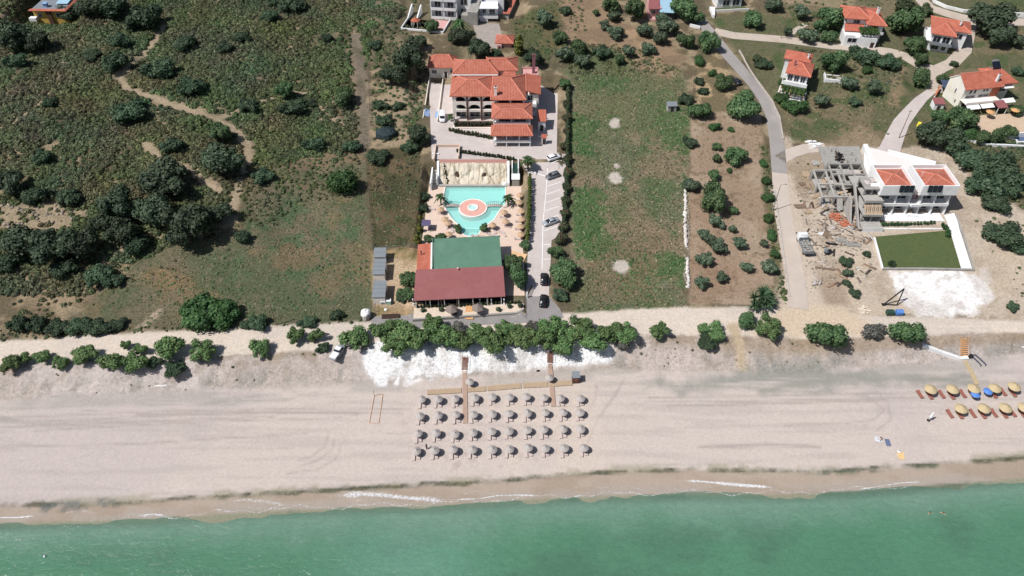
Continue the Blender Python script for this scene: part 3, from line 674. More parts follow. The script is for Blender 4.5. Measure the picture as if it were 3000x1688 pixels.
# low left rear block
part('rear_wall', MB().box(-22.6,-14.6,25.2,31,-.5,3.9), M['cream'], H, label='low cream rear block'); ro = part('roof', hipc(-23.1,-13.8,24.5,31.8,4,-20.5,-16.4,29.6,1.9), M['roof'], H); hip_ridges(ro, -23.1,-13.8,24.5,31.8,4,-20.5,-16.4,29.6,1.9)
win(H, -21.8,-20.2,1.6,2.9,25.2); win(H,-15.9,-14.9,1.8,3.0,25.2); part('door', MB().box(-17.8,-16.9,25.1,25.197,0,2.2), M['door'], H); part('door_frame', MB().box(-18.1,-17.8,25.05,25.197,0,2.6).box(-16.9,-16.6,25.05,25.197,0,2.6), M['white'], H)
part('yard_wall', MB().box(-22.7,-22.5,0,25.2,-.5,1.0).box(-18.3,-18.1,-1,24,-.5,.9), M['cream'], H)
def kiosk(name, label, x, y, z, w, d, h, rm, wm, rh=.5, rz=0, cat='kiosk'):
    t = thing(name, label, cat, (x, y, z), rz)
    part('wall', MB().box(-w/2+.2,w/2-.2,-d/2+.2,d/2-.2,-.4,h-.1), wm, t); part('roof', MB().slab([(-w/2,-d/2,h),(w/2,-d/2,h),(w/2,d/2,h+rh),(-w/2,d/2,h+rh)], .16), rm, t)
    part('door', MB().box(-.45,.45,-d/2+.14,-d/2+.197,-.2,1.9), M['door'], t); return t
# planting and small walls of the forecourt
t = thing('forecourt_wall', 'low beige wall with planted bed along the hotel arcade', 'wall', (-11.4, 187.2, Z_HOT)); part('wall', MB().box(-5.6,5.8,-.9,-.6,-.3,.5).box(-5.9,-5.603,-.9,3,-.3,.5), M['cream'], t); part('bed', MB().box(-5.6,5.8,-.597,3.2,-.3,.2), M['brownw'], t)
t = thing('upper_terrace_wall', 'pinkish terrace walls between the hotel drive and the rock wall', 'wall', (-17.5, 172.5, Z_HOT)); part('wall', MB().box(-4.4,-4.1,-2.5,4.5,-1.5,1.0).box(-4.097,2.4,4.2,4.5,-1.5,1.0).box(2.403,2.7,-1.5,4.5,-1.5,1.1), M['deck'], t); part('paving', MB().box(-4.1,2.4,-1.5,4.2,-1.5,.12), M['paving'], t)
kiosk('side_stair_hut', 'narrow orange roofed stair hut beside the right hotel wall', 8.7, 187.6, Z_HOT, 2.6, 5.0, 3.4, M['roof2'], M['white'], .9)
kiosk('entrance_canopy_hut', 'tiny red roofed hut standing in the hotel shadow', 9.2, 178.8, Z_HOT, 1.5, 1.5, 2.4, M['roof2'], M['white'], .3)

# ================================================================ RESTAURANT
RZ = .065; RX = thing('restaurant', 'beach restaurant with flat green roof and long maroon sloping roof', 'restaurant', (-22.4, 117.1, Z_POOL), RZ)
def rl(x, y):  # world -> restaurant frame
    dx, dy = x+22.4, y-117.1; return dx*math.cos(RZ)+dy*math.sin(RZ), -dx*math.sin(RZ)+dy*math.cos(RZ)
part('wall', MB().box(3.6,19.9,8.9,18.8,-.3,3.9), M['white'], RX)
g_ = part('green_roof', MB().slab([(4.2,8.8,4.25),(20.6,8.8,4.25),(20.6,19.3,4.55),(4.5,19.3,4.55)], .3), M['green'], RX)
part('roof_edge', MB().box(3.6,20.7,19.3,19.42,4.15,4.62).box(4.0,4.2,8.9,19.3,4.2,4.7), M['green'], RX)
part('maroon_roof', MB().slab([(-.2,0,2.9),(20.9,0,2.9),(20.9,8.8,4.3),(.2,8.8,4.3)], .12), M['roofm'], RX)
part('roof_patch', MB().slab([(2.4,2.9,3.37),(11.8,2.9,3.37),(11.8,4.9,3.69),(2.4,4.9,3.69)], .005), mat('faded_maroon', A(160,100,98), .7, .06, 1), RX)
part('roof_patch', MB().slab([(.6,.5,2.985),(3.2,.5,2.985),(3.2,2.8,3.35),(.6,2.8,3.35)], .005), MATS['faded_maroon'], RX)
part('roof_vent', MB().box(9.9,10.3,8.0,8.6,4.1,4.75), M['pink'], RX)
for k in range(7): part('post', MB().box(.1+k*3.3,.26+k*3.3,.2,.36,-.3,2.75), M['white'], RX)
part('glazing', MB().box(.3,20.3,1.5,1.58,-.2,2.7), M['glass'], RX)
an = part('annex_wall', MB().box(.5,3.3,9.4,18.4,-.3,3.2), M['white'], RX); part('annex_roof', MB().slab([(.2,9.1,3.2),(3.7,9.1,3.4),(3.7,18.8,3.7),(.4,18.8,3.5)], .18), M['roof2'], RX)
part('roof_flue', MB().tube((1.3,15,3.3),(1.3,15,4.4),.12).box(1.1,1.5,14.8,15.2,4.4,4.55), M['brownw'], RX)
for k in range(5): part('curtain_pole', MB().tube((2.5+k*3.6,-.15,-.2),(2.5+k*3.6,-.15,3.1),.04,n=5), M['pole'], RX)

# sheds beside it
for (x0,x1,y0,y1,lab) in ((-33.9,-30.9,131.9,135.0,'grey roofed shed at the back of the row of three beside the field'),(-33.5,-30.5,126.2,131.3,'grey roofed shed in the middle of the row beside the field'),(-32.7,-29.6,119.1,124.3,'grey roofed shed nearest the beach road in the row of three')):
    t = thing('storage_shed', lab, 'shed', ((x0+x1)/2,(y0+y1)/2,hz((x0+x1)/2,(y0+y1)/2)), .03, 'grey roofed sheds beside the restaurant'); w, d = x1-x0, y1-y0
    part('wall', MB().box(-w/2+.15,w/2-.15,-d/2+.15,d/2-.15,-.4,2.3), M['hwall'], t)
    ro = part('roof', MB().slab([(-w/2,-d/2,2.4),(w/2,-d/2,2.4),(w/2,d/2,2.75),(-w/2,d/2,2.75)], .1), M['greys'], t)
    mb = MB(); nn = int(d/1.7)
    for k in range(1, nn+1): mb.box(-w/2, w/2, -d/2+d*k/(nn+1)-.04, -d/2+d*k/(nn+1)+.04, 2.4+.35*k/(nn+1), 2.47+.35*k/(nn+1))
    part('roof_batten', mb, M['steel'], ro); part('door', MB().box(w/2-.147,w/2-.1,-.5,.4,-.2,1.9), M['door'], t)

# ================================================================ ROCK WALL, POOL AND DECK
def rock_wall():
    t = thing('waterfall_rock_wall', 'pale artificial rock waterfall wall rising behind the pool', 'rock wall', (-10.9, 164.2, Z_POOL))
    nx, nz = 74, 20; V = np.zeros((nz+1, nx+1, 3))
    for j in range(nz+1):
        s = j/nz
        for i in range(nx+1):
            x = -9.2 + 18.6*i/nx; q = vnoise(x, s*5, 1.1, 91)*1.0 + vnoise(x, s*5, .45, 92)*.45 + .8*(fbm(np.array([x]), np.array([s*4]), 2.6, 93)[0])
            y = .1 + 4.2*s**1.1 + (round(q*3.2)/3.2-.9)*.75*math.sin(math.pi*min(1, s*1.1)); z = -.3 + 4.9*s + (q-.9)*.25*s
            for (cx, cz) in ((-4.3,.45),(3.2,.45)):
                r = math.hypot((x-cx)/.75, (s-cz)/.16); y += 1.3*max(0, 1-r*r)
            V[j, i] = (x, y, z)
    idx_ = np.arange((nz+1)*(nx+1)).reshape(nz+1, nx+1); F = np.stack([idx_[:-1,:-1], idx_[:-1,1:], idx_[1:,1:], idx_[1:,:-1]], -1).reshape(-1, 4)
    me = np_mesh('rock_face', V.reshape(-1, 3), F, m=M['rockface'], smooth_=False); part('rock_face', me, None, t)
    part('parapet', MB().box(-9.4,9.6,4.5,4.9,-.5,4.7).box(-9.4,9.6,5.6,6.0,3.6,4.6), M['decko'], t)
    part('side_wall', MB().xprism([(0,-.3),(5,-.3),(5,4.9),(4.2,4.9),(0,.7)], -9.9, -9.3).xprism([(-.4,-.3),(5,-.3),(5,4.9),(4.2,4.9),(-.4,1.2)], 9.5, 10.2), M['white'], t)
    part('plinth', MB().box(-9.3,9.5,-.55,.1,-.4,.5), M['conc'], t)
    part('hole_shade_blob', MB().blob((-4.3,2.4,1.95),.5,j=.3).blob((3.2,2.5,1.95),.42,j=.3), M['brownw'], t)  # dark solid blobs paint the shade inside the two hollows
    part('lion_arch', MB().lathe([(.0,1.0),(.5,.9),(.7,.55),(.72,0)], 10, (8.7,.2,-.1)), M['white'], t)
    # the climbing crack with dark plants on the left
    mb = MB()
    for k in range(9): mb.blob((-7.9+.12*k+rnd.uniform(-.2,.2), .7+ (8-k)*.42, .55+(8-k)*.5), rnd.uniform(.18,.36), j=.4)
    part('creeper', mb, mat('dark_leaf', (.022,.03,.016), .8, .4, 6, .8), t)
rock_wall()
t = thing('service_channel', 'narrow white walled service stair left of the rock wall', 'stair', (-21.6, 165, Z_POOL)); part('wall', MB().box(-.9,-.5,-3,8,-.4,2.6).box(.7,1.0,-1,8,-.4,2.6).box(-.9,1.0,8,8.4,-.4,4.6), M['white'], t)
mb = MB(); [mb.box(-.5,.7,-1+k*.9,-.1+k*.9,-.4,.1+k*.35) for k in range(9)]; part('step', mb, M['conc'], t)
t = thing('pump_house', 'small grey box hut with green tank right of the rock wall', 'hut', (1.0, 165.2, Z_POOL)); part('wall', MB().box(-1.0,1.0,-1.2,1.2,-.4,2.3), M['concd'], t); part('roof', MB().box(-1.15,1.15,-1.3,1.4,2.303,2.45), M['white'], t); part('tank_wall', MB().box(-1.1,-.8,1.4,6,-.4,4.2).box(.6,.9,1.4,6,-.4,4.2), M['white'], t); part('tank', MB().box(-.8,.6,1.5,5.8,-.4,3.6), mat('green_water', (.02,.06,.045), .2, .2, 2), t)

deck = sheet('pool_deck', [(-23,121.5),(3.0,121.5),(3.0,164.05),(-23,164.05)], M['deck'], flat=Z_POOL+.06, hole=POOL)
def pool():
    t = thing('swimming_pool', 'turquoise swimming pool with round central island', 'pool', (-10.5, 154.4, Z_POOL)); o = [(x+10.5, y-154.4) for x, y in POOL]
    mb = MB(); n = len(o); mb.add([(a,b,.09) for a,b in o]+[(a,b,-1.4) for a,b in o], [((i+1)%n, i, n+i, n+(i+1)%n) for i in range(n)]+[tuple(range(n,2*n))])
    part('basin', mb, M['tile'], t)
    mb = MB(); s = .32
    def off(d):
        r = []
        for i in range(n):
            a, b, c_ = o[i-1], o[i], o[(i+1)%n]; e1 = Vector((b[0]-a[0], b[1]-a[1])).normalized(); e2 = Vector((c_[0]-b[0], c_[1]-b[1])).normalized(); nn = Vector((e1.y+e2.y, -e1.x-e2.x)).normalized(); r.append((b[0]-nn.x*d, b[1]-nn.y*d))
        return r
    ou = off(-s) if sdist(o, np.array([off(-s)[0][0]]), np.array([off(-s)[0][1]]))[0] < 0 else off(s)
    v = [(a,b,.14) for a,b in o]+[(a,b,.14) for a,b in ou]+[(a,b,.0) for a,b in ou]
    mb.add(v, [(i,(i+1)%n,n+(i+1)%n,n+i) for i in range(n)]+[(n+i,n+(i+1)%n,2*n+(i+1)%n,2*n+i) for i in range(n)])
    part('coping', mb, M['coping'], t)
    g = NT('pool_water'); tc = g.n('ShaderNodeNewGeometry'); nz = g.n('ShaderNodeTexNoise', i_Scale=2.5, i_Detail=3.0); g.l(tc,'Position',nz,'Vector'); b = g.n('ShaderNodeBump', i_Strength=.12, i_Distance=.1); g.l(nz,0,b,'Height')
    p = g.n('ShaderNodeBsdfPrincipled', i_Roughness=.06); p.inputs['Base Color'].default_value = (*A(176,234,226,.9),1); g.l(b,0,p,'Normal'); tr = g.n('ShaderNodeBsdfTransparent'); tr.inputs[0].default_value=(.88,.99,.98,1); mx = g.n('ShaderNodeMixShader'); mx.inputs[0].default_value=.5; g.l(tr,0,mx,1); g.l(p,0,mx,2); g.l(mx,0,g.out,0)
    mb = MB(); mb.add([(a,b_,-.12) for a,b_ in off(-.02 if ou==off(s) else .02)], [tuple(range(n))]); part('pool_water', mb, g.m, t)
    # island with whirlpool, kiddie-pool divider
    P = [(1.35,.16),(1.35,.3),(1.05,.3),(1.0,.02)]
    part('island', MB().lathe([(3.75,-1.4),(3.75,.1),(3.45,.12),(1.35,.12),(1.35,-1.2)], 40, (0,0,0)), M['decko'], t); part('island_rim', MB().lathe([(3.85,-.2),(3.85,.15),(3.5,.17),(3.5,.1)], 40, (0,0,0)), M['coping'], t)
    w = part('whirlpool', MB().lathe([(1.45,.1),(1.45,.3),(1.12,.3),(1.05,-.25),(.0,-.25)], 24, (0,0,.02)), M['coping'], t); part('whirlpool_water', MB().lathe([(1.06,0),(0,0)], 24, (0,0,.1)), M['tile'], w)
    part('divider', MB().box(-2.9,2.5,-8.3,-8.05,-1.3,-.1), M['tile'], t)
    for s_, (xa, xb) in ((-1,(-7.9,-3.4)),(1,(3.6,8.0))):
        mb = MB(); m_ = 8; prof = [(xa+(xb-xa)*k/m_, .12+.38*math.sin(math.pi*k/m_)) for k in range(m_+1)]
        mb.yprism(prof+[(p_[0],p_[1]-.14) for p_ in prof[::-1]], .2, 1.3); br = part('footbridge', mb, M['stone'], t)
        mb = MB()
        for yy in (.2,1.3):
            for a, b_ in zip(prof[:-1], prof[1:]): mb.tube((a[0],yy,a[1]+.75),(b_[0],yy,b_[1]+.75),.04,n=5); mb.tube((a[0],yy,a[1]),(a[0],yy,a[1]+.75),.03,n=5)
        part('handrail', mb, M['black'], br)
pool()
# ================================================================ HOUSES
VINES = []
# C: white house by the road bend, terracotta roof in two stages, vine terrace below
def house_c():
    t = thing('white_house', 'white house with stepped orange roof and vine covered terrace beside the road bend', 'house', (84.6, 206.6, 11.4), -.40)
    part('wall', MB().box(.3,6.4,.2,7.5,-.6,5.9).box(-1.6,5.4,7.5,12.5,-.6,6.7), M['white'], t)
    ro = part('roof', hipc(-.4,7.2,-.6,8.2,6,3.4,3.6,4.2,1.6), M['roof2'], t); hip_ridges(ro,-.4,7.2,-.6,8.2,6,3.4,3.6,4.2,1.6)
    part('roof', hipc(-2.2,6.1,7.0,13.2,6.8,.2,3.6,10.1,1.4), M['roof2'], t); chimney(t, 1.6, 3, 6.8, 8.2, .5, M['mauve']); chimney(t, 4.8, 8.6, 6.9, 8.6, .5, M['white'])
    part('balcony', MB().box(-.6,6.8,-1.9,.2,2.9,3.1).box(-.6,6.8,-2.0,-1.9,2.9,4.0).box(-.7,-.6,-1.9,6,2.9,4.0), M['white'], t)
    for x in (.6,2.5,4.4): win(t, x, x+1.5, 3.3, 5.4, .2)
    win(t, 1.5,3,3.6,5, .3,'L'); win(t, 5,6.2,3.6,5,.3,'L'); win(t, 1.5,2.8,.8,2.2,6.4,'R'); win(t, 1.5,2.8,3.8,5.2,6.4,'R')
    part('terrace_wall', MB().box(-.6,7.0,-6.6,-6.3,-1.2,.9).box(-.9,-.6,-6.6,.2,-1.2,1.1).box(7.0,7.3,-6.6,.2,-1.2,.9).box(-.6,7,-6.3,.2,-1.2,.1), M['white'], t)
    mb = MB()
    for k in range(6): mb.box(-.4+k*1.4,-.28+k*1.4,-6.3,-2,2.3,2.45)
    for x in (-.4,3.2,6.7):
        mb.box(x,x+.12,-6.3,-6.18,.9,2.3)
    pg_ = part('pergola', mb, M['woodo'], t); VINES.append((pg_, [(x_,y_,2.5,.75) for x_ in (.6,1.8,3,4.2,5.4,6.4) for y_ in (-5.4,-4,-2.8)]))
    part('satellite_dish', MB().lathe([(0,0),(.35,.08),(.55,.2)], 14, (-.3,-4.6,2.2)).tube((-.3,-4.6,.5),(-.3,-4.6,2.2),.04), M['wht'], t)
    return t
house_c()
def house_b():
    t = thing('white_house', 'white two storey house with wide orange hip roof and dark balcony strip', 'house', (138.2, 229.0, 13.2), -.38)
    part('wall', MB().box(0,6.0,0,12,-.8,5.9).box(6.0,10.5,4.5,12,-.8,5.9), M['white'], t)
    ro = part('roof', hipc(-.8,6.9,-.7,12.8,6,3.0,3.1,5,1.7), M['roof2'], t); ridges(ro, [((-.8,-.7,6),(3,5,7.7)),((6.9,-.7,6),(3.1,5,7.7))])
    ro = part('roof', hipc(-.9,11.4,3.8,12.9,6.05,3.2,6.8,8,1.75), M['roof2'], t); ridges(ro, [((3.2,8,7.8),(6.8,8,7.8)),((-.9,12.9,6.05),(3.2,8,7.8)),((11.4,3.8,6.05),(6.8,8,7.8))])
    part('balcony', MB().box(-.3,6.3,-1.5,0,2.7,2.9).box(-.3,6.3,-1.6,-1.5,2.7,3.7), M['greys'], t); part('side_balcony', MB().box(-1.8,0,1,11,2.7,2.9).box(-1.9,-1.8,1,11,2.7,3.7), M['white'], t)
    for x in (.4,3.2): win(t, x, x+2.3, 3.0, 5.2, 0)
    win(t,.8,3.0,.6,2.0,0); win(t,3.9,5.2,.6,2.0,0); win(t,2,3.6,3.3,5,0,'L'); win(t,6,7.6,3.3,5,0,'L'); win(t,1,2.4,3.4,4.8,6.0,'R'); win(t,6,7.5,3.2,4.8,10.5,'R'); win(t,7,9.4,3.2,5.0,4.5)
    chimney(t, 7.5, 6, 7.3, 8.8, .5, M['white'])
house_b()
def house_a():
    t = thing('white_house', 'tall white house with layered orange roofs above a green pergola garage', 'house', (110.4, 230.6, 13.6), -.14)
    part('garage', MB().box(0,10.3,0,6,-.8,3.4).box(0,3,0,.1,3.4,4.0), M['white'], t); win(t,.9,3.9,1.6,3.2,0); part('door', MB().box(8.6,9.7,-.06,-.003,-.4,2.0), M['door'], t)
    part('wall', MB().box(1,7.4,7,15,-.8,6.9).box(7.4,12.2,4.2,16,-.8,6.2), M['white'], t)
    ro = part('roof', hipc(-.2,8.4,6,16,7,3.4,4.6,11,1.7), M['roof2'], t); hip_ridges(ro,-.2,8.4,6,16,7,3.4,4.6,11,1.7)
    ro = part('roof', hipc(6.6,13.0,3.2,17,6.4,9.6,9.9,9,1.7), M['roof2'], t); hip_ridges(ro,6.6,13.0,3.2,17,6.4,9.6,9.9,9,1.7)
    part('porch_roof', MB().slab([(.2,3.6,3.9),(6.6,3.6,3.9),(6.8,7,5.0),(.6,7,5.0)], .15), M['roof2'], t)
    part('balcony', MB().box(7.2,12.4,2.8,4.2,3.5,3.7).box(7.2,12.4,2.7,2.8,3.5,4.4), M['white'], t)
    win(t,3,5.2,5.0,6.4,7.0); win(t,8.6,10.6,4.4,5.9,4.2); win(t,5,6.8,4,5.4,12.2,'R'); win(t,9,10.5,4,5.4,12.2,'R'); chimney(t,10.4,9,7.4,9.9,.7,M['white'])
    mb = MB(); [mb.box(4.6+k*.9,4.7+k*.9,-.1,5,5.0-.02,5.1) for k in range(7)]; [mb.box(x,x+.12,0,.12,3.4,5.0) for x in (4.6,7.4,9.9)]; pg_ = part('pergola', mb, M['wood'], t); VINES.append((pg_, [(x_,y_,5.1,.8) for x_ in (5,6.2,7.4,8.6,9.8) for y_ in (.4,1.8,3.2)]))
house_a()
def house_d():
    t = thing('cream_house', 'large cream house with broad orange roof, solar panel and white awnings', 'house', (135.2, 194.6, 11.0), .18)
    part('wall', MB().yprism([(0,-.6),(12,-.6),(12,6.6),(0,6.6)], 1.6, 9).xprism([(1.6,6.6),(9,6.6),(5.6,9.1)], 0,12).box(12,17,3.5,11,-.6,6.0), M['cream'], t)
    ro = part('roof', MB().slab([(-.3,.9,6.5),(12.6,.9,6.5),(12.6,5.6,9.35),(-.3,5.6,9.35)], .2).slab([(-.3,5.601,9.35),(12.6,5.601,9.35),(12.6,9.9,6.5),(-.3,9.9,6.5)], .2), M['roof2'], t)
    part('roof', hipc(11.2,18.2,2.2,12.2,6.5,14,15,7.4,2.2), M['roof2'], t); ridges(ro, [((-.3,5.6,9.35),(12.6,5.6,9.35))])
    part('gable_trim', MB().xprism([(1.35,6.2),(1.7,6.2),(5.6,9.0),(5.6,9.25)], -.25,-.003).xprism([(9.3,6.2),(8.95,6.2),(5.6,9.0),(5.6,9.25)], -.25,-.003), M['white'], t)
    part('balcony', MB().box(-.2,11.4,-1.4,1.6,2.9,3.1).box(-.2,11.4,-1.5,-1.4,2.9,3.6), M['hwall'], t)
    for x in (1.8,3.2): win(t,x,x+.9,4.6,6.0,1.6)
    win(t,6.2,7.0,5.0,5.9,1.6); win(t,7.2,8.0,5.0,5.9,1.6); win(t,1,4.4,3.2,4.1,1.6); win(t,5.4,9,3.2,4.1,1.6); win(t,1,4,.2,2.4,1.6); win(t,6,9,.2,2.4,1.6); win(t,13,16,3.2,5.2,3.5)
    win(t,4.5,5.1,3.4,5,0,'L'); win(t,3.0,3.6,1,2.2,0,'L')
    part('awning', MB().slab([(-.1,-3.0,2.2),(4.1,-3.0,2.2),(4.1,-1.5,2.75),(-.1,-1.5,2.75)], .06).slab([(4.5,-3.0,2.2),(8.7,-3.0,2.2),(8.7,-1.5,2.75),(4.5,-1.5,2.75)], .06), M['awnw'], t); part('awning', MB().slab([(12.6,-1.6,2.3),(16.6,-1.6,2.3),(16.6,0,2.85),(12.6,0,2.85)], .06).slab([(13,1.7,5.2),(17,1.7,5.2),(17,3.45,5.7),(13,3.45,5.7)], .06), M['awnw'], t)
    part('porch_hood', MB().slab([(8.9,-4.2,2.5),(12.2,-4.2,2.5),(12.2,-1.2,3.3),(8.9,-1.2,3.3)], .14), M['roofm'], t); mb = MB(); [mb.box(x,x+.16,-4.1,-3.94,-.6,2.4) for x in (9.0,12.0)]; part('porch_post', mb, M['white'], t)
    part('brick_panel', MB().box(9.2,11.9,1.5,1.597,3.1,6.2), M['brick'], t)
    sp = part('solar_panel', MB().slab([(11.6,7.0,9.2),(14.2,7.0,9.2),(14.2,8.6,10.5),(11.6,8.6,10.5)], .08), M['solar'], t); part('panel_frame', MB().box(11.55,11.65,7,8.7,8.8,9.1).box(14.15,14.25,7,8.7,8.8,9.1), M['steel'], sp); part('water_tank', MB().tube((11.9,8.9,10.6),(13.9,8.9,10.6),.33,n=12), M['steel'], t)
    chimney(t, 10.4, 2.6, 7.4, 9.6, .6, M['white'])
house_d()
kiosk('garden_shed', 'small white shed with dull red roof below the cream house', *g1(2650+460/5,150+830/5)[:2], 10.6, 3.2,3.2,2.6, M['roofm'], M['white'], .4, -.1)
t = thing('carport', 'slate blue awning carport left of the cream house', 'carport', (*g1(2650+610/5,150+600/5)[:2], 11.0), -.15); part('canopy', MB().slab([(-2.3,-2.3,2.6),(2.3,-2.3,2.6),(2.3,2.3,2.9),(-2.3,2.3,2.9)], .08), M['awnd'], t)
for x, y in ((-2.1,-2.1),(2,-2.1),(-2.1,2),(2,2)): part('post', MB().box(x,x+.12,y,y+.12,-.6,2.65), M['black'], t)
t = thing('boundary_wall', 'white garden wall with orange brick top left of the cream house', 'wall', (*g1(2650+460/5,150+640/5)[:2], 10.8), .95); part('wall', MB().box(-3.2,3.2,-.15,.15,-.8,1.6), M['white'], t); part('wall_cap', MB().box(-3.3,3.3,-.25,.25,1.603,1.8), M['brick'], t)
t = thing('patio', 'sandy paved patio with white edging in front of the cream house', 'patio', (145, 187, 11.0), .1); part('paving', MB().box(-8,10,-5,5.6,-1.5,.06), mat('sand_paving', A(214,190,164), .9, .1, .6), t); part('retaining_wall', MB().box(-8.3,10,-5.4,-5.003,-2,.6), M['white'], t)
t = thing('patio_parasol', 'orange canvas parasol on the patio of the cream house', 'parasol', (141.8, 190.6, 11.0)); part('canopy', MB().lathe([(0,2.7),(1.3,2.2),(1.28,2.12)], 8), M['woodo'], t); part('pole', MB().tube((0,0,0),(0,0,2.65),.04), M['pole'], t)
t = thing('patio_parasol', 'orange canvas parasol right of the red porch hood', 'parasol', (149.6, 191.6, 11.0)); part('canopy', MB().lathe([(0,2.7),(1.3,2.2),(1.28,2.12)], 8), M['woodo'], t); part('pole', MB().tube((0,0,0),(0,0,2.65),.04), M['pole'], t)
t = thing('covered_pool', 'blue covered garden pool at the right edge below the cream house', 'pool', (*g1(2985,400)[:2], 9.9), .05); part('cover', MB().box(-2,4,-3,3,-.5,.25), M['awnb'], t); part('rim', MB().box(-2.4,4.4,-3.4,-3.003,-1.5,.4).box(-2.4,-2.003,-3,3,-1.5,.4), M['white'], t)
def wall_line(name, label, pts, h, th, m, base=-.6, cat='wall', capm=None, world=False):
    p = resample(pts if world else gp(pts), 2.0); mx = sum(q[0] for q in p)/len(p); my = sum(q[1] for q in p)/len(p); t = thing(name, label, cat, (mx, my, hz(mx, my)))
    mb = MB(); L = []; Rr = []; zb = hz(mx, my)
    for i, (x, y) in enumerate(p):
        a = p[max(i-1,0)]; b = p[min(i+1,len(p)-1)]; tx, ty = b[0]-a[0], b[1]-a[1]; l = math.hypot(tx,ty) or 1; nx, ny = -ty/l*th/2, tx/l*th/2; z = hz(x, y)-zb
        L.append((x+nx-mx,y+ny-my,z)); Rr.append((x-nx-mx,y-ny-my,z))
    n = len(p); v = [(q[0],q[1],q[2]+base) for q in L]+[(q[0],q[1],q[2]+base) for q in Rr]+[(q[0],q[1],q[2]+h) for q in L]+[(q[0],q[1],q[2]+h) for q in Rr]
    f = []
    for i in range(n-1): f += [(i,i+1,2*n+i+1,2*n+i),(n+i+1,n+i,3*n+i,3*n+i+1),(2*n+i,2*n+i+1,3*n+i+1,3*n+i)]
    f += [(0,2*n,3*n,n),(n-1,2*n-1,4*n-1,3*n-1)]
    mb.add(v, f); part('wall', mb, m, t); return t
wall_line('boundary_wall', 'curved white wall along the hedge at the right edge of the village', [(2797,403),(2840,415),(2890,428),(3060,436)], .8, .5, M['white'])
wall_line('boundary_wall', 'white wall curving beside the lane at the top right corner', [(2728,-10),(2735,8),(2770,24),(2820,36),(2852,38)], 1.0, .5, M['white'])
wall_line('boundary_wall', 'white wall behind the dark pine at the top right corner', [(2950,48),(3060,56)], 1.6, .5, M['white'])
wall_line('boundary_wall', 'low stone kerb wall on the right side of the curving road', [(2165,150),(2195,205),(2230,255),(2262,300),(2283,345),(2294,410)], .5, .35, M['stone'])
def rough_wall():
    p = resample(gp([(2009,556),(2006,640),(2010,720),(2014,780),(2015,842)]), .55); x0, y0 = p[0]; z0 = hz(x0, y0); t = thing('stone_wall', 'whitewashed rough stone wall between the meadow and the orchard', 'wall', (x0, y0, z0)); mb = MB()
    for i, (x, y) in enumerate(p):
        if vnoise(i, 0, 6.0, 401) > .24: mb.blob((x-x0+rnd.uniform(-.15,.15), y-y0, hz(x,y)-z0+.2), rnd.uniform(.34,.52), 6, 4, .3, .9)
    part('stones', mb, mat('whitewashed_stone', A(228,222,216,.8), .9, .2, 1.4, .5, dirt=A(170,158,144)), t)
rough_wall()
wall_line('stone_wall', 'low stone edging between the orchard and the coast road junction', [(2268,560),(2285,680),(2300,790),(2312,870)], .35, .4, M['stone'])
wall_line('boundary_wall', 'short white wall above the vegetable garden by the road', [(2020,78),(2050,85)], 1, .4, M['white'])
t = thing('cellar', 'low roofless concrete and white basin in the field behind the white house', 'basin', (*g1(2250+660/3.433,800/3.433)[:2], hz(*g1(2450,240)[:2])), -.2); part('wall', MB().box(-3,3,-2,-1.6,-.6,1).box(-3,-2.7,-1.6,2,-.6,1.2).box(-3,3,2,2.3,-.6,.5), M['white'], t); part('slab', MB().box(-2.7,3,-1.6,2,-.6,.2), M['conc'], t)

# yellow house far left
def house_y():
    t = thing('yellow_house', 'yellow house with flat grey roof and red tiled edge among dark trees', 'house', (-163.2, 241.6, 15.4), -.03)
    part('wall', MB().box(.8,12,.4,8,-1,5.6), M['yellow'], t); part('brown_bay', MB().box(5.4,7.0,-.1,.397,-1,5.4), M['brownw'], t)
    part('roof', MB().box(.6,12.2,.2,8.2,5.603,5.8), M['greys'], t)
    part('tile_edge', MB().slab([(-.1,-.5,5.75),(12.9,-.5,5.75),(12.2,.3,6.1),(.6,.3,6.1)], .14).slab([(12.9,-.5,5.75),(12.9,8.6,5.75),(12.2,8,6.1),(12.2,.3,6.1)], .14), M['roof2'], t)
    part('awning', MB().slab([(7.5,4,6.3),(11.6,4,6.3),(11.6,8,6.7),(7.5,8,6.7)], .08), M['awnl'], t); part('balcony', MB().box(-.6,1.8,-1.2,.4,2.3,3.4), M['white'], t)
    win(t,2.2,3.4,3.2,4.6,.4); win(t,8.4,9.8,3.2,4.6,.4); win(t,2,3.6,3,4.6,12,'R'); part('roof_box', MB().box(4.2,5.4,2,3.2,5.803,7).box(4.0,5.6,1.8,3.4,7.003,7.15), M['bluep'], t)
house_y()
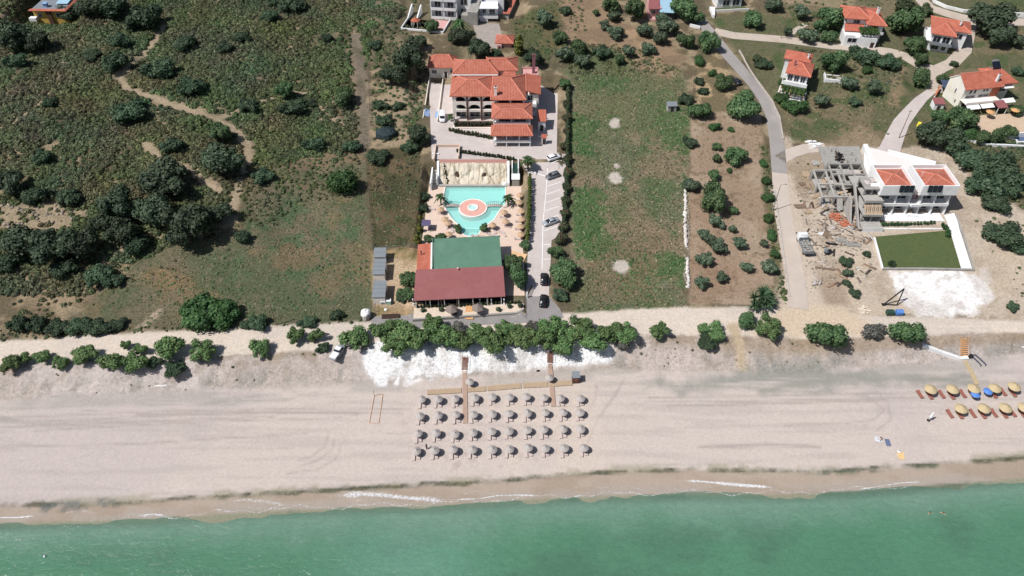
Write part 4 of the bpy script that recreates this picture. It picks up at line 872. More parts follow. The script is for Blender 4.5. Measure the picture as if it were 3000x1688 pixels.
# apartment block at the top with its pool terrace
def apartments():
    t = thing('apartment_block', 'white three bay apartment block with deep balconies at the top edge', 'building', (-28.4, 250.2, 14.3), -.13)
    part('wall', MB().box(0,9.2,1.4,12,-1,7.0).box(9.2,13.6,3.5,12,-1,7.6), M['white'], t)
    for x in (0,4.5,9.0): part('fin_wall', MB().box(x,x+.3,-.3,1.4,-1,7.2), M['white'], t)
    for z in (0,3.2,6.4): part('balcony', MB().box(.3,4.5,-.4,1.4,z,z+.22).box(.3,4.5,-.5,-.4,z,z+1.0).box(4.8,9.0,-.4,1.4,z,z+.22).box(4.8,9,-.5,-.4,z,z+1.0), M['white'], t)
    for z in (.3,3.5):
        for x in (1.2,5.7): win(t,x,x+2.2,z,z+2.3,1.4)
    win(t,10,12.4,3.8,6,3.5); win(t,10,12.4,.4,2.6,3.5); part('side_wing', MB().box(13.6,17,-3,12,-1,4.4).box(11,13.597,-1.5,3.497,-1,2.4), M['concd'], t)
    p = thing('roof_terrace', 'pink paved pool terrace with white parapet in front of the apartment block', 'terrace', (-29.6, 244.4, 14.3), -.2)
    part('paving', MB().box(.8,7.0,-1,5,-2.5,.05), M['pink'], p); part('parapet', MB().box(-7.6,7.2,-4.6,-4.2,-3,.6).box(7.003,7.3,-4.2,5,-3,.8).box(-7.9,-7.603,-4.6,3,-3,.7), M['white'], p); part('floor', MB().box(-7.6,.797,-4.2,4,-3,.0), M['conc'], p)
    part('pool_water', MB().lathe([(1.6,.0),(0,.0)], 20, (1.8,1.4,.09)), M['tile'], p); part('ramp_wall', MB().xprism([(3,-1),(9,-1),(9,3.2),(8.4,3.2),(3,.8)], -7.9,-7.5).xprism([(3,-1),(9,-1),(9,3.2),(8.4,3.2),(3,.8)], -4.6,-4.2), M['white'], p)
apartments()
t = thing('gazebo', 'small gazebo with orange six sided roof on the apartment terrace', 'gazebo', (*Wz(1217, 57, 16.9)[:2], 14.3)); part('roof', MB().lathe([(0,3.3),(1.75,2.3),(1.7,2.2)], 6), M['roof2'], t)
for k in range(6): part('post', MB().tube((1.5*math.cos(k*1.0472),1.5*math.sin(k*1.0472),0),(1.5*math.cos(k*1.0472),1.5*math.sin(k*1.0472),2.3),.08,n=6), M['white'], t)
def white_villa():
    t = thing('white_villa', 'small white flat roofed villa with bright terrace at the top edge', 'house', (-11.4, 249.4, 14.0), -.02)
    part('wall', MB().box(0,6.4,1.2,4.5,-1,4.6).box(2,8.4,4.5,14,-1,6.6), M['white'], t); part('roof_terrace', MB().box(-.2,6.6,-.9,1.2,4.4,4.6).box(0,6.4,1.3,4.4,4.603,4.7).box(2.2,8.2,4.6,13.8,6.603,6.7), M['white'], t)
    part('balcony', MB().box(-.1,6.5,-1.4,1.2,1.2,1.45).box(-.1,6.5,-1.5,-1.4,1.2,2.2).box(.2,3,-1.4,-1.2,-1,1.2), M['white'], t); win(t,1,2.3,2,4,1.2); win(t,3.4,5.4,1.6,4,1.2); win(t,5,7,3.6,5.6,8.4,'R'); part('blue_shutter', MB().box(1.4,1.997,5.0,8,3.4,6.4), M['bluep'], t)
    part('porch_roof', MB().slab([(-2.2,2.4,3.4),(-.05,2.4,3.4),(-.05,5.4,4.2),(-2.2,5.4,4.2)], .14), M['roofm'], t)
    w = thing('tiled_boundary_wall', 'long dark wall capped with orange tiles right of the white villa', 'wall', (-1.4, 250.2, 13.8), -.2); part('wall', MB().box(-.2,.2,0,16,-1,2.2).box(-1.8,-.203,0,.4,-1,2.2), M['conc'], w); part('tile_cap', MB().slab([(-.6,-.4,2.3),(.6,-.4,2.3),(.6,16.2,2.3),(-.6,16.2,2.3)], .09).slab([(-2.2,-.4,2.3),(-.603,-.4,2.3),(-.603,.8,2.3),(-2.2,.8,2.3)], .09), M['roof2'], w)
white_villa()
def hut():
    t = thing('red_roof_hut', 'small hut with faded red hip roof behind the hotel', 'hut', (-2.4, 231.5, 13.2), -.08); part('wall', MB().box(-2.4,2.4,-2.4,2.6,-1,2.4).box(-2.3,-.8,-3.4,-2.403,-1,2.1), M['pink'], t); ro = part('roof', hipc(-3.1,3.1,-2.9,3.2,2.5,-.3,.3,.2,1.2), M['roof'], t); hip_ridges(ro,-3.1,3.1,-2.9,3.2,2.5,-.3,.3,.2,1.2); part('door', MB().box(-1.9,-1.2,-3.46,-3.403,-.6,1.6), M['door'], t)
hut()
def house_t():
    x, y = g1(1900, 58)[:2]; t = thing('pink_house', 'small pink house with red roof and pale blue awning at the top edge', 'house', (x, y, 14.6), -.02); part('wall', MB().box(0,4.2,1,9,-1,3.8).box(0,8,-1,1,-2.5,.6), M['pink'], t); part('roof', MB().slab([(-.4,.2,3.8),(3.4,.2,3.8),(4.2,9.4,5.4),(.4,9.4,5.4)], .16), M['roofm'], t)
    part('awning', MB().slab([(3.4,-.6,3.0),(8.4,-.6,2.8),(8.4,7,4.6),(4.0,7,4.8)], .07), M['awnl'], t); mb = MB(); [mb.box(q,q+.1,-.5,-.4,.6,2.8) for q in (3.5,5.9,8.2)]; rail(mb, 3.5, 8.3, -.8, .6, .9); part('railing', mb, M['black'], t); win(t, 1,2.2,1.6,3,1)
    u = thing('modern_villa', 'grey roofed modern villa with white corner wall at the road end', 'house', (*g1(2120, 30)[:2], 14.6), .12); part('wall', MB().box(-2,7,2,9,-1,3.4), M['white'], u); part('roof', MB().box(-2.4,7.4,1.6,9.4,3.403,3.7), M['awnd'], u); part('terrace_wall', MB().box(-3.6,9,-1.2,-.9,-1.5,.7).prism([(-6,-5.5),(-5.3,-5.8),(-3.2,.5),(-5,1.2)], -1, 1.1), M['white'], u); part('lawn', MB().box(-3,8.6,-.897,1.9,-1.5,.05), M['lawn'], u); win(u,0,2.6,.6,2.8,2); win(u,3.6,6.2,.6,2.8,2)
house_t()
t = thing('shed', 'tiny pale metal roofed shed standing in the meadow near the orchard', 'shed', (*g1(1966,322)[:2], hz(*g1(1966,322)[:2])), .05); part('wall', MB().box(-1.3,1.3,-1,1,-.4,1.9), M['conc'], t); part('roof', MB().slab([(-1.55,-1.2,1.95),(1.55,-1.2,1.95),(1.55,1.2,2.15),(-1.55,1.2,2.15)], .08), M['greys'], t); part('door', MB().box(-.4,.4,-1.06,-1.003,-.3,1.6), M['door'], t)

# ================================================================ FINISHED APARTMENTS + BUILDING SITE
def duplex():
    t = thing('white_apartments', 'bright white terraced apartment building with two red hip roofs and solar panels', 'building', (95.0, 149.8, 7.6), 0)
    # three storeys stepping back, fins at the party walls
    part('wall', MB().box(0,18.2,2.2,9,-.6,3.1).box(0,18.2,2.2,9,3.103,6.2).box(-.8,7.2,2.6,8.6,6.203,8.4).box(9.4,18.4,2.6,8.6,6.203,8.4), M['white'], t)
    for x in (0,4.3,7.9,10.9,14.4,18.0): part('fin_wall', MB().xprism([(-.4,-.6),(2.197,-.6),(2.197,6.2),(.8,6.2)], x-.14, x+.14), M['white'], t)
    part('balcony', MB().box(.14,7.8,-.2,2.2,2.9,3.1).box(.14,7.8,-.35,-.2,2.9,3.75).box(11,17.9,-.2,2.2,2.9,3.1).box(11,17.9,-.35,-.2,2.9,3.75).box(8.1,10.7,-.7,2.2,3.0,3.2).box(8.1,10.7,-.85,-.7,3.0,3.8), M['white'], t)
    part('entrance_porch', MB().box(8.1,10.7,-1.2,-.4,-.6,.5), M['white'], t); part('stair_recess', MB().box(8.1,10.7,2.1,2.197,3.4,6.4), M['roofm'], t); win(t,8.9,9.9,3.9,5.4,2.1)
    for z in (.2,3.4):
        for x in (.7,4.9,11.5,14.9): win(t,x,x+2.7,z,z+2.2,2.2)
    for (x0,x1) in ((-.9,7.3),(9.3,18.5)):
        part('parapet', MB().box(x0,x1,-.2,.1,6.4,9.3).box(x0,x0+.3,.103,8.5,6.4,9.5).box(x1-.3,x1,.103,8.5,6.4,9.5).box(x0,x1,8.503,8.8,6.4,9.5).box(x0,x1,.103,2.6,6.0,6.4), M['white'], t)
        ro = part('red_roof', hipc(x0+.35,x1-.35,.4,8.2,8.5,(x0+x1)/2-.4,(x0+x1)/2+.4,4.3,1.1), M['roof'], t); hip_ridges(ro,x0+.35,x1-.35,.4,8.2,8.5,(x0+x1)/2-.4,(x0+x1)/2+.4,4.3,1.1)
        xc = x0+ (4.2 if x0 < 0 else 1.2)
        for k in range(3): part('solar_panel', MB().slab([(xc+k*1.25,-.75,7.7),(xc+k*1.25+1.15,-.75,7.7),(xc+k*1.25+1.15,-.23,9.5),(xc+k*1.25,-.23,9.5)], .06), M['solar'], t)
    part('link_roof', MB().box(7.303,9.297,1,8.5,6.203,6.5).box(7.303,9.297,.6,1,6.0,6.8), M['paving'], t); part('water_tank', MB().tube((8.8,5.6,6.5),(8.8,5.6,7.5),.4,n=12), M['concd'], t)
    part('antenna', MB().tube((9.9,3.4,9.5),(9.9,3.4,11.2),.04).tube((9.5,3.4,10.9),(10.3,3.4,10.9),.03), M['white'], t)
    part('ramp', MB().slab([(2.6,18.4,2.6),(5.4,26.6,3.2),(21.6,18.4,3.0),(17.6,9.4,2.9),(1.4,9.4,2.9)], .9), mat('bright_paving', A(238,232,228,.8), .8, .04, .5), t); part('ramp_wall', MB().prism([(5.0,26.9),(6.2,26.9),(5.2,17),(2.6,9.6),(1.8,9.6),(3.6,18)], 1.2, 3.7).prism([(11,23.6),(11.2,24.4),(22.4,18.6),(18,11),(17,11.4),(20.6,18)], 1.2, 3.6), M['white'], t)
duplex()
t = thing('garden_terrace', 'white paved terrace with low planter walls between the white apartments and the lawn', 'terrace', (95.4, 145.6, 7.6)); part('paving', MB().box(.6,16.8,1.7,4.6,-1.5,.06), M['white'], t); part('retaining_wall', MB().box(1.0,16.8,1.2,1.697,-2,.2).box(-.2,15.6,-1.4,-1.0,-2.2,-.3), M['white'], t); part('planter_soil', MB().box(.4,15.4,-.997,1.197,-2,-.5), mat('planter_soil', A(150,130,104), .95, .2, 2), t)
path_w = sheet('garden_path', gp([(2250+1775/3.45,380+868/3.45),(2250+1880/3.45,380+845/3.45),(2250+2062/3.45,380+1415/3.45),(2250+1955/3.45,380+1418/3.45),(2250+1850/3.45,380+1060/3.45)]), M['white'], .12)
sheet('lawn', gp([(2250+1070/3.45,380+1085/3.45),(2250+1770/3.45,380+1025/3.45),(2250+1840/3.45,380+1040/3.45),(2250+1950/3.45,380+1405/3.45),(2250+1162/3.45,380+1410/3.45)]), M['lawn'], .08)
wall_line('retaining_wall', 'grey retaining wall along the seaward edge of the lawn', [(2584,790),(2700,790),(2852,793)], .5, .5, M['concd'], -1)
wall_line('garden_wall', 'thin white wall on the left edge of the lawn', [(2560,700),(2572,745),(2584,790)], .6, .35, M['white'], -.6)
wall_line('garden_wall', 'grey low wall on the right of the white garden path', [(2798,630),(2820,690),(2852,792)], .5, .35, M['concd'], -.6)

def site():
    t = thing('unfinished_building', 'unfinished concrete building frame stepping down the slope beside the white apartments', 'building', (88, 157, 7.4), 0)
    q = lambda x, y: (x-88, y-157)
    part('roof_slab', MB().prism([q(87.6,177),q(99.4,177.3),q(97.4,167.4),q(86.4,166.8)], 2.4, 2.75), M['concd'], t, label='large flat grey slab at street level')
    mb = MB(); [mb.box(x,x+.12,y,y+.12,2.75,3.5+rnd.random()*.5) for x, y in [(2.2+rnd.random()*6, 10.5+rnd.random()*7) for _ in range(16)]]; part('rebar', mb, M['pole'], t)
    mb = MB(); [mb.box(2.6+rnd.random()*2.2-.6,2.9+rnd.random()*2.4,y,y+.25,2.753,3.0+rnd.random()*.3) for y in np.arange(10.4,17.5,.55)]; part('formwork', mb, M['black'], t)
    cols = []
    for x in (-1.6,1.4,4.4,7.4):
        for y in (8.6,4.8,1.0):
            z1 = {8.6:4.6,4.8:3.9,1.0:3.2}[y]; cols.append((x,y,-.8,z1))
    for (x,y,z0,z1) in cols: part('column', MB().box(x-.2,x+.2,y-.2,y+.2,z0,z1), M['concd'], t)
    for y, z in ((8.6,4.6),(4.8,3.9),(1.0,3.2)): part('beam', MB().box(-1.9,7.7,y-.22,y+.22,z+.003,z+.45), M['concd'], t)
    for x in (-1.6,1.4,4.4,7.4): part('beam', MB().slab([(x-.2,1.0,3.66),(x+.2,1.0,3.66),(x+.2,9.4,5.1),(x-.2,9.4,5.1)], .4), M['concd'], t)
    part('floor_slab', MB().box(1.4,4.4,5.1,8.3,3.2,3.4).box(4.6,8.2,4.2,6,2.4,2.6).box(-1.8,1.2,1.2,4.5,1.1,1.3), M['conc'], t); part('leaning_panel', MB().slab([(-4.2,-2.4,-.4),(-2.0,-2.4,-.4),(-1.2,.6,2.2),(-3.0,.6,2.2)], .12), M['concd'], t)
    # tower of open storeys, each one stepping further towards the sea
    for z, y0, y1, m in ((7.6,-6.6,-1.4,'concd'),(5.4,-8.8,-2.2,'conc'),(2.9,-11.2,-3.2,'conc'),(.3,-13.6,-4.4,'conc')): part('floor_slab', MB().box(1.8+(.5 if z>3 else 0),7.0,y0,y1,z,z+.3), M[m], t)
    for x in (2.1,4.5,6.75):
        for z0, z1, yf, yb in ((-1.6,.3,-13.2,-5.0),(.603,2.9,-10.8,-3.8),(3.203,5.4,-8.5,-2.8),(5.703,7.6,-6.3,-1.9)):
            xx = max(x, 2.6) if z0 > 2 else x
            part('column', MB().box(xx-.18,xx+.18,yf,yf+.36,z0,z1), M['concd'], t); part('column', MB().box(xx-.18,xx+.18,yb,yb+.36,z0,z1), M['concd'], t)
    part('interior_shade_sheet', MB().box(2.2,6.9,-3.1,-2.9,-.6,7.5), M['black'], t, label='black sheet standing in for the shade inside the open storeys')  # black sheet stands in for the shade inside the open storeys
    part('edge_beam', MB().box(1.8,7.0,-13.7,-13.603,-.5,.9), M['white'], t, label='pale parapet of the lowest slab')
    part('edge_beam', MB().box(2.1,7.0,-11.3,-11.203,2.7,3.3), M['conc'], t); part('edge_beam', MB().box(2.3,7.0,-8.9,-8.803,5.2,6.0), M['conc'], t)
    part('fin_wall', MB().xprism([(-15.0,-1.6),(-13.4,-1.6),(-2.0,6.4),(-2.8,6.8)], 1.1, 1.5), M['conc'], t); part('fin_wall', MB().xprism([(-12,-1),(-4.6,-1),(-5.6,5.2),(-6.6,5.2)], -.6,-.2), M['conc'], t)
    part('roof_clutter', MB().blob((3.6,-4,8.1),.8,j=.4,sz=.4), M['paving'], t); part('roof_clutter', MB().blob((5.6,-3,8.05),.9,j=.4,sz=.4), M['paving'], t); part('roof_clutter', MB().box(4.2,6.4,-5.6,-4.4,7.903,8.1), M['white'], t)
    part('formwork_boards', MB().slab([(2.4,-11,3.25),(6.8,-11,3.25),(6.8,-8.6,4.5),(2.4,-8.6,4.5)], .1), M['wood'], t); part('formwork_boards', MB().slab([(7.0,-3.6,6.1),(8.2,-3.4,6.3),(8.7,-1.0,8.2),(7.5,-1.2,8.0)], .12), M['conc'], t)
    for k in range(9): part('prop', MB().tube((2.5+.5*k,-10.9,3.2),(2.5+.5*k,-9.4,5.3),.06,n=5), M['conc' if k%2 else 'pole'], t)
    # low frames on the left, open to the sky
    for x in (-6.2,-3.0,.2):
        for y, z in ((6.4,4.0),(1.4,3.2),(-3.4,2.6)): part('column', MB().box(x-.22,x+.22,y-.22,y+.22,-1,z), M['conc'], t)
    for y, z in ((6.4,4.0),(1.4,3.2),(-3.4,2.6)): part('beam', MB().box(-6.5,.5,y-.24,y+.24,z+.003,z+.5), M['conc'], t)
    for x in (-6.2,-3.0,.2): part('beam', MB().slab([(x-.22,-3.1,3.06),(x+.22,-3.1,3.06),(x+.22,6.1,4.46),(x-.22,6.1,4.46)], .4), M['conc'], t)
    part('floor_slab', MB().box(-2.7,-.1,1.7,6.1,2.2,2.4), M['paving'], t); part('floor_slab', MB().box(-5.9,-3.3,-3.1,1.1,.5,.7), M['concd'], t); part('floor_slab', MB().box(2.2,7.2,-1.2,3.4,4.4,4.65), M['conc'], t, label='mid slab with painted shade sheet below'); part('slab_shade_sheet', MB().box(2.4,7.0,-1.0,-.9,-.6,4.3), M['black'], t)  # the black sheet paints the shade below the mid slab
    part('floor_slab', MB().box(-6.0,-3.3,1.7,6.1,1.5,1.7), M['conc'], t); part('floor_slab', MB().box(-2.7,-.1,-3.1,1.1,1.3,1.5), M['concd'], t); part('floor_slab', MB().box(-1.3,1.2,5.1,8.3,3.3,3.5), M['conc'], t); part('floor_slab', MB().box(4.7,7.2,5.1,8.3,3.0,3.2), M['paving'], t); part('floor_slab', MB().box(.8,4.2,1.3,4.5,2.1,2.3), M['concd'], t)
    part('retaining_wall', MB().box(-6.6,.6,6.7,6.9,-1,3.6), M['concd'], t); part('retaining_wall', MB().box(-1.9,7.6,8.9,9.2,-1,4.2), M['concd'], t)
    part('stair_flight', MB().slab([(-2.4,-6.6,-.3),(-.9,-6.6,-.3),(-.9,-3.7,2.6),(-2.4,-3.7,2.6)], .3), M['concd'], t)
site()
def site_mess():
    # second group of frames, boards and shuttering lower down the terraces
    t = thing('scaffold_frames', 'tangle of shuttering boards, props and beams in the middle of the unfinished frame', 'scaffolding', (87.5, 155.5, 7.4), 0)
    r_ = random.Random(31)
    for k in range(26):
        x, y = r_.uniform(-3,8), r_.uniform(-4,9); L = r_.uniform(1.5,3.6); a = r_.choice((0,1.57,.1,1.4))+r_.uniform(-.15,.15); z = r_.uniform(.2,2.2)+max(0,y)*.18; dz = r_.uniform(-.5,.9); c_, s_ = math.cos(a)*L/2, math.sin(a)*L/2; w_ = r_.uniform(.15,.5); nx, ny = -math.sin(a)*w_, math.cos(a)*w_
        part('board', MB().slab([(x-c_-nx,y-s_-ny,z),(x+c_-nx,y+s_-ny,z+dz),(x+c_+nx,y+s_+ny,z+dz),(x-c_+nx,y-s_+ny,z)], .1), M[r_.choice(('conc','wood','paving','concd','pole'))], t)
    for k in range(14):
        x, y = r_.uniform(-3,8), r_.uniform(-4,9); part('prop', MB().tube((x,y,-.5),(x+r_.uniform(-.5,.5),y+r_.uniform(-.5,.5),r_.uniform(2,3.6)),.07,n=5), M['conc'], t)
    for (x0,x1,y0,y1,z) in ((-4.4,-1.9,.2,3.4,.5),(-3.6,.4,-3.8,-1.4,.7),(-.6,2.0,3.2,6.4,1.7),(5.0,8.0,-1.2,1.6,1.9),(-4.6,-2.2,5.2,8.2,1.9)): part('wall_stub', MB().box(x0,x1,y0,y0+.25,-.8,z).box(x0,x0+.25,y0+.253,y1,-.8,z).box(x1-.25,x1,y0+.253,y1,-.8,z*.8), M['conc'], t)
site_mess()
# debris and stacks lying on the site, each its own thing
def stack(name, label, u, v, L, n, rz, m, h=.18, cat='stack'):
    p = g1(u, v); t = thing(name, label, cat, p, rz, 'building materials scattered on the site'); mb = MB()
    for k in range(n): a = rnd.uniform(-.12,.12); mb.box(-L/2+rnd.uniform(-.3,.3), L/2+rnd.uniform(-.3,.3), k*.34-n*.17, k*.34-n*.17+.26, (k%2)*h*.4, h+(k%2)*h*.4)
    part('plank', mb, M[m], t); mb = MB(); [mb.box(x,x+.15,-n*.17-.1,n*.17+.1,-.1,.0) for x in (-L*.3,L*.3)]; part('bearer', mb, M['brownw'], t)
for a in (('timber_stack','long pale timber stack nearest the side road above the truck',2362,512,2.6,6,1.5,'wood'),('timber_stack','short timber stack right of the long one by the side road',2372,520,2.0,5,1.4,'wood'),('timber_stack','square timber crate frame beside the road at the site edge',2350,540,1.6,4,.2,'pole'),
 ('plank_pile','pale plank pile in the middle of the site earth',2345,605,3.0,5,.1,'pole'),('plank_pile','loose plank pair below the leaning concrete panel',2392,575,3.2,3,.5,'wood'),('pallet','small empty pallet frame left of the rubble',2370,622,1.4,4,0,'wood'),('board_stack','upright brown board beside the pallet frame',2380,602,2.2,2,1.45,'brownw'),
 ('slab_stack','grey slab stack in front of the unfinished tower',2500,718,4.0,4,-.1,'concd'),('slab_stack','dark slab stack left of the grey one',2465,705,2.8,4,-.1,'concd'),('slab_stack','low grey pallets between the truck and the unfinished tower',2436,715,2.6,3,-.15,'black'),('timber_stack','timber bundle in front of the red brick heap',2420,685,2.4,4,1.0,'pole'),('pipe_bundle','dark pipe bundle above the shrubs on the site',2428,740,2.2,4,.6,'black'),
 ('plank_pile','long thin poles lying on the earth below the site shrubs',2420,788,4.6,2,-.2,'pole'),('tool_rack','grey equipment rack beside the timber bundle',2420,735,1.8,3,1.2,'greys'),('sheet_stack','white sheet stack near the brick heap',2405,686,1.4,3,.1,'wht'),('pallet','grey pallets at the edge of the upper site beside the slab',2390,478,2.2,6,1.5,'conc')): stack(*a)
def heap(name, label, u, v, r, m, n=14, cat='heap', sz=.4, parts_='rubble'):
    p = g1(u, v); t = thing(name, label, cat, p); mb = MB()
    for k in range(n):
        a = rnd.uniform(0, 6.28); d = r*math.sqrt(rnd.random()); q = rnd.uniform(.18,.45)*r*.6; c_, s_ = math.cos(a)*d, math.sin(a)*d
        mb.box(c_-q, c_+q, s_-q*.6, s_+q*.6, -.1, .15+rnd.random()*r*sz*(1-d/r*.7))
    part(parts_, mb, M[m] if isinstance(m, str) else m, t)
heap('brick_heap','red brick heap left of the unfinished tower',2448,637,1.5,'brick',34); heap('brick_heap','orange brick heap at the foot of the unfinished tower',2476,655,1.4,'brick',30); heap('rubble_heap','dark rubble heap behind the red bricks',2455,612,1.5,'black',14); heap('rubble_heap','mixed pale rubble below the unfinished frame',2420,560,1.2,'concd',22)
heap('rubble_heap','pale stone rubble at the coast road junction',2528,905,1.6,'rock',16,sz=.2); heap('white_bag','white rubble bags near the site shrubs',2512,788,.7,'wht',4); heap('white_bag','scattered white bags at the right edge of the bank',2995,1020,.9,'wht',5); heap('white_bag','single white bag on the bank left of the scattered bags',2966,1012,.4,'wht',2)
heap('rubble_heap','white rubble mound beside the bent road at the site entrance',2385,425,2.4,'white',18,sz=.25)
# ================================================================ PAVED SURFACES
sheet('hotel_forecourt', [(-22.5,171),(4,171),(12.6,172.5),(14.3,205),(9,212),(-22.4,212),(-26.6,214),(-27,216)], M['paving'], .06)
sheet('parking_drive', gp([(1540,868),(1548,700),(1556,545),(1545,505),(1530,478),(1530,455),(1668,452),(1662,560),(1652,640),(1640,690),(1616,705),(1612,790),(1608,868)]), M['paving'], .08)
sheet('asphalt_apron', gp([(1530,880),(1540,866),(1606,866),(1640,905),(1652,932),(1520,940)]), M['asph'], .07)
def strip(name, pts, w, m, dz=.06, kind='structure', world=False, **k):
    o = part(name, ribbon_mb(pts if world else gp(pts), w, dz, **k), m); tag(o, kind=kind); return o
strip('asphalt_road', [(1088,946),(1300,940),(1530,927),(1640,918)], 3.8, M['asph'], .09)
strip('side_road', [(2044,44),(2056,66),(2090,108),(2133,163),(2172,206),(2212,252),(2245,297),(2264,342),(2275,408),(2279,450),(2284,510)], lambda t: 4.2, M['road'], .08, step=2.0)
strip('side_road', [(2284,508),(2290,600),(2304,680),(2318,750),(2330,820),(2338,905)], lambda t: 4.2+.6*t, M['croad'], .09, step=2.0)
strip('village_lane', [(2092,92),(2150,105),(2300,117),(2460,137),(2600,152),(2650,165),(2700,195)], 4.4, M['lane'], .08)
strip('village_lane', [(2700,195),(2745,205),(2790,185),(2825,150),(2838,90),(2845,55)], 4.4, M['lane'], .09)
strip('village_lane', [(2735,200),(2745,240),(2740,270)], 6.0, M['lane'], .10)
strip('village_lane', [(2690,-30),(2700,0),(2720,22),(2780,42),(2850,60),(3010,66)], 5.0, M['lane'], .07)
strip('concrete_path', [(2735,262),(2700,290),(2668,325),(2640,360),(2622,400),(2606,440),(2590,452)], lambda t: 2.6+3.2*t, M['paving'], .09)
sheet('upper_yard', gp([(1383,66),(1462,70),(1470,100),(1455,145),(1402,128)]), mat('grey_yard', A(176,166,158), .95, .12, .8, .3, dirt=A(150,140,130)), .08)
strip('site_ramp', [(2284,468),(2320,448),(2360,436),(2420,432)], 4.0, M['croad'], .08)
strip('garden_path', [(2310,115),(2325,92),(2360,72)], 2.0, M['lane'], .08)
sheet('blue_parking_patch', [(-26.4,192.5),(-24.9,192.5),(-24.9,196),(-26.4,196)], M['bluep'], .09); sheet('blue_parking_patch', [(-23.9,192.5),(-22.4,192.5),(-22.4,196),(-23.9,196)], M['bluep'], .09)
# white parking bay lines
def line(pts, w=.16): strip('parking_line', pts, w, M['line'], .10, cells=1)
line([(1606,470),(1602,520),(1600,560),(1592,640),(1590,690),(1588,790)]); line([(1662,470),(1654,640),(1638,690)]); line([(1530,519),(1612,522)], .3)
for (u, v) in ((1604,480),(1603,500),(1602,527),(1600,543),(1599,566),(1598,590),(1597,614),(1595,640),(1594,672)): line([(u,v+5),(u+42,v-9)])
for v in (718,760): line([(1592,v),(1612,v)])
t = sheet('restaurant_terrace', [(-22.8,117.4),(2.8,118.9),(2.7,117.0),(1.2,115.9),(-22.6,113.9)], mat('cream_stone', A(232,214,194), .85, .1, .8, dirt=A(206,184,160)), flat=Z_POOL+.1)
ter = thing('terrace_wall', 'low pale curb wall along the seaward edge of the restaurant terrace', 'wall', (-10, 115, Z_POOL)); part('wall', MB().prism([(-12.8,-1.3),(11.2,.75),(12.8,1.9),(12.8,2.3),(11.0,1.2),(-12.8,-.9)], -1.2, .16), M['concd'], ter)
strip('entry_walk', [(-9.8,118.2),(-9.9,114.4)], 1.9, M['woodo'], .26, world=True)
strip('entry_walk', [(1050+1760/3.963,680+255/3.963),(1050+1940/3.963,680+300/3.963)], 2.6, M['walk'], .10)

# ================================================================ PARASOLS AND SUNBEDS
GRPU = 'grey straw parasols in rows on the beach'
def make_parasol(name, canopy_m, r, zr, za, label, cat='parasol', drop=.12):
    t = thing(name, label, cat); n = 26
    prof = [(0,za+.14),(.07,za+.1),(.1,za),(r*.35,za-(za-zr)*.28),(r*.72,za-(za-zr)*.62),(r,zr),(r*1.015,zr-drop),(r*.93,zr-.02),(r*.5,za-(za-zr)*.55),(.05,za-.25)]
    part('canopy', MB().lathe(prof, n, jit=.035), canopy_m, t); part('pole', MB().tube((0,0,-.3),(0,0,za-.2),.055,n=7), M['pole'], t)
    part('tip', MB().lathe([(0,za+.34),(.06,za+.2),(.1,za+.05)], 8), canopy_m, t)
    return t
def make_bed(name, m, L=1.9, w=.66):
    t = thing(name, '', 'sunbed')
    fr = MB().box(-w/2,w/2,-L/2,L/2,.1,.2)
    part('frame', fr, M['pole'] if m == 'bedr' else M['bedp'], t)
    part('mattress', MB().box(-w/2+.03,w/2-.03,-L/2+.02,L*.12,.203,.27).slab([(-w/2+.03,L*.122,.27),(w/2-.03,L*.122,.27),(w/2-.03,L*.48,.5),(-w/2+.03,L*.48,.5)], .07), M[m], t)
    for sx in (-1,1):
        for sy in (-1,1): part('leg', MB().box(sx*(w/2-.06)-.03,sx*(w/2-.06)+.03,sy*(L/2-.15)-.03,sy*(L/2-.15)+.03,-.1,.097), M['bedp'], t)
    return t
pu = make_parasol('straw_parasol', M['straw'], .96, 1.42, 1.98, ''); pb = make_bed('sunbed', 'bedp'); remember(pb)
SHX = lambda h: (.70*h*math.cos(R(23)), .70*h*math.sin(R(23)))
rows = [[(395,390),(580,383),(780,382),(1008,368),(1210,350),(1410,358),(1605,358),(1812,365),(1995,370),(2225,370)],[(378,580),(583,572),(795,563),(995,560),(1210,552),(1408,548),(1612,545),(1825,540),(2025,540),(2222,535)],[(355,782),(565,772),(778,778),(990,765),(1205,755),(1402,745),(1618,738),(1810,738),(2022,732),(2230,722)],[(335,985),(545,975),(765,970),(980,965),(1208,962),(1408,955),(1625,950),(1825,950),(2040,948),(2268,948)]]
ORD = ['leftmost','second from the left','third from the left','fourth from the left','fifth from the left','fifth from the right','fourth from the right','third from the right','second from the right','rightmost']
RS = ['top','second','third','bottom']
RN = ['the row nearest the boardwalk','the second row below the boardwalk','the third row below the boardwalk','the row nearest the sea']
for ri, row in enumerate(rows):
    for k, (x, y) in enumerate(row):
        s = g1(1150+x/3.963, 1080+y/3.963); dx, dy = SHX(1.42); bx, by = s[0]-dx, s[1]-dy; bz = hz(bx, by)
        place(pu, (bx, by, bz), rnd.uniform(0, 6), f'grey straw parasol, {ORD[k]} in {RN[ri]}', GRPU, scale=(rnd.uniform(.93,1.07),rnd.uniform(.93,1.07),rnd.uniform(.92,1.1))).rotation_euler[:2] = (rnd.uniform(-.07,.07), rnd.uniform(-.07,.07))
        for sd, nm in ((-.5,'left'),(.48,'right')):
            place(pb, (bx+sd+rnd.uniform(-.1,.1), by-.38+rnd.uniform(-.15,.1)+(.3 if sd > 0 else 0), bz), rnd.uniform(-.08,.08), f'pale {nm} sunbed under the grey parasol {ORD[k]}, {RS[ri]} row', 'pale sunbeds under the grey parasols')
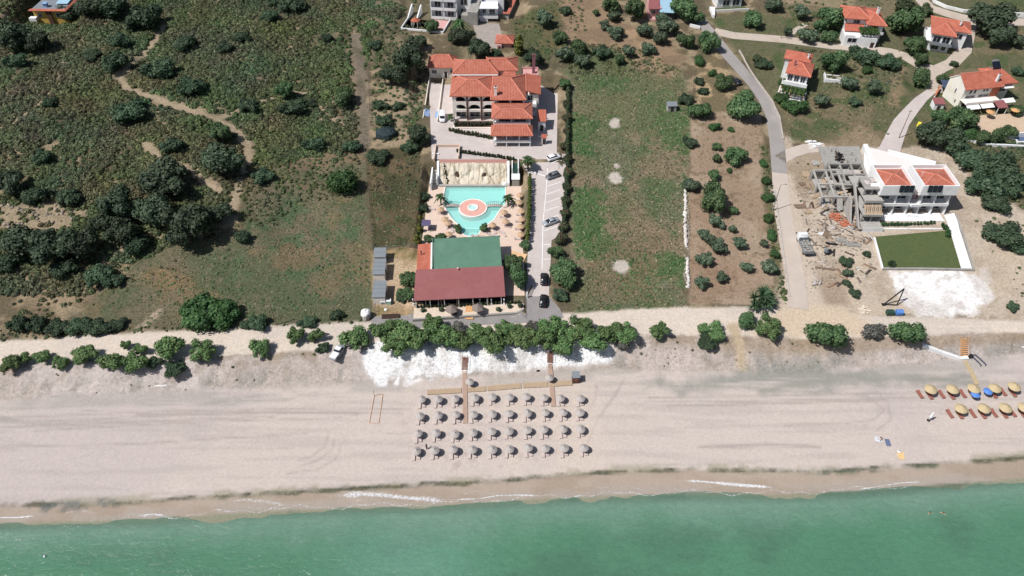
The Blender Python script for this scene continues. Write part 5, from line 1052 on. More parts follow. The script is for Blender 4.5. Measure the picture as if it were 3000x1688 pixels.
for (x, y), lab in (((948,185),'grey straw parasol above the boardwalk beside the left wooden stairs'),((1868,137),'grey straw parasol above the boardwalk beside the right wooden walkway')):
    s = g1(1150+x/3.963, 1080+y/3.963); dx, dy = SHX(1.42); place(pu, (s[0]-dx, s[1]-dy, hz(s[0]-dx, s[1]-dy)), 1, lab, GRPU)
# golden parasols with red-brown beds on the right
pg = make_parasol('golden_parasol', M['strawg'], 1.28, 1.9, 2.6, ''); br_ = make_bed('red_sunbed', 'bedr', 2.1, .8); remember(br_)
GR2 = [((865,905),'golden straw parasol at the left end of the back row'),((1175,905),'golden straw parasol second from the left in the back row'),((1475,895),'golden straw parasol at the foot of the tan walkway, over a blue parasol'),((1775,890),'golden straw parasol just right of the open blue parasol'),((2050,870),'golden straw parasol at the right end of the back row'),((1295,1180),'golden straw parasol at the left end of the front row'),((1620,1175),'golden straw parasol second from the left in the front row'),((1925,1170),'golden straw parasol third from the left in the front row'),((2190,1165),'golden straw parasol cut by the right edge of the photo')]
BED = [('left','first'),('right','second')]
wh = ['the left end of the back row','the back row, second parasol','the parasol over a blue parasol','the parasol right of the blue one','the right end of the back row','the left end of the front row','the front row, second parasol','the front row, third parasol','the parasol cut by the right edge']
for k, ((x, y), lab) in enumerate(GR2):
    p = g1(2550+x/4.83, 950+y/4.83, 2.2); place(pg, p, k, lab, 'golden straw parasols at the right end of the beach')
    for sd, nm in ((-1.75,'open'),(.25,'shaded')):
        if k == 3 and sd < 0: continue
        bx, by = p[0]+sd, p[1]-.15+(-.25 if sd > 0 else 0); place(br_, (bx, by, hz(bx, by)), .2, f'red brown sunbed on the {"sunny left" if sd<0 else "shaded"} side of {wh[k]}', 'red brown sunbeds under the golden parasols')
for (x, y), lab in (((1490,990),'blue canvas parasol half hidden under a golden one'),((1668,945),'open blue canvas parasol between two golden ones')):
    p = g1(2550+x/4.83, 950+y/4.83, 1.7); t = thing('blue_parasol', lab, 'parasol', p, .3); part('canopy', MB().lathe([(0,1.95),(.5,1.85),(.98,1.6),(.97,1.55),(.4,1.78)], 8), M['blue'], t); part('pole', MB().tube((0,0,-.2),(0,0,2.05),.03), M['wht'], t)
t = thing('closed_parasol', 'closed white beach parasol on a dark base, left of the golden parasols', 'parasol', g1(2720,1232)); part('canopy', MB().lathe([(0,3.0),(.16,2.7),(.3,1.3),(.22,1.0),(.05,1.0)], 10, jit=.08), M['wht'], t); part('pole', MB().tube((0,0,0),(0,0,3.05),.035), M['wht'], t); part('base', MB().lathe([(0,.2),(.34,.16),(.38,-.05)], 12), M['black'], t)
# pool-side parasols
pp = make_parasol('pool_parasol', M['strawt'], 1.1, 1.7, 2.25, ''); remember(pp)
for (x, y), lab in (((510,645),'straw pool parasol at the left end of the left footbridge'),((600,850),'straw pool parasol left of the pool, upper of the overlapping pair'),((665,935),'straw pool parasol left of the pool, lower of the overlapping pair'),((680,1170),'straw pool parasol above the green roof, left of the shallow bay'),((1860,705),'straw pool parasol at the right end of the right footbridge'),((1895,900),'straw pool parasol right of the pool, between two dark shadows'),((1615,975),'straw pool parasol beside the round bush right of the shallow bay'),((2200,335),'straw pool parasol along the hedge, nearest the pump house'),((2180,495),'straw pool parasol along the hedge beside the right palm'),((2230,675),'straw pool parasol third along the hedge from the pump house'),((2235,850),'straw pool parasol fourth along the hedge from the pump house'),((2215,1005),'straw pool parasol fifth along the hedge from the pump house'),((2220,1175),'straw pool parasol along the hedge, nearest the restaurant')):
    p = Wz(1220+x/7.244, 520+y/7.244, Z_POOL+2.1); place(pp, (p[0], p[1], Z_POOL+.06), 0, lab, 'straw parasols around the pool', scale=.88)
pl = make_bed('pool_lounger', 'bedp', 1.85, .62); remember(pl)
for (x, y, a), lab in (((1450,1150,.9),'white lounger left of the crowd of loungers below the round bush'),((1530,1175,.7),'white lounger in the middle of the crowd below the round bush'),((1590,1215,1.2),'white lounger lowest in the crowd near the shallow bay'),((1690,1235,1.5),'white lounger nearest the green roof edge'),((1660,1140,.4),'white lounger just under the parasol beside the round bush'),((1800,1160,1.0),'white lounger right of the lounger crowd'),((1860,1205,.5),'white lounger furthest right of the lounger crowd'),((1930,1040,1.3),'white lounger beside the lower right parasol shadow'),((1840,840,1.4),'white lounger below the right footbridge parasol'),((520,765,1.2),'white lounger below the left footbridge parasol'),((640,1040,.3),'white lounger below the overlapping parasols left of the pool'),((820,1115,1.1),'white lounger beside the left side of the shallow bay'),((760,1125,.2),'white lounger left of the one beside the shallow bay'),((1240,1235,1.5),'white lounger at the tip of the shallow bay'),((2190,790,1.57),'lounger along the hedge between the third and fourth parasols'),((2170,930,1.57),'lounger along the hedge between the fourth and fifth parasols'),((2160,1090,1.57),'lounger along the hedge between the fifth and last parasols'),((2150,1300,1.57),'lounger along the hedge nearest the restaurant'),((2150,590,1.57),'lounger along the hedge between the palm and the third parasol'),((330,660,1.3),'white lounger in the tree shade left of the left footbridge'),((330,1060,1.5),'white lounger in the dark shade at the left edge of the deck')):
    p = Wz(1220+x/7.244, 520+y/7.244, Z_POOL+.3); place(pl, (p[0], p[1], Z_POOL+.06), a, lab, 'white loungers around the pool')
t = thing('pool_shower', 'slim white shower post at the tip of the shallow pool bay', 'shower', (*Wz(1220+1305/7.244,520+1260/7.244,Z_POOL)[:2], Z_POOL)); part('post', MB().tube((0,0,0),(0,0,2.2),.05).tube((0,0,2.2),(.4,0,2.3),.04), M['steel'], t); part('base', MB().box(-.5,.5,-.5,.5,0,.14), M['deck'], t)
t = thing('gazebo_canopy', 'small purple canopy at the lower left of the pool deck', 'canopy', (-22.2, 145.6, Z_POOL)); part('canopy', MB().slab([(-1.1,-1.2,2.3),(1.2,-1.2,2.2),(1.2,1.2,2.2),(-1.1,1.2,2.4)], .06), mat('purple_canvas', A(104,96,130), .8, .1, 1), t); mb = MB(); [mb.box(x,x+.08,y,y+.08,-.2,2.2) for x in (-1,1.05) for y in (-1.1,1.05)]; part('post', mb, M['black'], t)
# restaurant terrace furniture
for x, y, lab in ((1080,880,'square thatched parasol left of the wooden entry walk'),(1385,865,'square thatched parasol right of the wooden entry walk')):
    p = Wz(1050+x/3.963, 680+y/3.963, Z_POOL+2.3); t = thing('thatched_parasol', lab, 'parasol', (p[0], p[1], Z_POOL), .5, 'thatched parasols on the restaurant terrace'); part('canopy', MB().lathe([(0,2.9),(.3,2.75),(1.45,1.95),(1.5,1.8),(.4,2.5)], 6, jit=.05), mat('brown_thatch', A(150,136,128), .95, .2, 8, .5), t); part('pole', MB().tube((0,0,0),(0,0,2.6),.08), M['pole'], t)
for x, lab in ((785,'leftmost white terrace lamp post'),(932,'white terrace lamp post left of the thatched parasol'),(1412,'white terrace lamp post above the right thatched parasol'),(1545,'white terrace lamp post right of the right thatched parasol'),(1692,'white terrace lamp post below the maroon roof corner'),(640,'white terrace gate post at the left terrace corner')):
    p = Wz(1050+x/3.963, 680+845/3.963, Z_POOL); t = thing('lamp_post', lab+' on the restaurant front', 'lamp post', (p[0], p[1], Z_POOL)); part('pole', MB().tube((0,0,0),(0,0,1.7),.06).box(-.2,.2,-.2,.2,0,.4), M['white'], t); part('lamp', MB().blob((0,0,1.85),.18,j=0), M['wht'], t)
t = thing('gate', 'open black iron gate at the foot of the hotel driveway', 'gate', g1(1545, 872), 1.2); mb = MB(); rail(mb, 0, 3.0, 0, 0, 1.6, 12); part('leaf', mb, M['black'], t); part('post', MB().box(-.25,-.03,-.12,.12,-.3,1.9), M['white'], t)

# ================================================================ BOARDWALKS, STAIRS
def walk(name, label, pts, w, m, group=None, cat='boardwalk', dz=.03):
    p = gp(pts); x, y = p[0]; t = thing(name, label, cat, (x, y, hz(x, y)), 0, group); mb = MB(); z0 = hz(x, y); pr = resample(p, .3)
    n = len(pr)
    for i in range(n-1):
        a, b = pr[i], pr[i+1]; tx, ty = b[0]-a[0], b[1]-a[1]; L = math.hypot(tx, ty); tx/=L; ty/=L; cx, cy = (a[0]+b[0])/2, (a[1]+b[1])/2; z = max(hz(cx-ty*w/2, cy+tx*w/2), hz(cx+ty*w/2, cy-tx*w/2), hz(cx, cy))-z0+.14+dz
        jx = rnd.uniform(-.03,.03); q = [(cx+tx*s*L*.45-ty*e*(w/2+jx)-x, cy+ty*s*L*.45+tx*e*(w/2+jx)-y, z) for s, e in ((-1,-1),(1,-1),(1,1),(-1,1))]; mb.slab(q[::-1], .06)
    part('plank', mb, m, t); return t
B = lambda x, y: (1150+x/3.963, 1080+y/3.963); GB = 'boardwalk sections on the beach'
walk('boardwalk', 'horizontal boardwalk section at the left end above the parasols', [B(400,280),B(800,258)], 1.35, M['wood'], GB); walk('boardwalk', 'horizontal boardwalk section right of the left crossing', [B(870,250),B(1082,238)], 1.35, M['wood'], GB)
walk('boardwalk', 'middle horizontal boardwalk section between the two crossings', [B(1098,236),B(1490,203)], 1.35, M['wood'], GB); walk('boardwalk', 'horizontal boardwalk section just left of the right crossing', [B(1512,201),B(1800,188)], 1.35, M['wood'], GB); walk('boardwalk', 'horizontal boardwalk end section beside the beach kiosk', [B(1815,187),B(2085,168)], 1.35, M['wood'], GB)
walk('boardwalk', 'long walkway running down from the left stairs between the parasols', [(1361,1088),B(845,640)], 1.0, mat('pinkish_timber', A(198,168,150), .85, .18, 6), GB, dz=.05); walk('boardwalk', 'short walkway running down from the right stairs to the parasols', [(1611,1066),B(1868,445)], 1.0, MATS['pinkish_timber'], GB, dz=.05)
walk('boardwalk', 'narrow tan walkway from the yellow stairs to the golden parasols', [(2826,1058),(2846,1092),(2862,1128)], 1.0, M['strawg'], GB)
def stairs(label, u0, v0, u1, v1, w, m, rm):
    a, b = g1(u0, v0), g1(u1, v1); t = thing('beach_stairs', label, 'stairs', b, math.atan2(a[1]-b[1], a[0]-b[0])-math.pi/2); L = math.hypot(a[0]-b[0], a[1]-b[1]); dz_ = a[2]-b[2]; n = 9
    for k in range(n): part('step', MB().box(-w/2,w/2,L*k/n,L*k/n+L/n*.8,.1+dz_*(k+.5)/n,.22+dz_*(k+.5)/n), M[m], t)
    part('handrail', MB().tube((-w/2,0,1),(-w/2,L,1+dz_),.04).tube((w/2,0,1),(w/2,L,1+dz_),.04).tube((-w/2,0,0),(-w/2,0,1),.04).tube((w/2,0,0),(w/2,0,1),.04).tube((-w/2,L,dz_),(-w/2,L,1+dz_),.04).tube((w/2,L,dz_),(w/2,L,1+dz_),.04), M[rm], t)
mat_b = mat('brown_stair', A(150,108,92), .8, .2, 4); M['brst'] = mat_b
stairs('brown wooden stairs down the white bank on the left', 1363,1048,1361,1086,1.2,'brst','brst'); stairs('brown wooden stairs down the white bank on the right', 1611,1030,1611,1064,1.2,'brst','brst'); stairs('yellow wooden stairs with railings at the right end of the beach', 2822,992,2824,1046,1.6,'woodo','woodo')
wall_line('low_wall', 'white angled curb wall below the yellow stairs', [(2702,1012),(2760,1034),(2812,1052),(2834,1050)], .45, .8, M['white'], -.5)
t = thing('bin', 'round black bin at the foot of the yellow stairs', 'bin', g1(2841,1048)); part('bin_body', MB().lathe([(0,.95),(.42,.9),(.48,.8),(.4,-.05)], 14), M['black'], t)
t = thing('bike_rack', 'dark grey metal rack with two long rails right of the yellow stairs', 'rack', g1(2862,1058), .25); part('rail', MB().tube((-.7,1.3,.7),(-.3,-1.5,.5),.09).tube((.3,1.3,.7),(.9,-1.6,.5),.09).tube((-.7,1.3,.7),(.3,1.3,.7),.09), M['awnd'], t); part('foot', MB().tube((-.3,-1.5,.5),(-.3,-1.5,-.1),.07).tube((.9,-1.6,.5),(.9,-1.6,-.1),.07).tube((-.7,1.3,.7),(-.7,1.3,-.1),.07), M['awnd'], t)
t = thing('beach_kiosk', 'small dark wooden kiosk with flat grey roof at the boardwalk end', 'kiosk', g1(1687,1124), .06); part('wall', MB().box(-.75,.75,0,1.5,-.2,2.1), M['brownw'], t); part('roof', MB().slab([(-.85,-.1,2.1),(.85,-.1,2.1),(.85,1.6,2.3),(-.85,1.6,2.3)], .1), M['greys'], t); part('hatch', MB().box(-.45,.45,-.05,-.003,.9,1.7), mat('hatch_red', A(150,92,78), .7, .1, 2), t)

# ================================================================ VEHICLES
def car_paint(name, col): return mat('paint_'+name, col, .25, .03, 1, spec=.5, metal=.0)
PA = dict(white=car_paint('white', A(240,240,242,.82)), silver=car_paint('silver', A(172,178,186)), grey=car_paint('grey', A(118,122,126)), black=car_paint('black', (.012,.012,.014)), dark=car_paint('dark', (.02,.022,.026)))
M['tyre'] = mat('tyre_rubber', (.015,.015,.015), .9, .2, 4); M['lamp'] = mat('headlight_glass', A(225,230,235), .15, .05, 3, spec=.6); M['tail'] = mat('tail_light', (.35,.02,.02), .2, .05, 3)
def loft(secs, cap=True):
    """sections: (x, [(y,z)...]) lofted along x"""
    mb = MB(); n = len(secs[0][1]); v = [(x, p[0], p[1]) for x, s in secs for p in s]
    f = [(i*n+k, i*n+(k+1)%n, (i+1)*n+(k+1)%n, (i+1)*n+k) for i in range(len(secs)-1) for k in range(n)]
    f += [tuple(range(n))[::-1], tuple(range((len(secs)-1)*n, len(secs)*n))]
    return mb.add(v, f)
def ring(w, z0, z1, b=.12): return [(-w,z0+b),(-w+b*.6,z0),(w-b*.6,z0),(w,z0+b),(w,z1-b),(w-b,z1),(-w+b,z1),(-w,z1-b)]
def wheels(t, xs, y, r=.31):
    for x in xs:
        for s in (-1,1):
            ty = part('wheel', MB().tube((x,s*y-.1,r),(x,s*y+.1,r),r,n=14), M['tyre'], t); part('rim', MB().tube((x,s*(y+.103),r),(x,s*(y+.115),r),r*.62,n=10), M['steel'], ty)
def car(label, pos, rz, paint, kind='hatch', group='cars parked beside the hotel drive', name='parked_car', cat='car'):
    t = thing(name, label, cat, pos, rz, group); P = PA[paint]
    L = 4.1 if kind != 'sedan' else 4.5; h = 1.5 if kind == 'suv' else 1.42; w = .88
    part('body', loft([(-L/2,ring(.72,.38,.86)),(-L/2+.15,ring(w-.04,.28,.95)),(-L*.25,ring(w,.22,.98)),(L*.12,ring(w,.22,.96)),(L*.3,ring(w-.02,.22,.9)),(L/2-.2,ring(w-.06,.26,.76)),(L/2,ring(.62,.34,.64))]), P, t, True)
    rb = -L*.46 if kind != 'sedan' else -L*.3
    part('window_band', loft([(rb-.02,ring(.68,.9,1.0,.04)),(rb+.28,ring(.7,.9,h-.06,.06)),(-.1,ring(.74,.9,h-.03,.06)),(.35,ring(.7,.9,h-.07,.06)),(L*.26,ring(.72,.88,.96,.04))]), M['glass'], t, True)
    part('roof', loft([(rb+.22,ring(.63,h-.09,h-.03,.03)),(-.1,ring(.66,h-.05,h+.02,.03)),(.36,ring(.62,h-.09,h-.02,.03))]), P, t, True)
    for s in (-1,1):
        part('headlight', MB().box(L/2-.22,L/2-.08,s*.55-.13,s*.55+.13,.6,.72), M['lamp'], t); part('tail_light', MB().box(-L/2-.01,-L/2+.1,s*.6-.1,s*.6+.1,.68,.86), M['tail'], t)
        part('mirror', MB().box(L*.17,L*.17+.12,s*(w+.0)-.0+min(0,s*.16),s*(w)+max(0,s*.16),.92,1.04), P, t); 
    wheels(t, (-L*.31, L*.31), .80); return t
H1 = R(27)
car('white car parked in the topmost hotel parking bay', g1(1622,466), H1, 'white'); car('dark grey car parked at the crossing line beside the palm', g1(1619,520), H1+math.pi, 'grey', 'suv'); car('silver car parked alone in the lower diagonal bays', g1(1613,655), H1+math.pi, 'silver', 'sedan'); car('black car parked under the tree on the lower driveway', g1(1594,822), R(88), 'black', 'suv'); car('black car standing on the asphalt at the driveway gate', g1(1592,886), R(83), 'black')
car('dark car parked in the verge beside the upper side road', g1(2155,243), R(120), 'dark', group=None)
t = thing('parked_van', 'white van parked in front of the arched hotel balconies', 'van', g1(1297,349), R(-88)); part('body', loft([(-2.3,ring(.8,.35,1.9)),(-2.1,ring(.9,.3,2.0)),(1.2,ring(.9,.3,1.95)),(1.7,ring(.88,.3,1.2)),(2.3,ring(.8,.35,1.0)),(2.4,ring(.7,.4,.8))]), PA['white'], t, True); part('windscreen', MB().slab([(1.25,-.72,1.88),(1.72,-.7,1.25),(1.72,.7,1.25),(1.25,.72,1.88)], .02), M['glass'], t); wheels(t, (-1.4,1.5), .82, .33)
[part('headlight', MB().box(2.25,2.38,s*.6-.14,s*.6+.14,.72,.88), M['lamp'], t) for s in (-1,1)]; [part('side_window', MB().box(.3,1.2,s*.9-.012,s*.9+.012,1.25,1.75), M['glass'], t) for s in (-1,1)]
t = thing('pickup', 'white pickup parked under the trees at the edge of the bank', 'pickup', g1(992,1036), R(68)); part('body', loft([(-2.4,ring(.8,.4,.95)),(-.4,ring(.86,.35,1.0)),(1.3,ring(.86,.35,1.0)),(2.3,ring(.74,.4,.8))]), PA['silver'], t, True); part('cab', loft([(-.5,ring(.74,.95,1.1,.04)),(-.3,ring(.74,.95,1.62,.05)),(.7,ring(.72,.95,1.62,.05)),(1.3,ring(.72,.93,1.02,.03))]), M['glass'], t, True); part('roof', MB().box(-.3,.7,-.66,.66,1.6,1.68), PA['white'], t); part('cargo_cover', MB().box(-2.35,-.6,-.78,.78,1.0,1.2), PA['white'], t); wheels(t, (-1.5,1.5), .8, .36)
def truck():
    t = thing('flatbed_truck', 'white flatbed truck loaded with building material on the dusty side road', 'truck', g1(2354,724), R(92))
    part('cab', loft([(1.4,ring(1.1,.7,2.5)),(1.6,ring(1.12,.6,2.6)),(2.9,ring(1.12,.6,2.55)),(3.3,ring(1.1,.6,1.7)),(3.5,ring(1.05,.6,1.4))]), PA['white'], t, True); part('windscreen', MB().slab([(2.93,-.95,2.45),(3.33,-.95,1.7),(3.33,.95,1.7),(2.93,.95,2.45)], .03), M['glass'], t); part('roof_deflector', MB().box(1.5,2.5,-.9,.9,2.6,2.8), PA['white'], t)
    part('chassis', MB().box(-3.6,3.2,-.5,.5,.5,.85), M['black'], t); part('flatbed', MB().box(-3.6,1.2,-1.2,1.2,.9,1.05), M['steel'], t); part('side_board', MB().box(-3.6,1.2,-1.25,-1.2,.95,1.55).box(-3.6,1.2,1.2,1.25,.95,1.55).box(-3.65,-3.603,-1.2,1.2,.95,1.55).box(1.203,1.25,-1.2,1.2,.95,2.1), M['greys'], t)
    mb = MB(); [mb.box(x-.3,x+.3,y-.25,y+.25,1.053,1.3+rnd.random()*.4) for x, y in [(-3+k%6*.75, -.8+(k//6)*.8) for k in range(17)]]; part('cargo', mb, M['concd'], t)
    for s in (-1,1): part('mirror', MB().box(3.2,3.3,s*1.3-.14,s*1.3+.14,1.7,2.1), M['black'], t); part('headlight', MB().box(3.42,3.52,s*.75-.15,s*.75+.15,.8,1.0), M['lamp'], t)
    wheels(t, (-2.4,2.4), 1.0, .45)
truck()

# ================================================================ POLES, FENCES, SMALL THINGS
def pole(label, base, top, lamp=False, cat='utility pole'):
    p = g1(*base); t = thing('street_lamp' if lamp else 'utility_pole', label, cat, p)
    lo, hi = 2, 16
    for _ in range(30):
        m_ = (lo+hi)/2
        if to_px((p[0],p[1],p[2]+m_))[1] > top[1]: lo = m_
        else: hi = m_
    h = lo; part('pole', MB().tube((0,0,-.3),(0,0,h),.13,.08,n=8), M['steel' if lamp else 'pole'], t)
    if lamp: part('arm', MB().tube((0,0,h),(1.2,.1,h+.2),.05), M['steel'], t); part('lamp_head', MB().box(1.0,1.6,-.05,.2,h+.1,h+.24), M['greys'], t)
    else: part('crossarm', MB().box(-.6,.6,-.05,.05,h-.5,h-.38), M['pole'], t); [part('insulator', MB().tube((x,0,h-.38),(x,0,h-.2),.05), M['wht'], t) for x in (-.5,0,.5)]
    return (p[0], p[1], p[2]+h)
pa = pole('wooden pole leaning out of the field beside the dirt road', (810,952), (790,895)); pole('tall street lamp at the edge of the dusty side road', (2263,618), (2286,542), True, 'street lamp')
pc = pole('wooden pole between the village lane and the green trees', (2633,152), (2648,107)); pd = pole('wooden pole by the garden at the top of the village lane', (2288,113), (2312,40)); pole('thin pole behind the hotel rear roof', (1322,158), (1320,128)); pf = pole('upright pole put where a pole shadow lies on the steep concrete path', (2633,405), (2640,322))  # last pole is added where only a pole's shadow line runs
def fence(name, label, pts, h=1.4, sp=2.4, m='pole'):
    p = resample(gp(pts), sp); mx, my = p[0]; zb = hz(mx, my); t = thing(name, label, 'fence', (mx, my, zb)); mb = MB(); wi = MB(); prev = None
    for x, y in p:
        z = hz(x, y)-zb; mb.tube((x-mx,y-my,z-.3),(x-mx,y-my,z+h),.07,n=5)
        if prev:
            for q in (.4,.9,1.3): wi.tube((prev[0],prev[1],prev[2]+q),(x-mx,y-my,z+q),.018,n=3,cap=False)
        prev = (x-mx, y-my, z)
    part('post', mb, M[m], t); part('wire', wi, M['steel'], t)
fence('wire_fence', 'long wire fence between the left field and the hotel plot', [(1066,410),(1074,500),(1080,560),(1086,640),(1092,720),(1096,820),(1098,915)]); fence('wire_fence', 'wire fence on the right of the bare strip on the hill', [(1078,190),(1082,280),(1086,368)]); fence('wire_fence', 'short wire fence around the weedy plot above the sheds', [(1094,733),(1170,731),(1236,728)], 1.2)
fence('wire_fence', 'wire fence between the bare earth and the vegetable garden', [(2036,180),(2032,240),(2028,300)]); fence('slat_fence', 'timber fence around the sheds and straw yard', [(1104,740),(1102,830),(1100,925)], 1.3)
p = g1(1075, 934); t = thing('boulder', 'grey boulder with white canvas bundle at the road edge', 'boulder', p); part('rock', MB().blob((0,0,.5),1.0,j=.25), M['concd'], t, label='grey boulder'); part('canvas', MB().blob((-.1,.5,1.35),1.15,10,6,.18,.8), M['wht'], t, label='white canvas bundle')
t = thing('trough', 'long dark brown trough on the dry grass near the road', 'trough', g1(1145,930), .06); part('body', MB().box(-2.0,2.0,-.45,.45,-.1,.5), M['door'], t); part('rim', MB().box(-2.1,2.1,-.55,-.453,.4,.6).box(-2.1,2.1,.453,.55,.4,.6), M['brownw'], t)
t = thing('machine', 'white generator box beside the nearest grey shed', 'machine', g1(1123,888)); part('body', MB().box(-.6,.6,-.5,.5,0,.9), M['wht'], t); part('panel', MB().box(-.4,.4,-.55,-.503,.2,.7), M['greys'], t)
t = thing('machine', 'pale green cabinet right of the white generator box', 'machine', g1(1140,890)); part('body', MB().box(-.5,.5,-.4,.4,0,1.1), mat('mint', A(178,218,196), .5, .05, 2), t); part('lid', MB().box(-.55,.55,-.45,.45,1.103,1.2), M['wht'], t)
t = thing('parasol_base', 'white round parasol stand with leaning pole on the straw yard', 'stand', g1(1130,908)); part('base', MB().lathe([(0,.25),(.35,.2),(.4,-.05)], 12), M['wht'], t); part('pole', MB().tube((0,0,.2),(.25,.1,2.0),.04), M['wht'], t)
p = g1(1133, 398); t = thing('covered_mound', 'dark green netting draped over a box beside the hill fence', 'netting', p, .1); mb = MB(); mb.blob((0,0,.4),3.4,14,6,.1,.62); mb.v = [(a*.98, b*.75, max(c_, -.2)+rnd.uniform(-.1,.1)) for a, b, c_ in mb.v]; part('net', mb, M['tarp'], t); mb = MB(); [mb.tube((x,-1.6,-.3),(x*.8,-.8,2.2),.05) for x in (-2.4,-.8,.8,2.4)]; part('pole', mb, M['greys'], t)
p = [g1(2588,893), g1(2627,895)]; ap = Wz(2649, 846, p[0][2]+4.6); t = thing('crane_frame', 'black triangular hoist frame standing at the edge of the white gravel', 'hoist', p[0]); q = lambda a: (a[0]-p[0][0], a[1]-p[0][1], a[2]-p[0][2])
part('boom', MB().tube((0,0,0), q(ap), .16), M['black'], t); part('strut', MB().tube(q(p[1]), q(ap), .13), M['black'], t); part('base_beam', MB().tube((0,0,.12), (q(p[1])[0], q(p[1])[1], .12), .16).box(-.4,.4,-.4,.4,-.2,.15), M['black'], t)
for (u, v, m, lab) in ((2604,922,mat('green_bin', A(52,84,72), .5, .1, 2),'dark green waste container below the hoist frame'),(2631,922,M['blue'],'blue waste container below the hoist frame')):
    t = thing('waste_container', lab, 'container', g1(u, v), .0, None); part('body', MB().xprism([(-.5,.2),(.5,.2),(.6,1.1),(-.6,1.1)], -.75,.75), m, t); part('lid', MB().xprism([(-.65,1.1),(.65,1.1),(.5,1.3),(0,1.42),(-.5,1.3)], -.8,.8), m, t)
    for sx in (-.6,.6): part('wheel', MB().tube((sx-.05,-.4,.1),(sx+.05,-.4,.1),.12), M['tyre'], t); part('wheel', MB().tube((sx-.05,.4,.1),(sx+.05,.4,.1),.12), M['tyre'], t)
t = thing('slide', 'bright yellow plastic slide beside the steep concrete path', 'slide', g1(2688,373), 1.0); part('chute', MB().slab([(-1.3,-.4,.1),(1.2,-.4,1.2),(1.2,.4,1.2),(-1.3,.4,.1)], .1).slab([(-1.3,-.5,.3),(1.2,-.5,1.4),(1.2,-.403,1.4),(-1.3,-.403,.3)], .3), mat('yellow_plastic', A(238,220,70), .4, .04, 2), t); part('ladder', MB().tube((1.2,-.3,1.2),(1.6,-.3,-.1),.05).tube((1.2,.3,1.2),(1.6,.3,-.1),.05), M['steel'], t)
t = thing('plank', 'bleached white plank lying on the left bank', 'plank', g1(471,1131), .12); part('plank', MB().box(-1.3,1.3,-.12,.12,.0,.14).box(-1.1,.8,.12,.22,.0,.08), M['wht'], t)
t = thing('buoy', 'small white buoy floating on the sea at the lower left', 'buoy', (*Wz(131,1630,0.1)[:2], 0)); part('float', MB().blob((0,0,.1),.24,10,7,0), M['wht'], t); part('handle', MB().tube((0,0,.3),(0,0,.45),.05), M['wht'], t)
for (u, v, sx, sy, m, lab) in ((2601,1297,.5,.85,mat('navy_towel', A(112,124,156), .95, .1, 3),'blue grey beach towel spread on the sand'),(2639,1335,.65,.9,mat('yellow_towel', A(240,206,150), .95, .08, 3),'yellow beach towel near the weed line'),(2573,1288,.7,.6,mat('pale_towel', A(226,230,238), .95, .05, 3),'pale towel under the person sitting on the sand')):
    p = g1(u, v); t = thing('beach_towel', lab, 'towel', p, -.3 if m.name != 'navy_towel' else -.1); bmv = MB(); nx = 8; v_ = [(-sx+2*sx*i/nx, -sy+2*sy*j/nx, .05+.03*math.sin(i*2.1+j*1.3)) for j in range(nx+1) for i in range(nx+1)]; bmv.add(v_, [(j*(nx+1)+i, j*(nx+1)+i+1, (j+1)*(nx+1)+i+1, (j+1)*(nx+1)+i) for j in range(nx) for i in range(nx)]); part('cloth', bmv, m, t)
t = thing('beach_bag', 'white beach bag with a dark strap on the yellow towel', 'bag', g1(2633,1325), .3); part('bag', MB().blob((0,0,.22),.32,10,6,.15,.8), M['wht'], t); part('strap', MB().path([(-.2,0,.4),(-.1,0,.62),(.1,0,.62),(.2,0,.4)], .035), M['black'], t)
t = thing('sports_bag', 'small dark bag on the sand above the right end of the boardwalk', 'bag', g1(1576,1088), .3); part('bag', MB().tube((-.3,0,.2),(.3,0,.2),.2,n=10), M['black'], t); part('strap', MB().path([(-.2,0,.38),(0,0,.5),(.2,0,.38)], .03), M['brownw'], t)
for k, (u, v) in enumerate(((1224,1308),(1236,1306))): pass

# volleyball / goal frame of thin poles on the sand
t = thing('goal_frame', 'thin wooden goal frame with tilted poles left of the parasols', 'goal frame', g1(1082,1240)); a = [g1(1075,1240), g1(1103,1240), g1(1090,1160), g1(1115,1155)]; q = lambda i, z: (a[i][0]-a[0][0], a[i][1]-a[0][1], a[i][2]-a[0][2]+z)
part('pole', MB().tube(q(0,.05),q(2,.08),.05).tube(q(1,.05),q(3,.08),.05).tube(q(2,.08),q(3,.08),.05).tube(q(0,.06),q(1,.06),.04), M['woodo'], t); part('upright', MB().tube(q(2,0),q(2,2.0),.05), M['wood'], t)

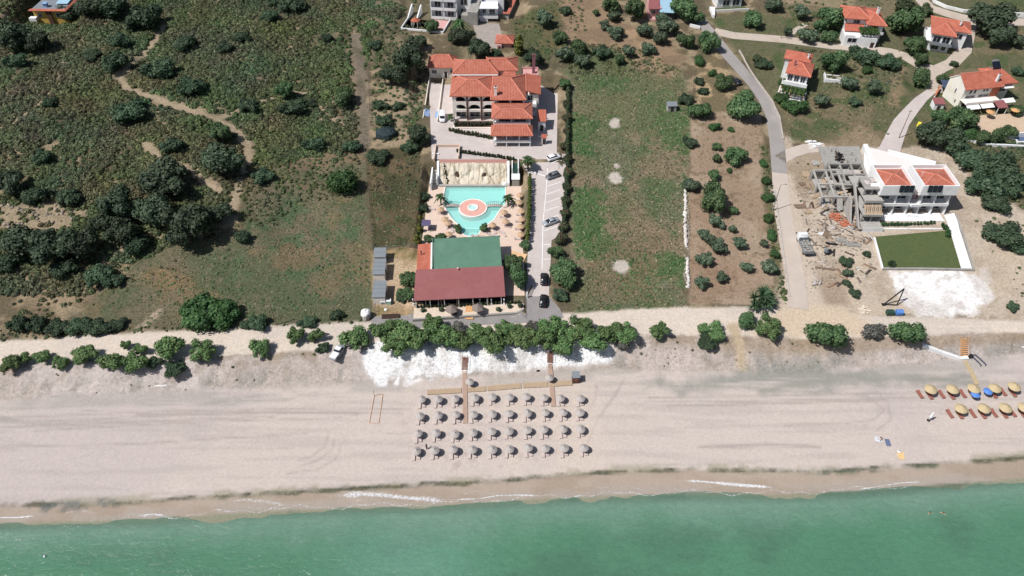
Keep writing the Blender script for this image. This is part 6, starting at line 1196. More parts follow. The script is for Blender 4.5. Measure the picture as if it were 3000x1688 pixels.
# ================================================================ PEOPLE
M['skin'] = mat('skin', A(206,160,134), .6, .05, 3); M['hair'] = mat('hair', (.02,.015,.012), .8, .2, 6); M['swim'] = mat('swimwear', (.03,.04,.09), .7, .1, 3); M['shirt'] = mat('white_shirt', A(240,240,240), .8, .04, 3)
def person(label, pos, rz, J, hair=True, group=None):
    """J: joint name -> (x,y,z); one continuous skinned body"""
    t = thing('person', label, 'person', pos, rz, group)
    ed = [('pelvis','chest'),('chest','neck'),('neck','head')]
    for s in 'LR': ed += [('chest','sh'+s),('sh'+s,'el'+s),('el'+s,'ha'+s),('pelvis','hip'+s),('hip'+s,'kn'+s),('kn'+s,'an'+s),('an'+s,'to'+s)]
    ed = [e for e in ed if e[0] in J and e[1] in J]; nm = ['pelvis']+[n for n in J if n != 'pelvis']; ix = {n: i for i, n in enumerate(nm)}
    RR = dict(pelvis=.15,chest=.16,neck=.06,head=.11,sh=.075,el=.05,ha=.04,hip=.10,kn=.065,an=.045,to=.04)
    me = bpy.data.meshes.new('body'); me.from_pydata([J[n] for n in nm], [(ix[a], ix[b]) for a, b in ed], []); o = bpy.data.objects.new('body', me); COL.objects.link(o); o.parent = t
    sk = o.modifiers.new('s', 'SKIN'); sv = me.skin_vertices[0].data if me.skin_vertices else None
    if sv is None:
        bm = bmesh.new(); bm.from_mesh(me); bm.verts.layers.skin.verify(); bm.to_mesh(me); bm.free(); sv = me.skin_vertices[0].data
    for n in nm:
        r = RR.get(n, RR.get(n[:-1], .06)); sv[ix[n]].radius = (r, r*.85); sv[ix[n]].use_root = n == 'pelvis'
    o.modifiers.new('u', 'SUBSURF').levels = 2; o.modifiers['u'].render_levels = 2; me.materials.append(M['skin'])
    hd = J['head']; part('hair', MB().blob((hd[0]-.01,hd[1]+.02,hd[2]+.06),.125,10,7,.05,.9), M['hair'], t)
    ch, pv = J['chest'], J['pelvis']; return t
p = g1(2577,1289); t = person('person in a white shirt sitting on the sand near the blue towel', p, .5, dict(pelvis=(0,0,.16),chest=(-.12,.0,.52),neck=(-.12,0,.72),head=(-.1,0,.9),shL=(-.12,.2,.62),elL=(-.3,.28,.38),haL=(-.34,.3,.1),shR=(-.12,-.2,.62),elR=(-.3,-.28,.38),haR=(-.34,-.3,.1),hipL=(.08,.1,.14),knL=(.45,.14,.3),anL=(.85,.14,.08),toL=(1.0,.14,.1),hipR=(.08,-.1,.14),knR=(.45,-.14,.34),anR=(.82,-.14,.08),toR=(.97,-.14,.1)))
part('shirt', MB().tube((-.02,0,.2),(-.13,0,.64),.19,.2,n=12), M['shirt'], t); part('shorts', MB().blob((.04,0,.16),.19,10,6,.02,.8), M['swim'], t)
for (u, v, a), lab in (((2724,1502,.4),'person swimming in the sea on the left of the two bathers'),((2763,1503,-.5),'person swimming in the sea on the right, arms spread in the water')):
    w = Wz(u, v, 0.05); t = person(lab, (w[0], w[1], -1.22), a, dict(pelvis=(0,.1,.75),chest=(0,0,1.15),neck=(0,-.02,1.33),head=(0,-.04,1.5),shL=(.2,0,1.26),elL=(.46,-.12,1.24),haL=(.62,-.34,1.2),shR=(-.2,0,1.26),elR=(-.46,-.1,1.24),haR=(-.66,-.26,1.2),hipL=(.1,.12,.7),knL=(.12,.2,.4),anL=(.12,.4,.1),hipR=(-.1,.12,.7),knR=(-.12,.1,.38),anR=(-.12,.3,.05)))
    part('swimsuit', MB().tube((0,.09,.7),(0,.0,1.18),.165,.17,n=10), M['swim'], t)
p = g1(1237,1322); p = (p[0]+.9, p[1]+.5, hz(p[0]+.9, p[1]+.5)); t = person('person in dark clothes standing by the leftmost parasol nearest the sea', p, 2.6, dict(pelvis=(0,0,.95),chest=(.02,0,1.3),neck=(.03,0,1.48),head=(.05,0,1.65),shL=(.02,.2,1.42),elL=(.12,.3,1.2),haL=(.36,.26,1.3),shR=(.02,-.2,1.42),elR=(.1,-.3,1.2),haR=(.34,-.26,1.34),hipL=(0,.1,.9),knL=(.04,.12,.5),anL=(0,.13,.08),toL=(.14,.14,.05),hipR=(0,-.1,.9),knR=(.05,-.12,.5),anR=(-.02,-.13,.08),toR=(.12,-.14,.05)))
part('shirt', MB().tube((0,0,.9),(.02,0,1.44),.175,.19,n=12), M['black'], t); [part('trouser_leg', MB().tube((0,s*.1,.95),(0,s*.13,.12),.1,.07,n=8), M['swim'], t) for s in (-1,1)]
# ================================================================ FOLIAGE
def leaf_material():
    g = NT('foliage'); at = g.n('ShaderNodeAttribute', attribute_name='col'); oi = g.n('ShaderNodeObjectInfo')
    hs = g.n('ShaderNodeHueSaturation'); mr = g.n('ShaderNodeMapRange', i_3=.92, i_4=1.5); g.l(oi, 'Random', mr, 0); g.l(mr, 0, hs, 'Value'); mh = g.n('ShaderNodeMapRange', i_3=.485, i_4=.515); g.l(oi, 'Random', mh, 0); g.l(mh, 0, hs, 'Hue'); g.l(at, 'Color', hs, 'Color')
    p = g.n('ShaderNodeBsdfPrincipled', i_Roughness=.7); p.inputs['Specular IOR Level'].default_value = .25; g.l(hs, 0, p, 'Base Color')
    tl = g.n('ShaderNodeBsdfTranslucent'); g.l(hs, 0, tl, 0); mx = g.n('ShaderNodeMixShader'); mx.inputs[0].default_value = .2; g.l(p, 0, mx, 1); g.l(tl, 0, mx, 2); g.l(mx, 0, g.out, 0); return g.m
LEAF = leaf_material()
BARK = mat('bark', A(104, 88, 74), .95, .25, 5, .5)
def quads(C, N, size, asp=1.0, rg=nrg):
    """leaf quads at centres C facing about N"""
    n = len(C); N = N/np.linalg.norm(N, axis=1, keepdims=True); r = rg.normal(size=(n, 3)); T = np.cross(N, r); T /= np.linalg.norm(T, axis=1, keepdims=True)+1e-9; Bv = np.cross(N, T)
    s = (np.asarray(size)*rg.uniform(.6, 1.35, n))[:, None]; a = T*s*asp; b = Bv*s
    j = lambda: (rg.uniform(.55, 1.15, n))[:, None]
    V = np.stack([C-a*j()-b*j()*.5, C+b*j()*-1.0+a*.35, C+a*j()+b*j()*.4, C+b*j()-a*.25], 1).reshape(-1, 3)
    return V, np.arange(4*n).reshape(n, 4)
def crown(name, lobes, n, size, cols, up=.35, asp=1.0, seed=1, core=True, rough=.16):
    """crown from lobes (x,y,z,r): leaf clumps scattered in each lobe's outer shell, a solid core in a darker leaf tone inside to stop see-through"""
    rg = np.random.default_rng(seed); L = np.array(lobes, float); w = L[:, 3]**2; w /= w.sum(); k = rg.choice(len(L), n, p=w)
    d = rg.normal(size=(n, 3)); d[:, 2] += up; d /= np.linalg.norm(d, axis=1, keepdims=True)
    rr = L[k, 3]*(1-np.abs(rg.normal(0, rough, n)))*rg.uniform(.86, 1.12, n); C = L[k, :3]+d*rr[:, None]
    N = d+rg.normal(0, .42, (n, 3)); V, F = quads(C, N, size, asp, rg)
    cols = np.array(cols, float); t = np.clip(rg.normal(.5, .28, n)+(rg.uniform(-.25, .25, len(L)))[k], 0, 1); base = cols[0]*(1-t[:, None])+cols[1]*t[:, None]
    if len(cols) > 2: m = rg.random(n) < .06; base[m] = cols[2]
    Cc = np.repeat(base, 4, 0); Fs = [F]; Vs = [V]; Cs = [Cc]; o = len(V)
    if core:
        for (x, y, z, r) in lobes:
            m = 7; q = 5; vs = []
            for i in range(q+1):
                for j in range(m):
                    ph = math.pi*i/q; th = 2*math.pi*j/m; R_ = r*.72*rg.uniform(.8, 1.12); vs.append((x+R_*math.sin(ph)*math.cos(th), y+R_*math.sin(ph)*math.sin(th), z+R_*math.cos(ph)))
            fs = [(i*m+j, (i+1)*m+j, (i+1)*m+(j+1)%m, i*m+(j+1)%m) for i in range(q) for j in range(m)]
            Vs.append(np.array(vs)); Fs.append(np.array(fs)+o); Cs.append(np.tile(cols[0]*.9, (len(vs), 1))); o += len(vs)
    return np_mesh(name, np.concatenate(Vs), np.concatenate(Fs), np.concatenate(Cs), m=LEAF, smooth_=False)
def lobes_round(seed, n=9, flat=.8, spread=.55, r0=(.36,.52)):
    g = random.Random(seed); out = [(0,0,.9*flat,.55)]
    for i in range(n):
        a = 6.283*i/n+g.uniform(-.4,.4); d = spread*g.uniform(.6,1.12); out.append((d*math.cos(a), d*math.sin(a), flat*g.uniform(.55,1.25), g.uniform(*r0)))
    return out
def trunk_mesh(h, r, seed, limbs=4, lean=0):
    g = random.Random(seed); mb = MB(); p = [(0,0,-.15)]; x = y = 0
    for k in range(1, 4): x += g.uniform(-.05,.05)+lean*.1; y += g.uniform(-.05,.05); p.append((x, y, h*k/3))
    for i in range(3): mb.tube(p[i], p[i+1], r*(1-.2*i), r*(1-.2*(i+1)), n=7, cap=False)
    for k in range(limbs):
        a = 6.283*k/limbs+g.random(); b = p[2] if k % 2 else p[3]; mb.tube(b, (b[0]+.42*math.cos(a), b[1]+.42*math.sin(a), b[2]+g.uniform(.25,.5)), r*.5, r*.15, n=5, cap=False)
    return mb.mesh('trunk', BARK)
# unit trees: crown radius about 1
K = {}
def kind(key, name, cat, variants): K[key] = (name, cat, variants)
dk = [(.028,.044,.026),(.068,.094,.054),(.095,.11,.07)]; gr = [(.038,.074,.032),(.100,.160,.068),(.13,.17,.08)]; bg = [(.028,.064,.022),(.070,.140,.045),(.10,.17,.07)]; ol = [(.050,.078,.046),(.125,.165,.105),(.17,.2,.14)]; tm = [(.056,.104,.038),(.150,.228,.088),(.20,.22,.10)]; gy = [(.085,.085,.078),(.17,.165,.15),(.12,.14,.08)]; yl_ = [(.05,.06,.012),(.16,.17,.04),(.2,.18,.05)]
kind('pine', 'pine_tree', 'tree', [(crown('crown', lobes_round(i, 11, .95, .66, (.22,.52)), 2800, .068, dk, .4, seed=i), trunk_mesh(.75, .07, i)) for i in (1,2,3)])
kind('dark', 'shrub', 'shrub', [(crown('crown', lobes_round(i, 9, .62, .66, (.22,.52)), 2300, .075, [(.028,.050,.028),(.070,.112,.060),(.10,.13,.08)], .4, seed=i), trunk_mesh(.4, .05, i)) for i in (11,12,13)])
kind('round', 'tree', 'tree', [(crown('crown', lobes_round(i, 9, .88, .58, (.26,.54)), 2500, .075, gr, .4, seed=i), trunk_mesh(.6, .07, i)) for i in (21,22,23)])
kind('bright', 'shrub', 'shrub', [(crown('crown', lobes_round(i, 9, .62, .6, (.4,.55)), 2600, .068, bg, .5, seed=i), trunk_mesh(.4, .05, i)) for i in (31,32)])
kind('olive', 'olive_tree', 'tree', [(crown('crown', lobes_round(i, 8, .85, .62, (.2,.48)), 1700, .078, ol, .3, seed=i, rough=.25), trunk_mesh(.5, .08, i)) for i in (41,42,43,44)])
kind('tam', 'tamarisk_tree', 'tree', [(crown('crown', lobes_round(i, 11, .95, .68, (.18,.46)), 2500, .064, tm, .3, seed=i, rough=.26), trunk_mesh(.7, .07, i, 5, 1)) for i in (51,52,53,54)])
kind('grey', 'withered_tree', 'tree', [(crown('crown', lobes_round(61, 9, .85, .55, (.3,.46)), 1500, .07, gy, .3, seed=61, rough=.3), trunk_mesh(.7, .07, 61))])
kind('yellow', 'conifer', 'tree', [(crown('crown', [(0,0,.4,.5),(0,.1,.9,.5),(.05,0,1.4,.4),(0,0,1.85,.26)], 900, .10, yl_, .4, seed=71), trunk_mesh(.4, .07, 71))])
kind('oleander', 'oleander_shrub', 'shrub', [(crown('crown', lobes_round(i, 7, .75, .5, (.36,.5)), 1700, .078, [(.026,.045,.02),(.075,.095,.045), p_], .4, seed=i), trunk_mesh(.4, .05, i)) for i, p_ in ((81,(.36,.13,.12)),(82,(.3,.1,.11)),(83,(.10,.13,.07)))])
def palm_mesh(seed, n=34, L=1.0, cb=1.0):
    g = random.Random(seed); V = []; F = []; Cc = []
    for k in range(n):
        a = 6.283*k/n*2.4+g.uniform(-.2,.2); el = R(g.uniform(-15, 75)); l = L*g.uniform(.8,1.1); pts = []
        for s in range(6):
            t = s/5; hx = l*t*math.cos(el)*(1+.1*t); pts.append((hx*math.cos(a), hx*math.sin(a), 1.4+l*t*math.sin(el)-.75*l*t*t))
        px, py = -math.sin(a), math.cos(a); b = g.uniform(.7,1.1)*cb
        for s in range(5):
            w0 = .13*math.sin(math.pi*(.15+.8*s/5)); w1 = .13*math.sin(math.pi*(.15+.8*(s+1)/5))*(0.2 if s == 4 else 1)
            for sg in (-1,1):
                o = len(V); p0, p1 = pts[s], pts[s+1]; V += [p0, (p0[0]+sg*px*w0, p0[1]+sg*py*w0, p0[2]-.06), (p1[0]+sg*px*w1, p1[1]+sg*py*w1, p1[2]-.06), p1]; F.append((o,o+1,o+2,o+3)); Cc += [(.035*b,.075*b,.025*b) if sg > 0 else (.055*b,.10*b,.035*b)]*4
    return np_mesh('crown', np.array(V), np.array(F), np.array(Cc), m=LEAF, smooth_=False)
def yucca_mesh():
    V, F, Cc = [], [], []; g = random.Random(8)
    for hx, hy, hz_, L in ((0,0,.0,.62),(.38,.1,-.35,.5),(-.36,.16,-.3,.5),(.1,-.4,-.45,.5),(-.2,-.3,-.4,.46),(.3,.4,-.3,.46),(-.5,-.12,-.6,.42)):
        for k in range(46):
            a = g.uniform(0, 6.283); el = R(g.uniform(-25, 80)); l = L*g.uniform(.75,1.15); d = (math.cos(a)*math.cos(el), math.sin(a)*math.cos(el), math.sin(el)); w_ = .035; p = (-math.sin(a)*w_, math.cos(a)*w_); o = len(V); z = 1.1+hz_; b = g.uniform(.6,1.2)
            V += [(hx-p[0],hy-p[1],z),(hx+p[0],hy+p[1],z),(hx+d[0]*l*.6+p[0],hy+d[1]*l*.6+p[1],z+d[2]*l*.6),(hx+d[0]*l,hy+d[1]*l,z+d[2]*l-.12*l)]; F.append((o,o+1,o+2,o+3)); Cc += [(.045*b,.082*b,.040*b)]*4
    return np_mesh('crown', np.array(V), np.array(F), np.array(Cc), m=LEAF, smooth_=False)
kind('palm', 'palm_tree', 'tree', [(palm_mesh(91), MB().tube((0,0,-.1),(.02,0,1.4),.11,.09,n=9).mesh('trunk', BARK))])
kind('bigpalm', 'palm_shrub', 'tree', [(yucca_mesh(), MB().tube((0,0,-.1),(.0,0,.9),.16,.12,n=9).mesh('trunk', BARK))])
SHADEH = dict(pine=1.0, dark=.62, round=.85, bright=.5, olive=.85, tam=.95, grey=.85, yellow=1.0, oleander=.75, palm=1.4, bigpalm=1.1)
TALL = dict(pine=.95, dark=.8, round=.95, bright=.85, olive=.9, tam=.86, grey=.9, yellow=.85, oleander=.9, palm=1, bigpalm=.9)
def tree(k, u, v, wpx, label, group=None, zs=1.0):
    name, cat, var = K[k]; h = 3.0
    for _ in range(3):
        p = g1(u, v, h); d = float((np.array([p[0], p[1], p[2]+h])-CAM)@FWD); r = wpx/2*d/FPX/1.02; h = r*SHADEH[k]*TALL[k]*zs
    c_, tr = rnd.choice(var); t = thing(name, label, cat, p, rnd.uniform(0, 6.28), group); q_ = (1.12 if k in ('tam','olive') else 1.0); t.scale = (r*q_*rnd.uniform(.78,1.24), r*q_*rnd.uniform(.82,1.18), r*q_*TALL[k]*zs*rnd.uniform(.88,1.18)); t.rotation_euler[0] = rnd.uniform(-.09,.09)
    part('crown', c_, None, t); part('trunk', tr, None, t); return t
T = []
def ts(group, rows):
    for r in rows: tree(r[0], r[1], r[2], r[3], r[4], group)
ts('large dark trees and shrubs on the scrub hillside', [
 ('pine',32,100,105,'very dark pine at the left edge below the yellow house'),('pine',100,118,85,'very dark pine tucked under the yellow house wall'),('pine',205,38,75,'dark pine just right of the yellow house'),('pine',265,10,80,'dark pine at the top edge right of the yellow house'),('dark',318,20,95,'broad dark shrub at the top edge above the upper trail'),('dark',420,52,115,'broad green shrub touching the top of the upper trail'),('dark',352,120,70,'dark shrub left of the steep upper trail'),
 ('dark',335,180,85,'dark shrub cluster left of the trail bend'),('dark',545,122,78,'round shrub right of the steep upper trail'),('dark',708,108,58,'small round shrub in the centre of the upper hillside'),('dark',655,140,48,'little shrub left of the small round shrub'),('dark',465,205,92,'round shrub just above the trail fork'),('dark',560,252,92,'round shrub with deep shadow above the long trail'),('dark',385,322,100,'dark wide shrub below the long trail'),
 ('round',645,385,78,'green tree at the right end of the long trail'),('pine',650,462,118,'big dark pine right of the lower trail'),('dark',500,425,70,'dark shrub between the trail and the big pine'),('dark',786,44,62,'round shrub near the top centre of the hillside'),('dark',848,8,85,'broad shrub cut by the top edge'),('dark',800,4,50,'small shrub at the top edge left of the broad one'),('dark',958,110,46,'lone shrub left of the bare strip'),
 ('round',833,262,72,'green leafy shrub above the bare patch'),('dark',725,310,66,'round dark shrub in the bare patch on the hillside'),('dark',858,312,72,'wide shrub right of the bare patch'),('dark',908,302,40,'small shrub beside the wide one'),('round',1004,282,76,'lone round green tree beside the bare strip'),('dark',920,425,60,'shrub above the right part of the lower field'),('dark',1030,425,62,'dark shrub against the wire fence above the field'),
 ('pine',478,512,135,'big dark pine with long shadow above the thicket'),('pine',540,655,165,'huge dark tree with black shadow at the top of the lower field'),('pine',440,610,110,'dark tree left of the huge one'),('pine',335,600,110,'dark tree in the thicket right of the rocky patch'),('pine',350,670,110,'dark tree in the middle of the thicket'),('pine',25,530,92,'dark pine at the left edge above the rocky patch'),('dark',108,572,88,'shrub on the upper edge of the rocky patch'),('dark',200,575,80,'shrub right on top of the rocky patch'),
 ('pine',60,705,125,'dark tree at the left end of the thicket'),('pine',150,720,120,'second dark tree from the left in the thicket'),('pine',240,705,110,'third dark tree from the left in the thicket'),('pine',300,650,85,'dark tree above the third one in the thicket'),('dark',190,775,85,'dark shrub on the lower edge of the thicket'),('dark',20,770,80,'dark shrub at the left edge below the thicket'),('dark',400,715,88,'dark green shrub jutting into the lower field'),('pine',635,620,80,'dark tree right of the huge one beside the trail'),
 ('dark',290,808,95,'dark shrub standing alone below the thicket'),('dark',340,820,60,'small shrub right of the lone dark shrub'),('dark',765,512,68,'dark shrub at the upper edge of the lower field'),('bright',1006,538,108,'bright green round tree beside the wire fence'),('dark',710,690,60,'low green shrub at the end of the trail in the field'),('dark',120,460,60,'dark shrub in the dense scrub above the rocky patch'),('dark',45,180,60,'greyish shrub at the left edge below the dark pines'),('dark',150,300,46,'shrub left of the narrow left trail'),('dark',270,155,60,'dark shrub right of the narrow left trail')])
ts('pines and shrubs left of the hotel', [
 ('pine',1195,165,120,'big pine left of the low hotel block'),('pine',1150,215,80,'green pine left of the hotel yard'),('pine',1222,118,66,'pine above the hotel left corner'),('dark',1098,130,50,'shrub on the bare ground above the pines'),('pine',1228,388,84,'tall dark pine beside the hotel forecourt'),('dark',1125,352,58,'green shrub just above the dark netting'),('dark',1112,308,46,'small shrub on the sandy ground left of the hotel'),('dark',1165,310,40,'small shrub in the sandy ground near the hotel yard'),('dark',1200,425,60,'dark shrub at the corner of the weedy plot'),('dark',1105,455,66,'dark low shrub in the upper left of the weedy plot'),('palm',1343,66,56,'bushy palm right of the apartment terrace'),('pine',1355,100,66,'dark tree between the white villa and the hotel'),('pine',1400,140,70,'dark tree behind the hotel rear roof'),('round',1265,75,50,'green tree on the apartment terrace corner'),('yellow',1522,135,56,'yellow green conifer behind the hotel right corner'),('pine',1560,165,60,'dark pine behind the mauve chimney'),('dark',1450,155,44,'small shrub behind the hotel roof ridge'),('round',1330,110,44,'green tree below the palm right of the apartment terrace')])
ts('hedge shrubs around the hotel grounds', [
 ('yellow',1231,640,30,'yellow green conifer at the top of the left pool hedge'),('yellow',1228,670,32,'yellow green conifer in the left pool hedge'),('yellow',1222,702,40,'round yellow green conifer above the orange annex'),('round',1260,702,40,'dark bush left of the green roof corner'),('round',1290,700,42,'dark bush at the upper left of the green roof'),('dark',1240,575,36,'dark bush left of the pool palm'),('dark',1238,610,40,'dark bush casting shade on the left pool deck'),
 ('round',1197,820,60,'tall dark green tree left of the maroon roof'),('round',1192,862,58,'dark green tree at the lower left of the maroon roof'),('dark',1175,870,40,'blue green shrub on the straw yard'),('round',1505,770,70,'round green tree right of the green roof'),('round',1518,812,76,'round green tree right of the maroon roof'),('palm',1490,758,50,'small palm squeezed against the green roof'),
 ('round',1340,668,32,'round bush left of the shallow pool bay'),('round',1420,667,32,'round bush right of the shallow pool bay'),('palm',1290,575,46,'palm at the left end of the left footbridge'),('palm',1488,577,46,'palm at the right end of the right footbridge'),('palm',1548,465,62,'tall palm casting a star shadow on the drive'),('round',1538,718,38,'small tree at the foot of the driveway hedge'),
 ('round',1656,243,50,'dense tree at the top of the right boundary hedge'),('oleander',1660,305,34,'green hedge shrub below the top boundary tree'),('oleander',1660,345,34,'second hedge shrub below the boundary tree'),('oleander',1660,385,34,'hedge shrub level with the hotel wing'),('oleander',1655,425,40,'green oleander above the white parked car'),('oleander',1662,465,40,'dark oleander beside the white parked car'),('oleander',1664,505,44,'reddish oleander beside the dark grey car'),('oleander',1660,545,40,'dark oleander below the dark grey car'),('oleander',1658,585,40,'brownish oleander beside the empty bays'),('oleander',1656,622,42,'oleander just above the silver car'),('oleander',1652,662,46,'flowering oleander beside the silver car'),('oleander',1644,700,50,'pink flowering oleander at the end of the bays'),('round',1630,735,50,'green tree right of the lower driveway'),('round',1650,790,84,'large green tree over the black parked car'),('round',1668,822,66,'green tree beside the large one at the drive'),('dark',1640,862,50,'low shrubs above the pale gate planter')])
ts('tamarisk trees along the coast road', [
 ('tam',30,1062,62,'tamarisk at the left end of the beach road row'),('tam',75,1052,40,'low tamarisk between the first two at the left'),('tam',122,1042,50,'thin tamarisk second from the left along the road'),('tam',176,1062,44,'dark low tamarisk left of the pale gap'),('tam',242,1036,62,'tamarisk with light leaves fourth along the road'),('tam',326,1058,78,'low wide tamarisk left of the central pair'),('tam',366,1010,36,'small high tamarisk reaching over the dirt road'),('tam',388,1060,72,'tamarisk in the middle of the left group'),('tam',408,1022,44,'small tamarisk behind the left group'),('tam',498,1020,80,'tall tamarisk of the left group'),('dark',512,1078,74,'low shrub below the tall tamarisk'),('tam',590,1030,68,'tamarisk at the right end of the left group'),('dark',450,1062,50,'dark low shrub inside the left group'),
 ('tam',760,1018,60,'single tamarisk between the two road groups'),('tam',862,985,62,'tamarisk with pale leaves left of the pickup'),('tam',925,982,50,'slim tamarisk behind the pickup'),('dark',945,1018,40,'dark shrub beside the pickup'),('tam',1040,988,74,'tamarisk right of the white pickup'),
 ('tam',1118,970,76,'first tamarisk at the left end of the dense row'),('tam',1150,1008,72,'front tamarisk at the left of the dense row'),('tam',1178,965,80,'second back tamarisk of the dense row'),('tam',1228,990,84,'third tamarisk of the dense row, over the white bank'),('tam',1262,950,70,'high back tamarisk below the terrace parasol'),('tam',1300,985,84,'tamarisk left of the middle of the dense row'),('grey',1345,962,60,'greyish tamarisk in the middle of the dense row'),('tam',1362,1000,74,'front tamarisk above the left stairs'),('tam',1400,972,76,'tamarisk right of the greyish one'),('tam',1446,995,84,'front tamarisk between the two stairs'),('tam',1480,960,70,'back tamarisk below the right thatched parasol'),('tam',1520,985,78,'tamarisk left of the right stairs'),('grey',1556,960,60,'greyish tamarisk below the driveway apron'),('tam',1585,990,80,'tamarisk just above the right stairs'),('tam',1625,958,74,'back tamarisk below the driveway gate'),('tam',1652,1000,88,'front tamarisk right of the right stairs'),('tam',1700,965,76,'back tamarisk right of the driveway'),('tam',1735,995,84,'big front tamarisk near the right of the dense row'),('tam',1785,978,80,'tamarisk second from the right of the dense row'),('tam',1832,972,76,'last tamarisk of the dense row with grey side'),('grey',1825,1008,54,'withered low tamarisk under the last one'),
 ('tam',1932,968,66,'lone tamarisk right of the dense row'),('tam',2060,962,34,'thin tamarisk left of a bushier one'),('tam',2098,970,60,'bushy tamarisk beside the thin one'),('round',2188,938,60,'round green tree left of the sandy gully'),('tam',2250,962,76,'tamarisk right of the round green tree'),('round',2424,980,112,'large round green tree at the junction'),('grey',2564,968,72,'half dead grey tree between two green ones'),('round',2655,975,94,'green tree casting shade on the white curb wall')])
ts('shrubs beside the dirt road', [('bright',600,918,140,'very large bright green bush beside the dirt road'),('bright',655,925,90,'right part of the bright bush clump by the road'),('bright',560,930,90,'left bush of the bright clump by the road'),('dark',50,945,74,'first hedge bush at the left of the dirt road'),('dark',108,948,70,'second hedge bush along the dirt road'),('dark',168,955,74,'third hedge bush along the dirt road'),('dark',228,955,74,'fourth hedge bush along the dirt road'),('dark',290,958,66,'fifth hedge bush along the dirt road'),('dark',342,948,50,'last hedge bush along the dirt road'),('dark',760,945,60,'low bush at the field edge by the leaning pole'),('dark',988,922,50,'round bush on the lower right of the field'),('dark',720,950,40,'low bush left of the leaning pole'),('dark',900,945,50,'low bush at the field edge right of the pole'),('dark',2075,1000,60,'brownish shrub on the bank below the thin tamarisk')])
ts('olive and fruit trees in the orchard', [
 ('round',2156,455,66,'dark green round tree at the top right of the orchard'),('round',2092,512,48,'dark tree above the largest orchard tree'),('round',2090,578,98,'largest dark green tree in the orchard'),('olive',2026,540,50,'grey green tree at the left wall of the orchard'),('round',2148,616,32,'small bright green shrub in the orchard'),('olive',2098,650,48,'olive below the largest orchard tree'),('olive',2064,685,50,'olive at the left in the second olive row'),('olive',2082,702,44,'olive close behind its left neighbour'),('olive',2106,724,54,'olive in the middle of the orchard'),('olive',2064,760,48,'left olive in the third row'),('olive',2146,672,30,'small olive sapling in the orchard'),('olive',2168,708,52,'olive right of the middle'),('olive',2190,782,46,'olive right in the third row'),('olive',2254,780,54,'olive beside the dusty road'),('olive',2052,828,54,'olive at the lower left by the white wall'),('olive',2116,812,46,'lower middle olive in the orchard'),('bigpalm',2236,862,104,'big spiky palm at the road corner of the orchard'),('dark',2020,417,44,'dark shadowed shrub at the upper left of the orchard'),('round',2102,462,36,'upper vine shrub in the orchard row'),('round',2100,430,28,'small vine shrub above the upper row'),('bright',2094,372,36,'bright vine shrub at the top of the orchard'),('bright',2141,380,20,'tiny bright plant at the top of the orchard'),('bright',2136,500,22,'small weed shrub right of the vine row'),
 ('bright',2236,480,34,'roadside shrub top right of the orchard'),('bright',2244,530,34,'roadside shrub second down the orchard edge'),('bright',2250,580,36,'roadside shrub near the street lamp'),('bright',2252,640,40,'roadside shrub below the street lamp'),('bright',2260,690,40,'roadside shrub beside the truck'),('olive',2238,712,32,'pale shrub inside the orchard edge'),('bright',2272,745,36,'roadside shrub near the lowest olive')])
ts('trees between the meadow and the upper road', [
 ('round',2182,306,104,'large dark green tree in the bend of the upper road'),('round',2050,322,62,'dense shrub left of the large road tree'),('dark',2010,292,52,'shrub behind the tiny metal shed'),('round',2076,125,66,'tall green tree beside the upper road'),('round',2010,116,62,'round tree left of the tall roadside tree'),('olive',1705,178,50,'olive in the rough growth above the meadow'),('olive',1840,150,46,'olive at the upper edge of the rough growth'),('round',1815,175,40,'small green tree in the rough growth above the meadow'),('olive',1900,140,44,'olive beside the earth track above the meadow'),('olive',1655,160,58,'olive above the hotel boundary corner'),('round',1696,140,52,'round tree right of the boundary olive'),('dark',1762,150,66,'dark shaded tree below the bare earth'),('olive',1598,52,70,'large pale olive in the grass plot above the hotel'),('round',1640,110,44,'tree on the edge of the grass plot'),('olive',1804,92,52,'olive on the right of the bare earth'),('olive',1770,72,34,'small olive on the bare earth'),('olive',1798,44,48,'olive in the upper bare earth'),('round',1746,36,26,'little sapling on the bare earth'),('olive',1888,90,52,'olive left of the tight olive group'),('olive',1955,76,62,'olive at the right of the tight group'),('olive',1936,110,54,'front olive of the tight group'),('olive',1940,54,40,'rear olive below the pink house'),('round',1862,28,84,'dark tree left of the pink house'),('round',1785,6,70,'tree at the top edge above the bare earth'),('round',2008,20,100,'large dark tree right of the pink house'),('round',2045,50,50,'dark tree behind the short white wall'),('dark',1655,30,40,'shrub at the top left of the bare earth'),('round',2118,240,54,'shrub in the vegetable garden'),('bright',2048,180,40,'bright shrub at the top of the vegetable garden'),('dark',2048,235,40,'vegetable bush left in the garden'),('dark',2060,265,36,'vegetable bush at the bottom of the garden'),('bright',2085,215,30,'bean row in the vegetable garden'),('round',2206,54,64,'lone round tree in the triangular grass plot')])
